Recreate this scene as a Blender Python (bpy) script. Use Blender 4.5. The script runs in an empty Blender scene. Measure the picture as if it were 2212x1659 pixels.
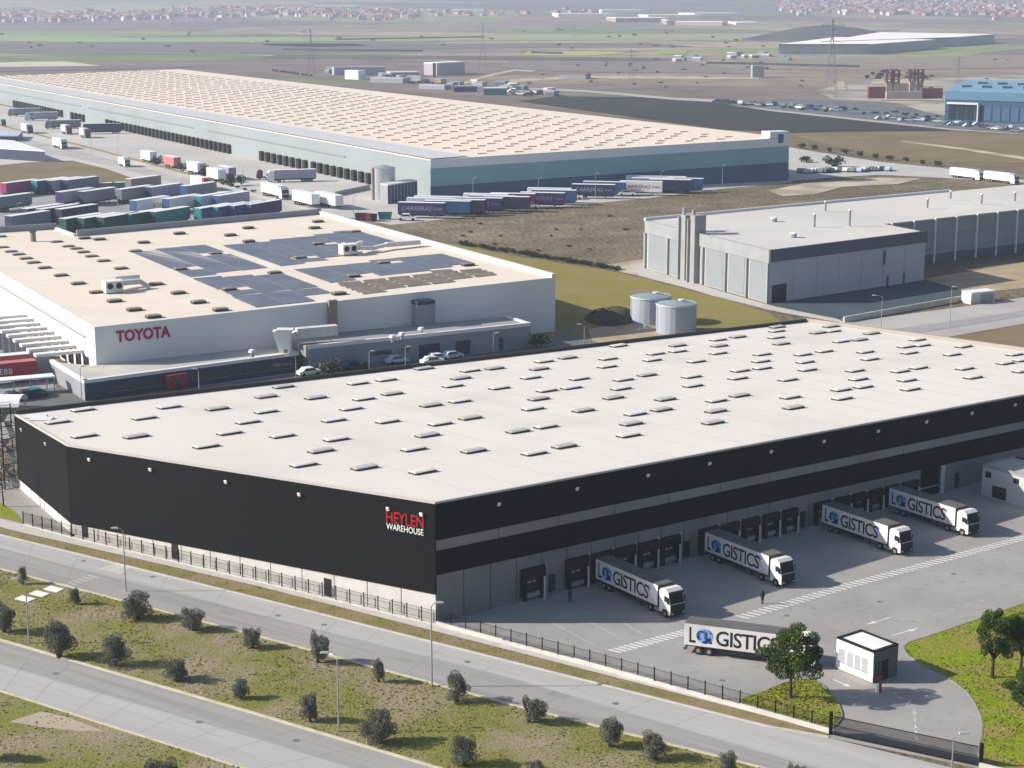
import bpy, math, random
from mathutils import Vector, Matrix
R = math.radians
random.seed(11)
sc = bpy.context.scene
col = sc.collection

# ------------------------------------------------------------------ camera, sky, sun, exposure
CAM_H, FPX, CX, CY, HOR = 70.0, 3800.0, 1106.0, 829.5, -10.0
PIT = math.atan((CY - HOR) / FPX)
SP, CP = math.sin(PIT), math.cos(PIT)
cam_d = bpy.data.cameras.new("camera")
cam = bpy.data.objects.new("camera", cam_d); col.objects.link(cam)
cam.location = (0, 0, CAM_H)
cam.rotation_euler = (math.pi / 2 - PIT, 0, 0)
cam_d.sensor_width = 36.0
cam_d.lens = FPX / 2212.0 * 36.0
cam_d.clip_start = 1.0
cam_d.clip_end = 60000.0
sc.camera = cam

SUN_EL = 28.0
SUN_AZ = 180.5          # direction the light comes FROM, degrees from +x (so from the left, a touch behind the view plane)
world = bpy.data.worlds.new("World"); sc.world = world
world.use_nodes = True
wn = world.node_tree.nodes; wl = world.node_tree.links
bg = wn["Background"]
sky = wn.new("ShaderNodeTexSky"); sky.sky_type = 'NISHITA'
sky.sun_disc = False
sky.sun_elevation = R(SUN_EL)
sky.sun_rotation = R(90.0 - SUN_AZ)
sky.altitude = 600.0
sky.air_density = 1.0; sky.dust_density = 2.2; sky.ozone_density = 1.0
wl.new(sky.outputs[0], bg.inputs[0])
bg.inputs[1].default_value = 0.092
sun_d = bpy.data.lights.new("sun", 'SUN'); sun_d.energy = 5.0; sun_d.angle = R(0.55); sun_d.color = (1.0, 0.93, 0.83)
sun = bpy.data.objects.new("sun", sun_d); col.objects.link(sun)
sdir = Vector((math.cos(R(SUN_EL)) * math.cos(R(SUN_AZ)), math.cos(R(SUN_EL)) * math.sin(R(SUN_AZ)), math.sin(R(SUN_EL))))
sun.rotation_euler = sdir.to_track_quat('Z', 'Y').to_euler()
sun.location = (-200, 100, 300)
vs = sc.view_settings
vs.view_transform = 'Standard'; vs.look = 'None'; vs.gamma = 1.0; vs.use_curve_mapping = False
vs.exposure = 0.58
try:
    sc.cycles.use_denoising = True
    sc.cycles.max_bounces = 6
    sc.cycles.diffuse_bounces = 3
    sc.cycles.volume_bounces = 0
    sc.cycles.transparent_max_bounces = 12
except Exception:
    pass

# ------------------------------------------------------------------ survey helpers: points on the ground from bearings
def G(x, y, z=0.0):
    dx, dv = x - CX, y - CY
    t = (CAM_H - z) / (FPX * SP + dv * CP)
    return Vector((dx * t, (FPX * CP - dv * SP) * t, z))

def hgt(p, y):
    """height above ground of a plumb line at p that reaches image row y"""
    k = (CY - y) / FPX
    return CAM_H + p.y * (k * CP - SP) / (CP + k * SP)

def on_wall(A, B, x, y):
    """where the sight line through (x,y) meets the upright plane over A-B: share of the way, height"""
    r = (x - CX) / (FPX * CP - (y - CY) * SP)
    d = B - A
    s = (r * A.y - A.x) / (d.x - r * d.y)
    p = A + d * s
    return s, hgt(p, y)

def plane3(a, b, c):
    n = (b - a).cross(c - a); n.normalize()
    return a.copy(), n

def on_plane(pl, x, y):
    d = Vector((x - CX, FPX * CP - (y - CY) * SP, -(FPX * SP + (y - CY) * CP)))
    o = Vector((0, 0, CAM_H))
    t = (pl[0] - o).dot(pl[1]) / d.dot(pl[1])
    return o + d * t

# ------------------------------------------------------------------ materials
MATS = {}
def mat(name, c, rough=0.8, var=0.0, scale=1.0, c2=None, bump=0.0, bscale=None, metal=0.0, spec=0.3, stretch=None, detail=4.0, lo=0.35, hi=0.65, obj=False, second=None):
    if name in MATS: return MATS[name]
    m = bpy.data.materials.new(name); m.use_nodes = True
    nt = m.node_tree; n = nt.nodes; l = nt.links
    b = n["Principled BSDF"]
    b.inputs["Roughness"].default_value = rough
    b.inputs["Metallic"].default_value = metal
    b.inputs["Specular IOR Level"].default_value = spec
    cc = (c[0], c[1], c[2], 1)
    b.inputs["Base Color"].default_value = cc
    if var or c2 or bump:
        if obj:
            tc = n.new("ShaderNodeTexCoord"); src = tc.outputs["Object"]
        else:
            g = n.new("ShaderNodeNewGeometry"); src = g.outputs["Position"]
        if stretch:
            mp = n.new("ShaderNodeMapping"); mp.inputs["Scale"].default_value = stretch[:3]
            if len(stretch) > 3: mp.inputs["Rotation"].default_value = (0, 0, stretch[3])
            mp.vector_type = 'TEXTURE' if len(stretch) > 4 else 'POINT'
            l.new(src, mp.inputs[0]); src = mp.outputs[0]
        nz = n.new("ShaderNodeTexNoise"); nz.inputs["Scale"].default_value = scale
        nz.inputs["Detail"].default_value = detail
        l.new(src, nz.inputs["Vector"])
        rp = n.new("ShaderNodeMapRange")
        rp.inputs[1].default_value = lo; rp.inputs[2].default_value = hi
        l.new(nz.outputs["Fac"], rp.inputs[0])
        if c2 is None:
            c2 = tuple(min(1, x * (1 - var)) for x in c)
            cc = tuple(min(1, x * (1 + var * 0.6)) for x in c) + (1,)
        mx = n.new("ShaderNodeMix"); mx.data_type = 'RGBA'
        mx.inputs[6].default_value = cc; mx.inputs[7].default_value = (c2[0], c2[1], c2[2], 1)
        l.new(rp.outputs[0], mx.inputs[0])
        out = mx.outputs[2]
        if second:
            c3, s3, lo3, hi3 = second[:4]
            nz3 = n.new("ShaderNodeTexNoise"); nz3.inputs["Scale"].default_value = s3; nz3.inputs["Detail"].default_value = 5
            l.new(src, nz3.inputs["Vector"])
            rp3 = n.new("ShaderNodeMapRange"); rp3.inputs[1].default_value = lo3; rp3.inputs[2].default_value = hi3
            l.new(nz3.outputs["Fac"], rp3.inputs[0])
            mx3 = n.new("ShaderNodeMix"); mx3.data_type = 'RGBA'
            l.new(rp3.outputs[0], mx3.inputs[0]); l.new(out, mx3.inputs[6]); mx3.inputs[7].default_value = (c3[0], c3[1], c3[2], 1)
            out = mx3.outputs[2]
        l.new(out, b.inputs["Base Color"])
        if bump:
            nb = n.new("ShaderNodeTexNoise"); nb.inputs["Scale"].default_value = bscale or scale * 4
            nb.inputs["Detail"].default_value = 3
            l.new(src, nb.inputs["Vector"])
            bp = n.new("ShaderNodeBump"); bp.inputs["Strength"].default_value = 1.0
            bp.inputs["Distance"].default_value = bump
            l.new(nb.outputs["Fac"], bp.inputs["Height"]); l.new(bp.outputs[0], b.inputs["Normal"])
    MATS[name] = m
    return m

def fieldmat(name):
    """open country: patchwork of fields far off, rough dry pasture nearer"""
    m = bpy.data.materials.new(name); m.use_nodes = True
    nt = m.node_tree; n = nt.nodes; l = nt.links
    b = n["Principled BSDF"]; b.inputs["Roughness"].default_value = 0.95; b.inputs["Specular IOR Level"].default_value = 0.05
    g = n.new("ShaderNodeNewGeometry")
    mp = n.new("ShaderNodeMapping"); mp.inputs["Scale"].default_value = (1 / 520.0, 1 / 330.0, 0); mp.inputs["Rotation"].default_value = (0, 0, 0.35)
    l.new(g.outputs["Position"], mp.inputs[0])
    dn = n.new("ShaderNodeTexNoise"); dn.inputs["Scale"].default_value = 0.9
    l.new(mp.outputs[0], dn.inputs["Vector"])
    ad = n.new("ShaderNodeMix"); ad.data_type = 'VECTOR'; ad.inputs[0].default_value = 0.12
    l.new(mp.outputs[0], ad.inputs[4]); l.new(dn.outputs["Color"], ad.inputs[5])
    vo = n.new("ShaderNodeTexVoronoi"); vo.inputs["Scale"].default_value = 1.0; vo.inputs["Randomness"].default_value = 0.9
    l.new(ad.outputs[1], vo.inputs["Vector"])
    sx = n.new("ShaderNodeSeparateColor"); l.new(vo.outputs["Color"], sx.inputs[0])
    rp = n.new("ShaderNodeValToRGB"); rp.color_ramp.interpolation = 'CONSTANT'
    pal = [(0.0, (0.215, 0.175, 0.165)), (0.16, (0.28, 0.23, 0.185)), (0.30, (0.19, 0.225, 0.115)), (0.42, (0.34, 0.285, 0.22)),
           (0.55, (0.185, 0.155, 0.16)), (0.68, (0.26, 0.29, 0.14)), (0.78, (0.24, 0.20, 0.185)), (0.9, (0.38, 0.32, 0.24))]
    els = rp.color_ramp.elements
    els[0].position = 0.0; els[0].color = pal[0][1] + (1,)
    els[1].position = pal[1][0]; els[1].color = pal[1][1] + (1,)
    for p, c in pal[2:]:
        e = els.new(p); e.color = c + (1,)
    l.new(sx.outputs[0], rp.inputs[0])
    # rough pasture
    n1 = n.new("ShaderNodeTexNoise"); n1.inputs["Scale"].default_value = 0.06; n1.inputs["Detail"].default_value = 8; n1.inputs["Roughness"].default_value = 0.78
    l.new(g.outputs["Position"], n1.inputs["Vector"])
    r1 = n.new("ShaderNodeValToRGB")
    e = r1.color_ramp.elements
    e[0].position = 0.30; e[0].color = (0.115, 0.088, 0.065, 1)
    e[1].position = 0.72; e[1].color = (0.31, 0.245, 0.18, 1)
    q = e.new(0.46); q.color = (0.175, 0.14, 0.095, 1)
    q = e.new(0.58); q.color = (0.215, 0.18, 0.12, 1)
    l.new(n1.outputs["Fac"], r1.inputs[0])
    sy = n.new("ShaderNodeSeparateXYZ"); l.new(g.outputs["Position"], sy.inputs[0])
    mr = n.new("ShaderNodeMapRange"); mr.inputs[1].default_value = 900; mr.inputs[2].default_value = 1350
    l.new(sy.outputs["Y"], mr.inputs[0])
    mx = n.new("ShaderNodeMix"); mx.data_type = 'RGBA'
    l.new(mr.outputs[0], mx.inputs[0]); l.new(r1.outputs[0], mx.inputs[6]); l.new(rp.outputs[0], mx.inputs[7])
    # mottling over everything
    n2 = n.new("ShaderNodeTexNoise"); n2.inputs["Scale"].default_value = 0.012; n2.inputs["Detail"].default_value = 9; n2.inputs["Roughness"].default_value = 0.7
    l.new(g.outputs["Position"], n2.inputs["Vector"])
    m2 = n.new("ShaderNodeMapRange"); m2.inputs[1].default_value = 0.3; m2.inputs[2].default_value = 0.7; m2.inputs[3].default_value = 0.62; m2.inputs[4].default_value = 1.3
    l.new(n2.outputs["Fac"], m2.inputs[0])
    mu = n.new("ShaderNodeMix"); mu.data_type = 'RGBA'; mu.blend_type = 'MULTIPLY'; mu.inputs[0].default_value = 1.0
    l.new(mx.outputs[2], mu.inputs[6]); l.new(m2.outputs[0], mu.inputs[7])
    l.new(mu.outputs[2], b.inputs["Base Color"])
    nb = n.new("ShaderNodeTexNoise"); nb.inputs["Scale"].default_value = 0.6; nb.inputs["Detail"].default_value = 4
    l.new(g.outputs["Position"], nb.inputs["Vector"])
    bp = n.new("ShaderNodeBump"); bp.inputs["Distance"].default_value = 0.7
    l.new(nb.outputs["Fac"], bp.inputs["Height"]); l.new(bp.outputs[0], b.inputs["Normal"])
    return m

def grassmat(name, greens, dry, scale=0.35, lo=0.42, hi=0.60, fine=2.2, bump=0.12):
    m = bpy.data.materials.new(name); m.use_nodes = True
    nt = m.node_tree; n = nt.nodes; l = nt.links
    b = n["Principled BSDF"]; b.inputs["Roughness"].default_value = 0.95; b.inputs["Specular IOR Level"].default_value = 0.05
    g = n.new("ShaderNodeNewGeometry")
    def noise(s, d=5, r=0.6):
        z = n.new("ShaderNodeTexNoise"); z.inputs["Scale"].default_value = s; z.inputs["Detail"].default_value = d; z.inputs["Roughness"].default_value = r
        l.new(g.outputs["Position"], z.inputs["Vector"]); return z.outputs["Fac"]
    def mixc(f, a, bb):
        x = n.new("ShaderNodeMix"); x.data_type = 'RGBA'
        l.new(f, x.inputs[0])
        for k, v in ((6, a), (7, bb)):
            if isinstance(v, tuple): x.inputs[k].default_value = v + (1,)
            else: l.new(v, x.inputs[k])
        return x.outputs[2]
    def rng(f, a, bb, c=0.0, d=1.0):
        x = n.new("ShaderNodeMapRange"); l.new(f, x.inputs[0])
        x.inputs[1].default_value = a; x.inputs[2].default_value = bb; x.inputs[3].default_value = c; x.inputs[4].default_value = d
        return x.outputs[0]
    c = mixc(rng(noise(fine, 6, 0.7), 0.36, 0.64), greens[0], greens[1])
    dmix = mixc(rng(noise(fine * 1.7, 6, 0.7), 0.36, 0.64), dry[0], dry[1])
    c = mixc(rng(noise(scale, 7, 0.66), lo, hi), c, dmix)
    l.new(c, b.inputs["Base Color"])
    bp = n.new("ShaderNodeBump"); bp.inputs["Distance"].default_value = bump
    l.new(noise(3.0, 5, 0.7), bp.inputs["Height"]); l.new(bp.outputs[0], b.inputs["Normal"])
    MATS[name] = m
    return m

# ------------------------------------------------------------------ mesh builder
WLOC = {}
class MB:
    def __init__(s): s.v = []; s.f = []; s.m = []
    def add(s, vs_, fs, m=0):
        o = len(s.v); s.v += [tuple(q) for q in vs_]
        for i, f in enumerate(fs):
            s.f.append(tuple(o + k for k in f)); s.m.append(m[i] if isinstance(m, (list, tuple)) else m)
        return s
    def box(s, x0, x1, y0, y1, z0, z1, m=0, top=None):
        mt = m if top is None else top
        return s.add([(x0, y0, z0), (x1, y0, z0), (x1, y1, z0), (x0, y1, z0), (x0, y0, z1), (x1, y0, z1), (x1, y1, z1), (x0, y1, z1)],
                     [(3, 2, 1, 0), (4, 5, 6, 7), (0, 1, 5, 4), (1, 2, 6, 5), (2, 3, 7, 6), (3, 0, 4, 7)], [m, mt, m, m, m, m])
    def bar(s, a, b, w, h=None, m=0):
        a = Vector(a); b = Vector(b); h = h or w
        d = (b - a).normalized()
        u = Vector((0, 0, 1)) if abs(d.z) < 0.95 else Vector((1, 0, 0))
        x = d.cross(u).normalized() * w / 2; y = x.cross(d).normalized() * h / 2
        return s.add([a - x - y, a + x - y, a + x + y, a - x + y, b - x - y, b + x - y, b + x + y, b - x + y],
                     [(3, 2, 1, 0), (4, 5, 6, 7), (0, 1, 5, 4), (1, 2, 6, 5), (2, 3, 7, 6), (3, 0, 4, 7)], m)
    def cyl(s, a, b, r0, r1=None, n=10, m=0, caps=True):
        a = Vector(a); b = Vector(b); r1 = r0 if r1 is None else r1
        d = (b - a).normalized()
        u = Vector((0, 0, 1)) if abs(d.z) < 0.95 else Vector((1, 0, 0))
        x = d.cross(u).normalized(); y = d.cross(x).normalized()
        vs_ = []
        for i in range(n):
            t = 2 * math.pi * i / n; q = x * math.cos(t) + y * math.sin(t)
            vs_ += [a + q * r0, b + q * r1]
        fs = [(2 * i, 2 * ((i + 1) % n), 2 * ((i + 1) % n) + 1, 2 * i + 1) for i in range(n)]
        if caps:
            fs += [tuple(2 * i for i in reversed(range(n))), tuple(2 * i + 1 for i in range(n))]
        return s.add(vs_, fs, m)
    def prism(s, pts, z0, z1, m=0, top=None):
        n = len(pts)
        a0 = z0 if isinstance(z0, (list, tuple)) else [z0] * n
        a1 = z1 if isinstance(z1, (list, tuple)) else [z1] * n
        ar = sum(pts[i][0] * pts[(i + 1) % n][1] - pts[(i + 1) % n][0] * pts[i][1] for i in range(n))
        idx = list(range(n)) if ar > 0 else list(reversed(range(n)))
        vs_ = [(pts[i][0], pts[i][1], a0[i]) for i in idx] + [(pts[i][0], pts[i][1], a1[i]) for i in idx]
        fs = [tuple(reversed(range(n))), tuple(range(n, 2 * n))] + [(i, (i + 1) % n, n + (i + 1) % n, n + i) for i in range(n)]
        return s.add(vs_, fs, [m, m if top is None else top] + [m] * n)
    def slab(s, A, B, s0, s1, lo, hi, d0, d1, m=0):
        """upright slab over A-B between shares s0..s1; lo/hi = heights at A and B ends (pairs); d = outward offset"""
        d = (B - A); L = d.length; u = Vector((d.x, d.y, 0)).normalized(); nn = Vector((u.y, -u.x, 0))
        def z(pr, t): return pr[0] + (pr[1] - pr[0]) * t if isinstance(pr, (tuple, list)) else pr
        vs_ = []
        for off in (d1, d0):
            for t, pr in ((s0, lo), (s1, lo), (s1, hi), (s0, hi)):
                p = A + d * t + nn * off
                vs_.append((p.x, p.y, z(pr, t)))
        return s.add(vs_, [(0, 1, 2, 3), (5, 4, 7, 6), (4, 0, 3, 7), (1, 5, 6, 2), (3, 2, 6, 7), (4, 5, 1, 0)], m)
    def mesh(s, name, mats, off=None, smooth=False):
        me = bpy.data.meshes.new(name)
        vv = s.v if off is None else [(a - off[0], b - off[1], c - off[2]) for a, b, c in s.v]
        me.from_pydata(vv, [], s.f)
        for m in (mats if isinstance(mats, (list, tuple)) else [mats]): me.materials.append(m)
        me.polygons.foreach_set("material_index", s.m)
        if smooth: me.polygons.foreach_set("use_smooth", [True] * len(s.f))
        me.update()
        return me
    def build(s, name, mats, parent=None, at=None, smooth=False):
        off = Vector(at) if at is not None else (WLOC[parent.name_full] if parent is not None else Vector((0, 0, 0)))
        o = bpy.data.objects.new(name, s.mesh(name, mats, off, smooth)); col.objects.link(o)
        if parent is not None: o.parent = parent
        if at is not None: o.location = at
        WLOC[o.name_full] = off.copy()
        return o

def tag(o, label=None, cat=None, group=None, kind=None):
    if label: o["label"] = label
    if cat: o["category"] = cat
    if group: o["group"] = group
    if kind: o["kind"] = kind
    return o
def thing(name, label, cat, loc=(0, 0, 0), group=None, rz=0.0):
    o = bpy.data.objects.new(name, None); col.objects.link(o)
    o.empty_display_size = 0.5
    o.location = loc; o.rotation_euler = (0, 0, rz)
    WLOC[o.name_full] = Vector(loc)
    return tag(o, label, cat, group)
def inst(name, me, parent=None, loc=(0, 0, 0), rz=0.0, scale=None, rot=None):
    o = bpy.data.objects.new(name, me); col.objects.link(o)
    if parent is not None: o.parent = parent
    o.location = Vector(loc) - (WLOC[parent.name_full] if parent is not None else Vector((0, 0, 0)))
    o.rotation_euler = rot if rot else (0, 0, rz)
    if scale is not None: o.scale = scale if isinstance(scale, (tuple, list)) else (scale,) * 3
    WLOC[o.name_full] = Vector(loc)
    return o
def copy_tree(o, parent=None):
    c = o.copy(); col.objects.link(c)
    if parent is not None: c.parent = parent
    for ch in list(o.children): copy_tree(ch, c)
    return c
def text_mesh(txt, size, ext=0.0, m=None, shear=0.0, sp=1.0, bold=0.0):
    cu = bpy.data.curves.new("lettering", 'FONT'); cu.body = txt; cu.size = size; cu.extrude = ext; cu.shear = shear; cu.space_character = sp
    cu.resolution_u = 3; cu.offset = bold
    o = bpy.data.objects.new("lettering", cu)
    me = bpy.data.meshes.new_from_object(o)
    bpy.data.objects.remove(o); me.materials.clear()
    if m: me.materials.append(m)
    return me
def width(me):
    xs = [v.co.x for v in me.vertices]; return min(xs), max(xs)

def zt(x, y):
    """lie of the land: level plain, hills rolling up far away"""
    if y < 3200: return 0.0
    d = (y - 3200) / 6000.0
    z = 150 * d * d * (3 - 2 * min(d, 1.0)) if d < 1 else 150.0
    w = 0.5 + 0.5 * math.sin(x * 0.0011 + y * 0.0006) * math.sin(x * 0.00047 + 1.3)
    return z * (0.65 + 0.5 * w)
def Gt(x, y):
    """as G, but on the rolling land"""
    p = G(x, max(y, HOR + 6))
    if p.y < 3200: return p
    rx = (x - CX) / (FPX * CP - (y - CY) * SP); rz = (FPX * SP + (y - CY) * CP) / (FPX * CP - (y - CY) * SP)
    Y = 3100.0
    while Y < 12000:
        if CAM_H - rz * Y <= zt(rx * Y, Y): break
        Y += 12.0
    return Vector((rx * Y, Y, zt(rx * Y, Y)))
def sheet(name, px, z, m, parent=None, raw=False):
    pts = [Vector(p) for p in px] if raw else [G(*p) for p in px]
    mb = MB(); n = len(pts)
    ar = sum(pts[i].x * pts[(i + 1) % n].y - pts[(i + 1) % n].x * pts[i].y for i in range(n))
    if ar < 0: pts.reverse()
    mb.add([(p.x, p.y, z) for p in pts], [tuple(range(n))])
    o = mb.build(name, m, parent)
    if parent is None: o["kind"] = "structure"
    return o
def offset_line(pts, d):
    out = []
    for i, p in enumerate(pts):
        a = pts[max(i - 1, 0)]; b = pts[min(i + 1, len(pts) - 1)]
        u = Vector((b.x - a.x, b.y - a.y, 0)).normalized()
        out.append(p + Vector((u.y, -u.x, 0)) * d)
    return out
def strip(name, pts, w, z0, z1, m, parent=None):
    """kerb or low wall of width w swept along ground points"""
    l = offset_line(pts, -w / 2); r = offset_line(pts, w / 2)
    mb = MB(); n = len(pts)
    vs_ = []
    for i in range(n):
        vs_ += [(l[i].x, l[i].y, z0), (l[i].x, l[i].y, z1), (r[i].x, r[i].y, z1), (r[i].x, r[i].y, z0)]
    fs = []
    for i in range(n - 1):
        a = 4 * i; b = a + 4
        fs += [(a, b, b + 1, a + 1), (a + 1, b + 1, b + 2, a + 2), (a + 2, b + 2, b + 3, a + 3)]
    fs += [(0, 1, 2, 3), (4 * n - 1, 4 * n - 2, 4 * n - 3, 4 * n - 4)]
    mb.add(vs_, fs)
    o = mb.build(name, m, parent)
    if parent is None: o["kind"] = "structure"
    return o
def pxline(*p): return [G(*q) for q in p]
def lerp(a, b, t): return a + (b - a) * t
def nth(k):
    w = ("first", "second", "third", "fourth", "fifth", "sixth", "seventh", "eighth", "ninth", "tenth")
    return w[k] if k < 10 else "%d%s" % (k + 1, {1: "st", 2: "nd", 3: "rd"}.get((k + 1) % 10 if not 10 < (k + 1) % 100 < 14 else 0, "th"))
# ------------------------------------------------------------------ palette
_ra, _rb = G(0, 1184), G(1659, 1629)
ROADANG = math.atan2((_rb - _ra).y, (_rb - _ra).x)
M_white = mat("white_paint", (0.78, 0.78, 0.77), 0.6, var=0.06, scale=0.4)
M_road_light = mat("concrete_lane", (0.43, 0.415, 0.41), 0.95, c2=(0.375, 0.365, 0.36), spec=0.1, scale=1.0, stretch=(26.0, 1.3, 1.0, ROADANG, 1), detail=4, lo=0.38, hi=0.66, bump=0.01, bscale=8, second=((0.35, 0.335, 0.32), 1.5, 0.60, 0.75))
M_road_dark = mat("asphalt_lane", (0.34, 0.322, 0.315), 0.95, c2=(0.275, 0.262, 0.257), spec=0.1, scale=1.0, stretch=(26.0, 1.1, 1.0, ROADANG, 1), detail=4, lo=0.40, hi=0.68, bump=0.01, bscale=8, second=((0.27, 0.255, 0.25), 1.5, 0.62, 0.78))
M_yard = mat("yard_asphalt", (0.35, 0.335, 0.32), 0.95, c2=(0.29, 0.28, 0.27), spec=0.1, scale=0.12, detail=9, bump=0.01, bscale=8, second=((0.25, 0.24, 0.232), 0.7, 0.58, 0.75))
M_apron = mat("pale_concrete_apron", (0.50, 0.48, 0.455), 0.9, c2=(0.40, 0.385, 0.375), scale=0.03, detail=9, second=((0.56, 0.53, 0.48), 0.015, 0.5, 0.7))
M_lot = mat("lot_asphalt", (0.335, 0.325, 0.33), 0.9, c2=(0.26, 0.255, 0.265), scale=0.05, detail=9)
M_farroad = mat("far_road", (0.43, 0.41, 0.39), 0.9, c2=(0.36, 0.34, 0.33), scale=0.05)
M_pave = mat("pavement_slabs", (0.52, 0.50, 0.47), 0.9, c2=(0.44, 0.42, 0.39), scale=0.7, detail=6)
M_kerb = mat("kerb_concrete", (0.55, 0.52, 0.40), 0.9, c2=(0.45, 0.42, 0.30), scale=0.8, detail=5)
M_edging = mat("grey_edging", (0.24, 0.22, 0.19), 0.9, var=0.2, scale=1.0)
M_concrete = mat("wall_concrete", (0.60, 0.57, 0.53), 0.9, c2=(0.50, 0.47, 0.44), scale=0.6, detail=6)
M_line = mat("road_paint", (0.72, 0.70, 0.67), 0.7, c2=(0.55, 0.53, 0.50), scale=2.0)
M_linefade = mat("worn_road_paint", (0.47, 0.455, 0.43), 0.8, c2=(0.36, 0.35, 0.34), scale=1.5)
M_yellow = mat("worn_yellow_paint", (0.42, 0.38, 0.16), 0.8, c2=(0.33, 0.31, 0.24), scale=1.5)
M_black = mat("black_metal", (0.012, 0.012, 0.014), 0.5)
M_dark = mat("dark_rubber", (0.018, 0.017, 0.017), 0.75)
M_steel = mat("galvanised_steel", (0.42, 0.43, 0.44), 0.45, metal=0.6, var=0.1, scale=1.2)
M_grey = mat("grey_metal", (0.30, 0.30, 0.31), 0.6, var=0.08, scale=0.8)
M_glass = mat("dark_glass", (0.02, 0.03, 0.035), 0.12, spec=0.6)
M_sand = mat("bare_sand", (0.42, 0.33, 0.22), 0.95, c2=(0.33, 0.26, 0.17), scale=0.15, detail=8)
M_sand_pale = mat("pale_bare_earth", (0.50, 0.43, 0.33), 0.95, c2=(0.32, 0.27, 0.20), scale=0.06, detail=9, lo=0.4, hi=0.6)
M_field = fieldmat("open_fields")
M_median = grassmat("median_grass", ((0.175, 0.185, 0.042), (0.235, 0.225, 0.07)), ((0.255, 0.21, 0.14), (0.35, 0.295, 0.21)), scale=0.11, lo=0.43, hi=0.62, fine=0.9, bump=0.2)
M_verge = grassmat("verge_grass", ((0.16, 0.16, 0.045), (0.21, 0.185, 0.07)), ((0.24, 0.19, 0.105), (0.29, 0.23, 0.135)), scale=0.25, lo=0.36, hi=0.58)
M_lawn = grassmat("lush_lawn", ((0.165, 0.25, 0.012), (0.28, 0.32, 0.028)), ((0.33, 0.26, 0.10), (0.27, 0.235, 0.06)), scale=0.22, lo=0.44, hi=0.60, fine=0.8, bump=0.3)
M_meadow = grassmat("olive_meadow", ((0.20, 0.19, 0.05), (0.25, 0.215, 0.06)), ((0.26, 0.20, 0.09), (0.29, 0.22, 0.11)), scale=0.06, lo=0.42, hi=0.64, fine=0.5)
M_darkfield = grassmat("dark_ploughed_field", ((0.035, 0.048, 0.045), (0.05, 0.06, 0.055)), ((0.055, 0.055, 0.055), (0.065, 0.06, 0.06)), scale=0.02, fine=0.1, bump=0.3)
M_brownfield = grassmat("brown_stubble", ((0.165, 0.14, 0.075), (0.20, 0.165, 0.09)), ((0.25, 0.185, 0.115), (0.22, 0.17, 0.12)), scale=0.03, fine=0.2)

# ------------------------------------------------------------------ open ground, to the hills on the horizon
mb = MB()
ys = [-150, 0, 60, 120, 200, 320, 480, 700, 1000, 1400, 1900, 2500, 3000, 3200] + [3200 + 150 * k for k in range(1, 60)] + [13000, 15000]
NX = 60
for Y in ys:
    hw = max(260, Y * 0.75 + 200)
    for i in range(NX + 1):
        X = -hw + 2 * hw * i / NX
        mb.v.append((X, Y, zt(X, Y)))
for j in range(len(ys) - 1):
    for i in range(NX):
        a = j * (NX + 1) + i
        mb.f.append((a, a + 1, a + NX + 2, a + NX + 1)); mb.m.append(0)
o = mb.build("ground", M_field, smooth=True); o["kind"] = "structure"

# lower road, median, upper road, verge, pavement --------------------------------------------------
lowU = [(-260, 1307), (0, 1383), (553, 1543), (929, 1655), (1140, 1720)]
lowL = [(-260, 1412), (0, 1494), (501, 1653), (700, 1718)]
lowM = [(-260, 1360), (0, 1434), (553, 1596), (760, 1660), (900, 1704)]
upU = [(-220, 1101), (0, 1157), (553, 1293), (1106, 1432), (1659, 1571), (1790, 1594), (2110, 1672), (2400, 1745)]
upL = [(-240, 1169), (0, 1230), (553, 1374), (1106, 1524), (1607, 1650), (1900, 1727)]
upM = [(-230, 1129), (0, 1184), (553, 1326), (1106, 1465), (1659, 1629), (2000, 1722)]
sheet("lower_roadway", lowU + lowL[::-1], 0.012, M_road_dark)
sheet("lower_roadway_lane", lowM + lowL[::-1], 0.018, M_road_light)
sheet("upper_roadway", upU + upL[::-1], 0.012, M_road_dark)
sheet("upper_roadway_lane", upU + upM[::-1], 0.018, M_road_light)
sheet("median_grass_ground", upL + [(1900, 1760), (1140, 1760)] + lowU[::-1], 0.05, M_median)
sheet("roadside_grass_ground", lowL + [(700, 1800), (-300, 1800)], 0.05, M_median)
strip("median_kerb", pxline(*upL), 0.30, 0.0, 0.16, M_kerb)
strip("lower_kerb", pxline(*lowU), 0.30, 0.0, 0.16, M_kerb)
strip("roadside_kerb", pxline(*lowL), 0.25, 0.0, 0.14, M_kerb)
verU = [(-180, 1093), (34, 1149), (553, 1267), (1106, 1408), (1659, 1550), (1787, 1586)]
sheet("verge_ground", verU + [(1787, 1591), (1659, 1569), (1106, 1430), (553, 1291), (0, 1155), (-220, 1099)], 0.09, M_verge)
strip("verge_kerb", pxline(*[(x, y - 1) for x, y in upU[:6]]), 0.22, 0.0, 0.14, M_pave)
fenceL = [(-150, 1083), (51, 1135), (155, 1163), (553, 1257), (943, 1353), (1240, 1432), (1598, 1531), (1793, 1586)]
sheet("pavement", fenceL + verU[::-1], 0.12, M_pave)

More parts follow.
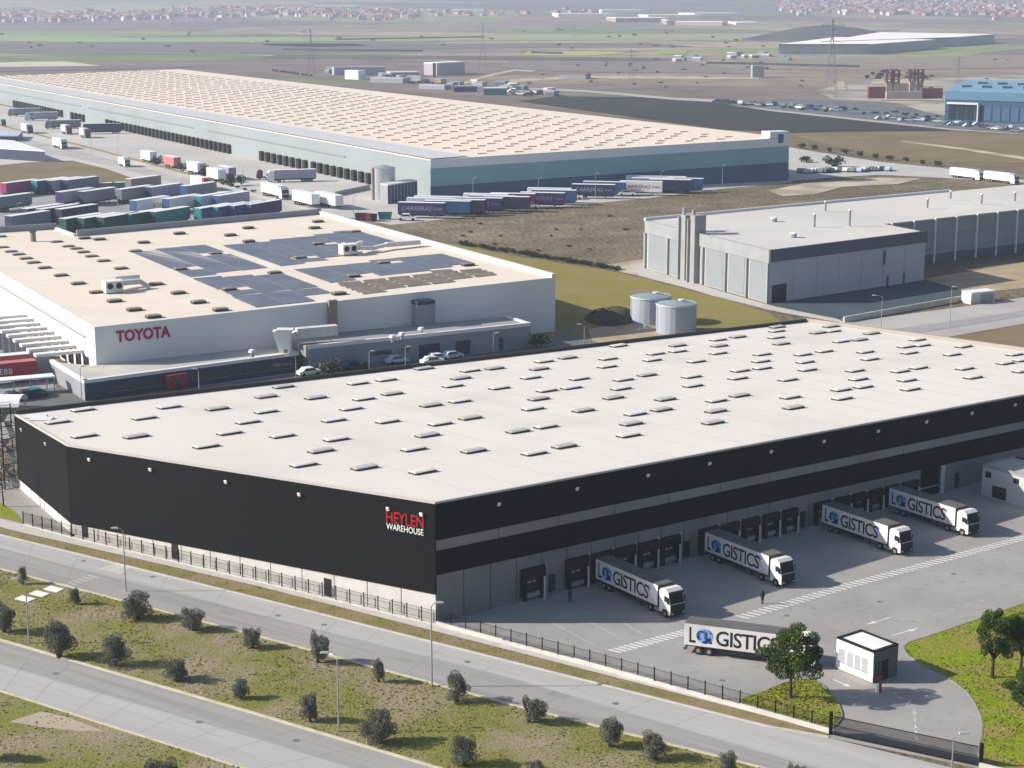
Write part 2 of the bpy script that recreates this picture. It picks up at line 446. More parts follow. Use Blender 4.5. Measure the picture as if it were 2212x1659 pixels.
# bare patches low left, seam lines across the roads
sheet("bare_earth_patch", [(20, 1560), (90, 1538), (150, 1552), (230, 1582), (170, 1580), (90, 1572)], 0.062, M_sand_pale)
rmk = thing("median_crossing_path", "three white concrete slabs of a crossing path through the grassy median", "path", G(90, 1290))
for (x, y) in ((56, 1294), (87, 1283), (118, 1273)):
    a, b, c, d = G(x - 24, y + 1), G(x - 8, y - 6), G(x + 21, y + 1), G(x + 5, y + 8)
    MB().prism([(q.x, q.y) for q in (a, b, c, d)], 0.04, 0.13).build("slab", M_white, rmk)
road_up = bpy.data.objects["upper_roadway"]
for k in range(6):
    x0, y0 = 131 + k * 11.5, 1262 - k * 3.6
    a, b, c, d = G(x0, y0), G(x0 + 6, y0 - 2), G(x0 + 26, y0 + 4), G(x0 + 20, y0 + 6)
    mb = MB().add([(q.x, q.y, 0.024) for q in (d, c, b, a)], [(0, 1, 2, 3)])
    mb.build("crossing_stripe", M_linefade, road_up)
# expansion joints across the two roadways
M_joint = mat("joint_seam", (0.33, 0.315, 0.31), 0.95)
def joints(upper, lower, n, parent, t0=0.02, t1=0.98):
    U = pxline(*upper); Lw = pxline(*lower)
    def at(P, t):
        tot = sum((P[i + 1] - P[i]).length for i in range(len(P) - 1)); d = t * tot
        for i in range(len(P) - 1):
            l_ = (P[i + 1] - P[i]).length
            if d <= l_: return P[i] + (P[i + 1] - P[i]) * (d / l_)
            d -= l_
        return P[-1]
    for k in range(n):
        t = lerp(t0, t1, (k + random.uniform(-.2, .2)) / n)
        a_ = at(U, max(0, min(1, t))); b_ = at(Lw, max(0, min(1, t + 0.004)))
        u_ = (b_ - a_).normalized(); q_ = Vector((-u_.y, u_.x, 0)) * 0.05
        a_ = a_ + u_ * .3; b_ = b_ - u_ * .3
        MB().add([(p.x, p.y, 0.023) for p in (a_ - q_, b_ - q_, b_ + q_, a_ + q_)], [(0, 1, 2, 3)]).build("expansion_joint", M_joint, parent)
joints(upU[:6], upL[:5] , 16, road_up)
joints(lowU[:4], lowL[:3] + [(640, 1700)], 12, bpy.data.objects["lower_roadway"])
# manholes and repair patches
M_iron = mat("cast_iron", (0.18, 0.17, 0.165), 0.8)
M_patch = mat("asphalt_patch", (0.27, 0.26, 0.255), 0.95, var=0.12, scale=0.8)
for (x, y) in ((330, 1246), (700, 1350), (1010, 1430), (1330, 1520), (600, 1330), (180, 1212)):
    p = G(x, y); MB().cyl((p.x, p.y, 0.0), (p.x, p.y, 0.028), 0.36, n=14).build("manhole_cover", M_iron, road_up)
for (x, y) in ((120, 1455), (430, 1560), (640, 1600)):
    p = G(x, y); MB().cyl((p.x, p.y, 0.0), (p.x, p.y, 0.028), 0.36, n=14).build("manhole_cover", M_iron, bpy.data.objects["lower_roadway"])
for (x, y, w, h) in ((470, 1322, 30, 5), (1180, 1500, 38, 7), (860, 1425, 22, 4)):
    q_ = [G(x, y), G(x + w, y + w * .25), G(x + w + h * 2, y + w * .25 - h), G(x + h * 2, y - h)]
    MB().add([(p.x, p.y, 0.0205) for p in q_], [(0, 1, 2, 3)]).build("repair_patch", M_patch, road_up)
# kerb ramp and drain grate by the crossing
sheet("crossing_ramp", [(214, 1230), (250, 1215), (292, 1222), (262, 1240)], 0.03, M_pave)

# warehouse yard ------------------------------------------------------------------------------------
sheet("warehouse_yard", [(905, 1332), (943, 1351), (1240, 1432), (1598, 1531), (1790, 1594), (2112, 1660), (2700, 1800), (2900, 1050), (2300, 950), (1500, 1120)], 0.016, M_yard)
sheet("wall_foot_strip", [(150, 1150), (943, 1342), (945, 1354), (553, 1258), (154, 1164)], 0.10, M_pave)
sheet("service_strip", [(-120, 1000), (80, 1060), (170, 1150), (155, 1164), (51, 1137), (-150, 1086)], 0.10, M_yard)
yard = bpy.data.objects["warehouse_yard"]
isl = [(1659, 1491), (1682, 1481), (1705, 1474), (1735, 1468), (1760, 1470), (1778, 1481), (1790, 1494), (1803, 1510), (1812, 1525), (1818, 1540), (1818, 1553), (1806, 1568), (1796, 1573), (1604, 1529), (1598, 1512)]
sheet("lawn_island", isl, 0.10, M_lawn)
strip("lawn_island_kerb", pxline(*isl[:13]), 0.16, 0.0, 0.13, M_edging)
lawn = [(2700, 1170), (2212, 1305), (2087, 1348), (2020, 1371), (1965, 1388), (1954, 1396), (1953, 1404), (1961, 1417), (1984, 1431), (2010, 1445), (2050, 1467), (2087, 1494), (2100, 1511), (2111, 1530), (2119, 1548), (2123, 1567), (2121, 1590), (2117, 1610), (2112, 1625)]
sheet("lawn", lawn + [(2130, 1662), (2600, 1780), (2900, 1500)], 0.10, M_lawn)
strip("lawn_kerb", pxline(*lawn), 0.16, 0.0, 0.13, M_edging)
# zebra edge line of the dock lane: each painted dash is a piece
def dashes(pA, pB, n, parent, m=M_line, ln=1.7, wd=0.42, zz=0.024):
    A = G(*pA); B = G(*pB); d = B - A; u = d.normalized()
    q = Vector((u.x * math.cos(R(-72)) - u.y * math.sin(R(-72)), u.x * math.sin(R(-72)) + u.y * math.cos(R(-72)), 0))
    me = MB().add([tuple(-u * wd / 2), tuple(-u * wd / 2 + q * ln), tuple(u * wd / 2 + q * ln), tuple(u * wd / 2)], [(0, 1, 2, 3)]).mesh("painted_dash", m)
    for k in range(n):
        p = A + d * (k / (n - 1))
        inst("painted_dash", me, parent, (p.x, p.y, zz))
dashes((1314, 1403), (1482, 1358), 16, yard)
dashes((1590, 1330), (1800, 1268), 19, yard)
dashes((1812, 1264), (2240, 1148), 42, yard)
def paint(pts, w, m, parent, name, zz=0.022):
    mb = MB()
    p = pxline(*pts); l = offset_line(p, -w / 2); r = offset_line(p, w / 2)
    vs_ = [(q.x, q.y, zz) for q in l] + [(q.x, q.y, zz) for q in r]; n = len(p)
    mb.add(vs_, [(n + i, n + i + 1, i + 1, i) for i in range(n - 1)])
    return mb.build(name, m, parent)
for a, b in (((1194, 1346), (1289, 1397)), ((1277, 1346), (1344, 1381)), ((1346, 1345), (1390, 1371)), ((1420, 1342), (1443, 1353))):
    paint([a, b], 0.16, M_linefade, yard, "bay_line")
for a, b in (((1176, 1296), (1194, 1345)), ((1240, 1285), (1276, 1344)), ((1300, 1296), (1346, 1343)), ((1405, 1232), (1470, 1262)), ((1480, 1207), (1540, 1236))):
    paint([a, b], 0.13, M_yellow, yard, "bay_line")
for p in ((1148, 1316), (1291, 1278), (1440, 1236), (1712, 1166), (1880, 1110)):
    paint([(p[0] - 9, p[1] - 5), (p[0] + 11, p[1] + 6)], 0.7, M_yellow, yard, "bay_number_patch", 0.028)
def arrow(tail, tip, m=M_line):
    A = G(*tail); B = G(*tip); u = (B - A).normalized(); q = Vector((-u.y, u.x, 0)); L = (B - A).length
    h = min(1.5, L * 0.35)
    pts = [A + q * 0.09, B - u * h + q * 0.09, B - u * h + q * 0.38, B, B - u * h - q * 0.38, B - u * h - q * 0.09, A - q * 0.09]
    pts.reverse()
    MB().add([(p.x, p.y, 0.026) for p in pts], [tuple(range(7))]).build("painted_arrow", m, yard)
arrow((1925, 1333), (1871, 1350)); arrow((1927, 1373), (1985, 1357)); arrow((1800, 1468), (1838, 1485)); arrow((1930, 1495), (1948, 1512), M_linefade)
arrow((1978, 1560), (1974, 1532), M_linefade)
for k in range(7):
    paint([(1980 + k * 34, 1341 - k * 10.5), (1994 + k * 34, 1336.5 - k * 10.5)], 0.15, M_linefade, yard, "lane_dash")
for k in range(5):
    paint([(1974 + k * 1.2, 1540 + k * 13), (1976 + k * 1.2, 1547 + k * 13)], 0.15, M_line, yard, "lane_dash")

for (x, y) in ((1480, 1400), (1700, 1330), (1900, 1300), (2060, 1240), (1560, 1470)):
    p = G(x, y); MB().cyl((p.x, p.y, 0.0), (p.x, p.y, 0.030), 0.34, n=14).build("manhole_cover", M_iron, yard)
M_tyre = mat("tyre_mark", (0.29, 0.275, 0.265), 0.95, c2=(0.345, 0.33, 0.315), scale=0.8)
for pts in ([(1395, 1398), (1500, 1400), (1640, 1372), (1800, 1330), (2000, 1275)], [(1400, 1412), (1520, 1416), (1680, 1390), (1850, 1340), (2100, 1268)], [(1500, 1372), (1560, 1345), (1600, 1318), (1625, 1292)], [(1900, 1560), (1905, 1520), (1890, 1500), (1830, 1470), (1780, 1440)], [(1985, 1580), (2010, 1530), (2000, 1490), (1960, 1450), (1935, 1415), (1960, 1370)]):
    paint(pts, 0.28, M_tyre, yard, "tyre_mark", 0.0195)
# mid-distance grounds ------------------------------------------------------------------------------
sheet("meadow", [(905, 515), (1000, 532), (1106, 553), (1220, 570), (1331, 588), (1500, 630), (1660, 675), (1690, 700), (1500, 760), (1100, 780), (1100, 640)], 0.03, M_meadow)
sheet("bare_earth_by_tanks", [(1270, 712), (1330, 700), (1420, 700), (1520, 724), (1520, 760), (1290, 760)], 0.06, M_sand)
sheet("sandy_track", [(1300, 573), (1390, 560), (1440, 590), (1560, 630), (1680, 664), (1668, 672), (1540, 640), (1420, 602), (1350, 590)], 0.05, M_sand_pale)
sheet("service_road_behind_warehouse", [(-100, 900), (200, 872), (560, 815), (1200, 738), (1260, 760), (560, 900), (-100, 960)], 0.02, M_lot)
sheet("industrial_apron", [(-420, 150), (-300, 170), (930, 405), (1420, 385), (1701, 383), (1712, 394), (1560, 408), (1400, 428), (1106, 457), (905, 480), (845, 486), (780, 474), (700, 462), (520, 480), (0, 520), (-300, 560), (-600, 300)], 0.03, M_apron)
sheet("trailer_lot", [(-200, 404), (0, 402), (205, 400), (306, 394), (400, 424), (552, 454), (700, 492), (520, 520), (0, 540), (-200, 545)], 0.07, M_lot)
sheet("verge_field", [(-200, 368), (0, 357), (60, 351), (155, 347), (230, 365), (302, 391), (205, 397), (0, 400), (-200, 405)], 0.09, M_brownfield)
sheet("access_road", [(-200, 240), (0, 286), (150, 322), (330, 368), (560, 428), (700, 466), (640, 458), (400, 400), (250, 362), (130, 335), (0, 318), (-200, 300)], 0.06, M_farroad)
strip("yard_hedge_kerb", pxline((-100, 248), (60, 287), (195, 321), (330, 357), (420, 381), (500, 402)), 1.4, 0.0, 0.5, M_verge)
sheet("dark_field", [(1120, 219), (1200, 208), (1368, 210), (1543, 222), (1659, 240), (1884, 265), (2059, 283), (1880, 284), (1712, 287), (1560, 280)], 0.15, M_darkfield)
sheet("stubble_field", [(1703, 291), (1880, 285), (2060, 284), (2300, 300), (2300, 356), (2150, 352), (2000, 350), (1860, 330)], 0.10, M_brownfield)
sheet("bare_ridge", [(1660, 412), (1740, 396), (1900, 384), (1990, 386), (1940, 398), (1820, 404), (1760, 420), (1690, 424)], 0.10, M_sand_pale)
sheet("car_park_ground", [(1704, 318), (1760, 328), (1900, 350), (2060, 366), (2240, 394), (2240, 402), (2060, 386), (1900, 378), (1800, 384), (1704, 392)], 0.12, M_apron)
sheet("far_track", [(1143, 190), (1260, 195), (1361, 203), (1450, 211), (1543, 215), (1660, 233), (1884, 258), (2060, 277), (2300, 292), (2300, 296), (2060, 282), (1884, 264), (1660, 240), (1543, 221), (1450, 216), (1361, 208), (1260, 199), (1143, 194)], 0.2, M_farroad)
sheet("path_on_field", [(1946, 304), (2080, 320), (2240, 344), (2240, 350), (2080, 325), (1946, 307)], 0.18, M_sand_pale)
sheet("curved_track", [(990, 180), (1060, 160), (1110, 150), (1160, 152), (1150, 156), (1112, 154), (1066, 164), (1000, 184)], 0.2, M_sand_pale)
sheet("long_track", [(1100, 172), (1250, 164), (1420, 164), (1640, 168), (1640, 172), (1420, 171), (1250, 170), (1100, 178)], 0.2, M_sand_pale)
sheet("pale_works_ground", [(1760, 196), (1850, 176), (1960, 172), (2060, 168), (2240, 160), (2240, 270), (2060, 262), (1940, 224), (1800, 215)], 0.16, mat("works_ground", (0.42, 0.38, 0.30), 0.95, c2=(0.20, 0.19, 0.18), scale=0.02, detail=9, lo=0.42, hi=0.6))
sheet("plant_car_park", [(1540, 222), (1700, 214), (1860, 222), (2060, 252), (2240, 262), (2240, 292), (2059, 279), (1884, 260), (1659, 236)], 0.22, mat("far_carpark", (0.16, 0.17, 0.19), 0.9, c2=(0.10, 0.11, 0.13), scale=0.05, detail=8))
for nm, pts, cc in (("pale_green_strip", [(-100, 74), (300, 82), (700, 80), (1400, 80), (1720, 84), (1700, 88), (1300, 87), (700, 90), (200, 92), (-100, 88)], (0.20, 0.26, 0.115)),
                    ("yellow_green_strip", [(1140, 112), (1280, 111), (1360, 114), (1270, 121), (1130, 120)], (0.30, 0.30, 0.10)),
                    ("bright_green_strip", [(1420, 109), (1490, 108), (1480, 117), (1420, 118)], (0.20, 0.27, 0.08)),
                    ("pale_stubble_strip", [(-150, 136), (0, 135), (140, 133), (220, 143), (-150, 148)], (0.40, 0.36, 0.30)),
                    ("violet_ploughed_strip", [(-150, 149), (100, 146), (330, 143), (420, 146), (250, 150), (-150, 158)], (0.14, 0.11, 0.13)),
                    ("grey_ploughed_strip", [(-100, 98), (300, 92), (900, 95), (1400, 92), (1500, 101), (1000, 106), (500, 118), (-100, 116)], (0.125, 0.112, 0.115)),
                    ("dark_ploughed_strip", [(600, 118), (1000, 121), (1300, 124), (1500, 128), (1400, 133), (900, 128), (560, 126)], (0.10, 0.088, 0.085)),
                    ("pale_fallow_strip", [(560, 95), (760, 95), (800, 99), (700, 102), (580, 100)], (0.34, 0.30, 0.27)),
                    ("blue_green_strip", [(-100, 52), (190, 56), (420, 62), (900, 66), (880, 72), (300, 72), (-100, 66)], (0.09, 0.13, 0.13)),
                    ("brown_strip", [(1580, 128), (1900, 126), (2240, 118), (2240, 146), (1900, 152), (1600, 150)], (0.20, 0.165, 0.14)),
                    ("lilac_fallow_strip", [(1100, 132), (1500, 134), (1600, 150), (1620, 160), (1200, 155), (1080, 146)], (0.17, 0.145, 0.135))):
    cc = tuple(min(.6, q * 1.4) for q in cc)
    sheet(nm, pts, 0.35, grassmat(nm, (cc, tuple(q * 0.88 for q in cc)), (tuple(q * 0.8 for q in cc), tuple(min(1, q * 1.15) for q in cc)), scale=0.006, fine=0.02, bump=0.1))

rf = random.Random(41)
M_hedge = mat("far_hedgerow", (0.055, 0.06, 0.045), 0.95, var=0.3, scale=0.05)
for k in range(34):
    y = rf.uniform(50, 150); x = rf.uniform(-100, 2250); w = rf.uniform(60, 360); sl = rf.uniform(-.03, .03)
    if y > 128 and x < 1120: continue
    if x > 1600 and y > 72: continue
    pts = [(x + w * t, y + w * t * sl + rf.uniform(-.3, .3)) for t in (0, .25, .5, .75, 1)]
    kind_ = rf.random()
    if kind_ < .55: strip("hedgerow", pxline(*pts), 2.5, 0.0, 2.4, M_hedge)
    else: strip("farm_track", pxline(*pts), 4.0, 0.0, 0.55, M_sand_pale)

# ------------------------------------------------------------------ haze: the air itself
HZ = bpy.data.materials.new("haze_air"); HZ.use_nodes = True
for nd in list(HZ.node_tree.nodes):
    if nd.type != 'OUTPUT_MATERIAL': HZ.node_tree.nodes.remove(nd)
pv = HZ.node_tree.nodes.new("ShaderNodeVolumePrincipled")
pv.inputs["Color"].default_value = (0.72, 0.83, 1.0, 1)
pv.inputs["Density"].default_value = 0.000155
pv.inputs["Anisotropy"].default_value = 0.2
outn = [nd for nd in HZ.node_tree.nodes if nd.type == 'OUTPUT_MATERIAL'][0]
HZ.node_tree.links.new(pv.outputs[0], outn.inputs["Volume"])
hz = MB().box(-13000, 13000, -220, 16500, -3, 290).build("haze", HZ); hz["kind"] = "stuff"
# ------------------------------------------------------------------ the black warehouse
M_clad = mat("charcoal_cladding", (0.0048, 0.005, 0.0065), 0.7, var=0.10, scale=0.05, spec=0.12, stretch=(1, 1, 0.2))
M_cladR = M_clad
M_band = mat("grey_light_band", (0.235, 0.225, 0.22), 0.7, var=0.12, scale=0.15)
M_cpanel = mat("grey_concrete_panel", (0.21, 0.207, 0.205), 0.9, c2=(0.175, 0.173, 0.172), scale=0.25, detail=6)
M_base = mat("white_base_wall", (0.60, 0.58, 0.56), 0.9, c2=(0.52, 0.50, 0.48), scale=0.4, detail=6)
M_roof = mat("pale_membrane_roof", (0.67, 0.635, 0.59), 0.95, c2=(0.64, 0.60, 0.56), scale=0.03, detail=7, spec=0.05, second=((0.575, 0.545, 0.505), 0.07, 0.50, 0.75))
M_trim = mat("white_roof_trim", (0.70, 0.70, 0.70), 0.6)
M_edge = mat("grey_roof_trim", (0.50, 0.485, 0.46), 0.8, spec=0.1)
M_parap = mat("dark_parapet", (0.05, 0.045, 0.04), 0.7)
M_paraplight = mat("beige_parapet", (0.34, 0.31, 0.27), 0.7)
M_skyW = mat("white_skylight_dome", (0.68, 0.64, 0.595), 0.85, spec=0.05)
M_skyG = mat("grey_skylight_dome", (0.47, 0.44, 0.41), 0.85, spec=0.05)
M_curb = mat("skylight_kerb", (0.06, 0.053, 0.048), 0.7)

P3 = G(943, 1346); P2 = G(157, 1155); P4 = G(2493, 944)
z3 = hgt(P3, 1085); z2 = hgt(P2, 961)
s_, z4 = on_wall(P3, P4, 2209, 852.6)
z4 = z3 + (z4 - z3) / s_
RP = plane3(Vector((P3.x, P3.y, z3)), Vector((P4.x, P4.y, z4)), Vector((P2.x, P2.y, z2)))
if RP[1].z < 0: RP[1].negate()
r1 = on_plane(RP, 33, 895); rb = on_plane(RP, 1744, 695)
r2 = Vector((P2.x, P2.y, z2)); r3 = Vector((P3.x, P3.y, z3)); r4 = Vector((P4.x, P4.y, z4))
P1 = Vector((r1.x, r1.y, 0)); PB = Vector((rb.x, rb.y, 0))
foot = [P1, P2, P3, P4, PB]; tops = [r1, r2, r3, r4, rb]
wh = thing("black_warehouse", "huge black-clad warehouse with white skylit roof, red and white sign at its corner", "warehouse", P3)
cen = (P1 + P2 + P3 + P4 + PB) / 5
def inset(p, d): return p + (cen - p).normalized() * d
MB().prism([(inset(p, 0.5).x, inset(p, 0.5).y) for p in foot], 0.0, [t.z - 0.35 for t in tops]).build("core_wall", M_clad, wh)
mbr = MB(); mbr.prism([(p.x, p.y) for p in foot], [t.z - 0.34 for t in tops], [t.z for t in tops])
roof = mbr.build("roof", M_roof, wh)
# roof edge trims, parapets
def edge(a, b, h, w, m, nm, out=0.0, drop=0.2):
    mb = MB(); d = b - a; u = Vector((d.x, d.y, 0)).normalized(); nn = Vector((u.y, -u.x, 0))
    vs_ = []
    for p in (a, b):
        for off, z in ((-w + out, -drop), (out, -drop), (out, h), (-w + out, h)):
            q = p + nn * off; vs_.append((q.x, q.y, p.z + z))
    mb.add(vs_, [(0, 1, 2, 3), (7, 6, 5, 4), (1, 5, 6, 2), (4, 0, 3, 7), (3, 2, 6, 7), (0, 4, 5, 1)])
    return mb.build(nm, m, wh)
edge(r1, r2, 0.05, 0.5, M_edge, "roof_trim", 0.08); edge(r2, r3, 0.05, 0.35, M_edge, "roof_trim", 0.08); edge(r3, r4, 0.05, 0.30, M_edge, "roof_trim", 0.08)
edge(rb, r1, 0.62, 0.35, M_parap, "parapet", 0.1); edge(r4, rb, 0.7, 0.6, M_paraplight, "parapet", 0.1)
# roof membrane seams: low welded laps along the fall, drains and a walkway
M_seam = mat("membrane_lap", (0.55, 0.515, 0.475), 0.95)
for k in range(1, 23):
    t = k / 23.0
    a_ = r3 + (r4 - r3) * t; e_ = r4 + (rb - r4)
    # run each lap straight back until it meets the far edges
    dr_ = (rb - r4).normalized()
    best = None
    for p_, q_ in ((r1, rb), (r2, r1), (rb, r4)):
        den = dr_.x * (q_ - p_).y - dr_.y * (q_ - p_).x
        if abs(den) < 1e-6: continue
        tt = ((p_ - a_).x * (q_ - p_).y - (p_ - a_).y * (q_ - p_).x) / den
        ss = ((p_ - a_).x * dr_.y - (p_ - a_).y * dr_.x) / den
        if 0 <= ss <= 1 and tt > 1 and (best is None or tt < best): best = tt
    if best is None: continue
    b_ = a_ + dr_ * (best - 1.5); a_ = a_ + dr_ * 0.8
    n_ = Vector((-dr_.y, dr_.x, 0)) * 0.09
    zz_ = lambda p: RP[0].z - ((p - RP[0]).x * RP[1].x + (p - RP[0]).y * RP[1].y) / RP[1].z + 0.012
    MB().add([(p.x, p.y, zz_(p)) for p in (a_ - n_, a_ + n_, b_ + n_, b_ - n_)], [(3, 2, 1, 0)]).build("membrane_lap", M_seam, roof)
u34 = (r4 - r3).normalized(); v32 = (rb - r4).normalized()
# cladding on the faces
def zl(A, B, pa, pb):
    sa, za = on_wall(A, B, *pa); sb, zb = on_wall(A, B, *pb)
    k = (zb - za) / (sb - sa)
    return (za - k * sa, za + k * (1 - sa))
bw23 = zl(P2, P3, (159, 1131), (941, 1283))
bw12 = (bw23[0], bw23[0])
mb = MB(); nL = 9
for k in range(nL):
    MB().slab(P2, P3, k / nL, (k + 1) / nL, bw23, (z2 - 0.2, z3 - 0.2), 0.0, 0.18).build("cladding_panel", M_clad, wh)
for k in range(2):
    MB().slab(P1, P2, k / 2, (k + 1) / 2, bw12, (r1.z - 0.2, z2 - 0.2), 0.0, 0.18).build("cladding_panel", M_clad, wh)
for k in range(12):
    MB().slab(P2, P3, k / 12 + 0.0012, (k + 1) / 12 - 0.0012, 0.0, (bw23[0] - 0.02, bw23[1] - 0.02), -0.1, 0.05).build("base_panel", M_base, wh)
for k in range(4):
    MB().slab(P1, P2, k / 4 + 0.004, (k + 1) / 4 - 0.004, 0.0, bw12[0] - 0.02, -0.1, 0.05).build("base_panel", M_base, wh)
M_door = mat("black_fire_door", (0.02, 0.018, 0.016), 0.6)
for px, py in ((185, 1157), (379, 1201), (709, 1281)):
    s, _ = on_wall(P2, P3, px, py)
    L = (P3 - P2).length
    MB().slab(P2, P3, s - 0.55 / L, s + 0.55 / L, 0.0, 2.3, 0.0, 0.11).build("fire_door", M_door, wh)
# right face
bt = zl(P3, P4, (943, 1167), (2212, 909)); bb = zl(P3, P4, (943, 1190), (2212, 926)); cb = zl(P3, P4, (943, 1242), (2209, 966))
for k in range(16):
    MB().slab(P3, P4, k / 16 if k else -0.001, (k + 1) / 16, bt, (z3 - 0.2, z4 - 0.2), 0.0, 0.16).build("cladding_panel", M_clad, wh)
    MB().slab(P3, P4, k / 16 if k else -0.001, (k + 1) / 16, cb, bb, 0.0, 0.16).build("cladding_panel", M_clad, wh)
    MB().slab(P3, P4, k / 16 + 0.0004, (k + 1) / 16 - 0.0004, (bb[0] + .01, bb[1] + .01), (bt[0] - .01, bt[1] - .01), -0.1, 0.06).build("light_band_panel", M_band, wh)
LR = (P4 - P3).length
sA, _ = on_wall(P3, P4, 1986, 1072); sB, _ = on_wall(P3, P4, 2027, 1064)
n1 = 22
for k in range(n1):
    MB().slab(P3, P4, sA * k / n1 + 0.0004, sA * (k + 1) / n1 - 0.0004, 0.0, (cb[0] - .02, cb[1] - .02), -0.1, 0.07).build("concrete_panel", M_cpanel, wh)
MB().slab(P3, P4, sA + .0004, sB - .0004, 0.0, (cb[0] - .02, cb[1] - .02), -0.2, -0.02).build("recessed_gate", M_clad, wh)
MB().slab(P3, P4, sA, sB, 1.2, 1.35, -0.02, 0.05).build("gate_rail", M_grey, wh)
for k in range(8):
    MB().slab(P3, P4, lerp(sB, 1, k / 8) + .0004, lerp(sB, 1, (k + 1) / 8) - .0004, 0.0, (cb[0] - .02, cb[1] - .02), -0.1, 0.22 if k == 0 else 0.07).build("concrete_panel", M_cpanel, wh)
# dock shelters, doors, bumpers
M_shelter = mat("black_dock_curtain", (0.014, 0.013, 0.013), 0.8)
M_dockdoor = mat("dark_dock_door", (0.03, 0.03, 0.032), 0.5)
M_dockwin = mat("dock_door_pane", (0.35, 0.36, 0.38), 0.2, spec=0.6)
M_post = mat("pale_guide_post", (0.50, 0.50, 0.48), 0.6)
M_pilaster = mat("grey_pilaster", (0.33, 0.33, 0.34), 0.8)
docks = [(1123, 1172), (1219, 1266), (1272, 1318), (1323, 1367), (1375, 1416), (1422, 1463), (1506, 1546), (1553, 1590), (1600, 1634), (1645, 1677), (1687, 1716),
         (1755, 1789), (1800, 1830), (1837, 1866), (1872, 1900), (1908, 1937), (1946, 1977)]
for x0, x1 in docks:
    yb0 = 1350 - 0.262 * (x0 - 943)
    s0, _ = on_wall(P3, P4, x0, yb0); s1, _ = on_wall(P3, P4, x1, 1350 - 0.262 * (x1 - 943))
    hh = lerp(3.95, 2.95, min(1, (x0 - 1123) / 830.0))
    w = s1 - s0
    dk = MB()
    dk.slab(P3, P4, s0, s0 + w * 0.16, 0.55, hh, 0.07, 0.65); dk.slab(P3, P4, s1 - w * 0.16, s1, 0.55, hh, 0.07, 0.65)
    dk.slab(P3, P4, s0 + w * 0.1605, s1 - w * 0.1605, hh - 0.85, hh, 0.07, 0.64)
    d = dk.build("dock_shelter", M_shelter, wh)
    MB().slab(P3, P4, s0 + w * 0.17, s1 - w * 0.17, 0.9, hh - 0.86, 0.075, 0.12).build("dock_door", M_dockdoor, d)
    for q in (0.30, 0.52):
        MB().slab(P3, P4, s0 + w * q, s0 + w * (q + 0.16), hh * 0.52, hh * 0.58, 0.121, 0.135).build("door_pane", M_dockwin, d)
    MB().slab(P3, P4, s0 + w * 0.17, s1 - w * 0.17, 0.35, 0.88, 0.075, 0.42).build("dock_leveller", M_grey, d)
    for q in (0.10, 0.80):
        MB().slab(P3, P4, s0 + w * q, s0 + w * (q + 0.10), 0.0, 0.9, 0.07, 0.55).build("dock_bumper", M_dark, d)
    pm = MB(); pA = P3 + (P4 - P3) * (s0 + w * 0.86); nn = Vector(((P4 - P3).y, -(P4 - P3).x, 0)).normalized()
    q = pA + nn * 1.0
    pm.box(q.x - 0.11, q.x + 0.11, q.y - 0.11, q.y + 0.11, 0.0, hh * 0.70).build("guide_post", M_post, d)
    MB().slab(P3, P4, s1 + 0.0012, s1 + 0.0028, 0.0, hh + 0.2, 0.07, 0.30).build("pilaster", M_pilaster, wh)
for x in (1191, 1482, 1732, 2063):
    s, _ = on_wall(P3, P4, x, 1350 - 0.262 * (x - 943) - 6)
    lo, hi = (0.25, 2.4)
    MB().slab(P3, P4, s - 0.5 / LR, s + 0.5 / LR, lo, hi, 0.07, 0.12 if x < 2030 else 0.27).build("personnel_door", M_glass, wh)
MB().slab(P3, P4, sB + 0.0005, sB + 0.006, 0.0, (cb[0] - .05, cb[1] - .05), 0.22, 0.32).build("pilaster", M_post, wh)
# floodlights
M_flood = mat("white_floodlight", (0.82, 0.82, 0.80), 0.4)
def flood(A, B, x, y):
    s, z = on_wall(A, B, x, y)
    p = A + (B - A) * s; u = (B - A).normalized(); nn = Vector((u.y, -u.x, 0)).normalized()
    q = p + nn * 0.36
    mb = MB()
    mb.bar((p.x + nn.x * .16, p.y + nn.y * .16, z), (q.x, q.y, z), 0.07, 0.07, 1)
    mb.bar((q.x, q.y, z), (q.x + nn.x * 0.16, q.y + nn.y * 0.16, z - 0.06), 0.40, 0.40, 0)
    mb.build("floodlight", [M_flood, M_grey], wh)
for x, y in ((52.5, 927.5), (104.5, 958)): flood(P1, P2, x, y)
for x, y in ((197.5, 991), (329.5, 1012.5), (492.5, 1039), (651, 1066), (842.5, 1097), (914.7, 1109)): flood(P2, P3, x, y)
for x, y in ((1073, 1087), (1242, 1054), (1395, 1025), (1528, 999.5), (1661, 974), (1775, 952), (1892, 930), (1996.5, 909.5), (2094.5, 891), (2188, 873)): flood(P3, P4, x, y)
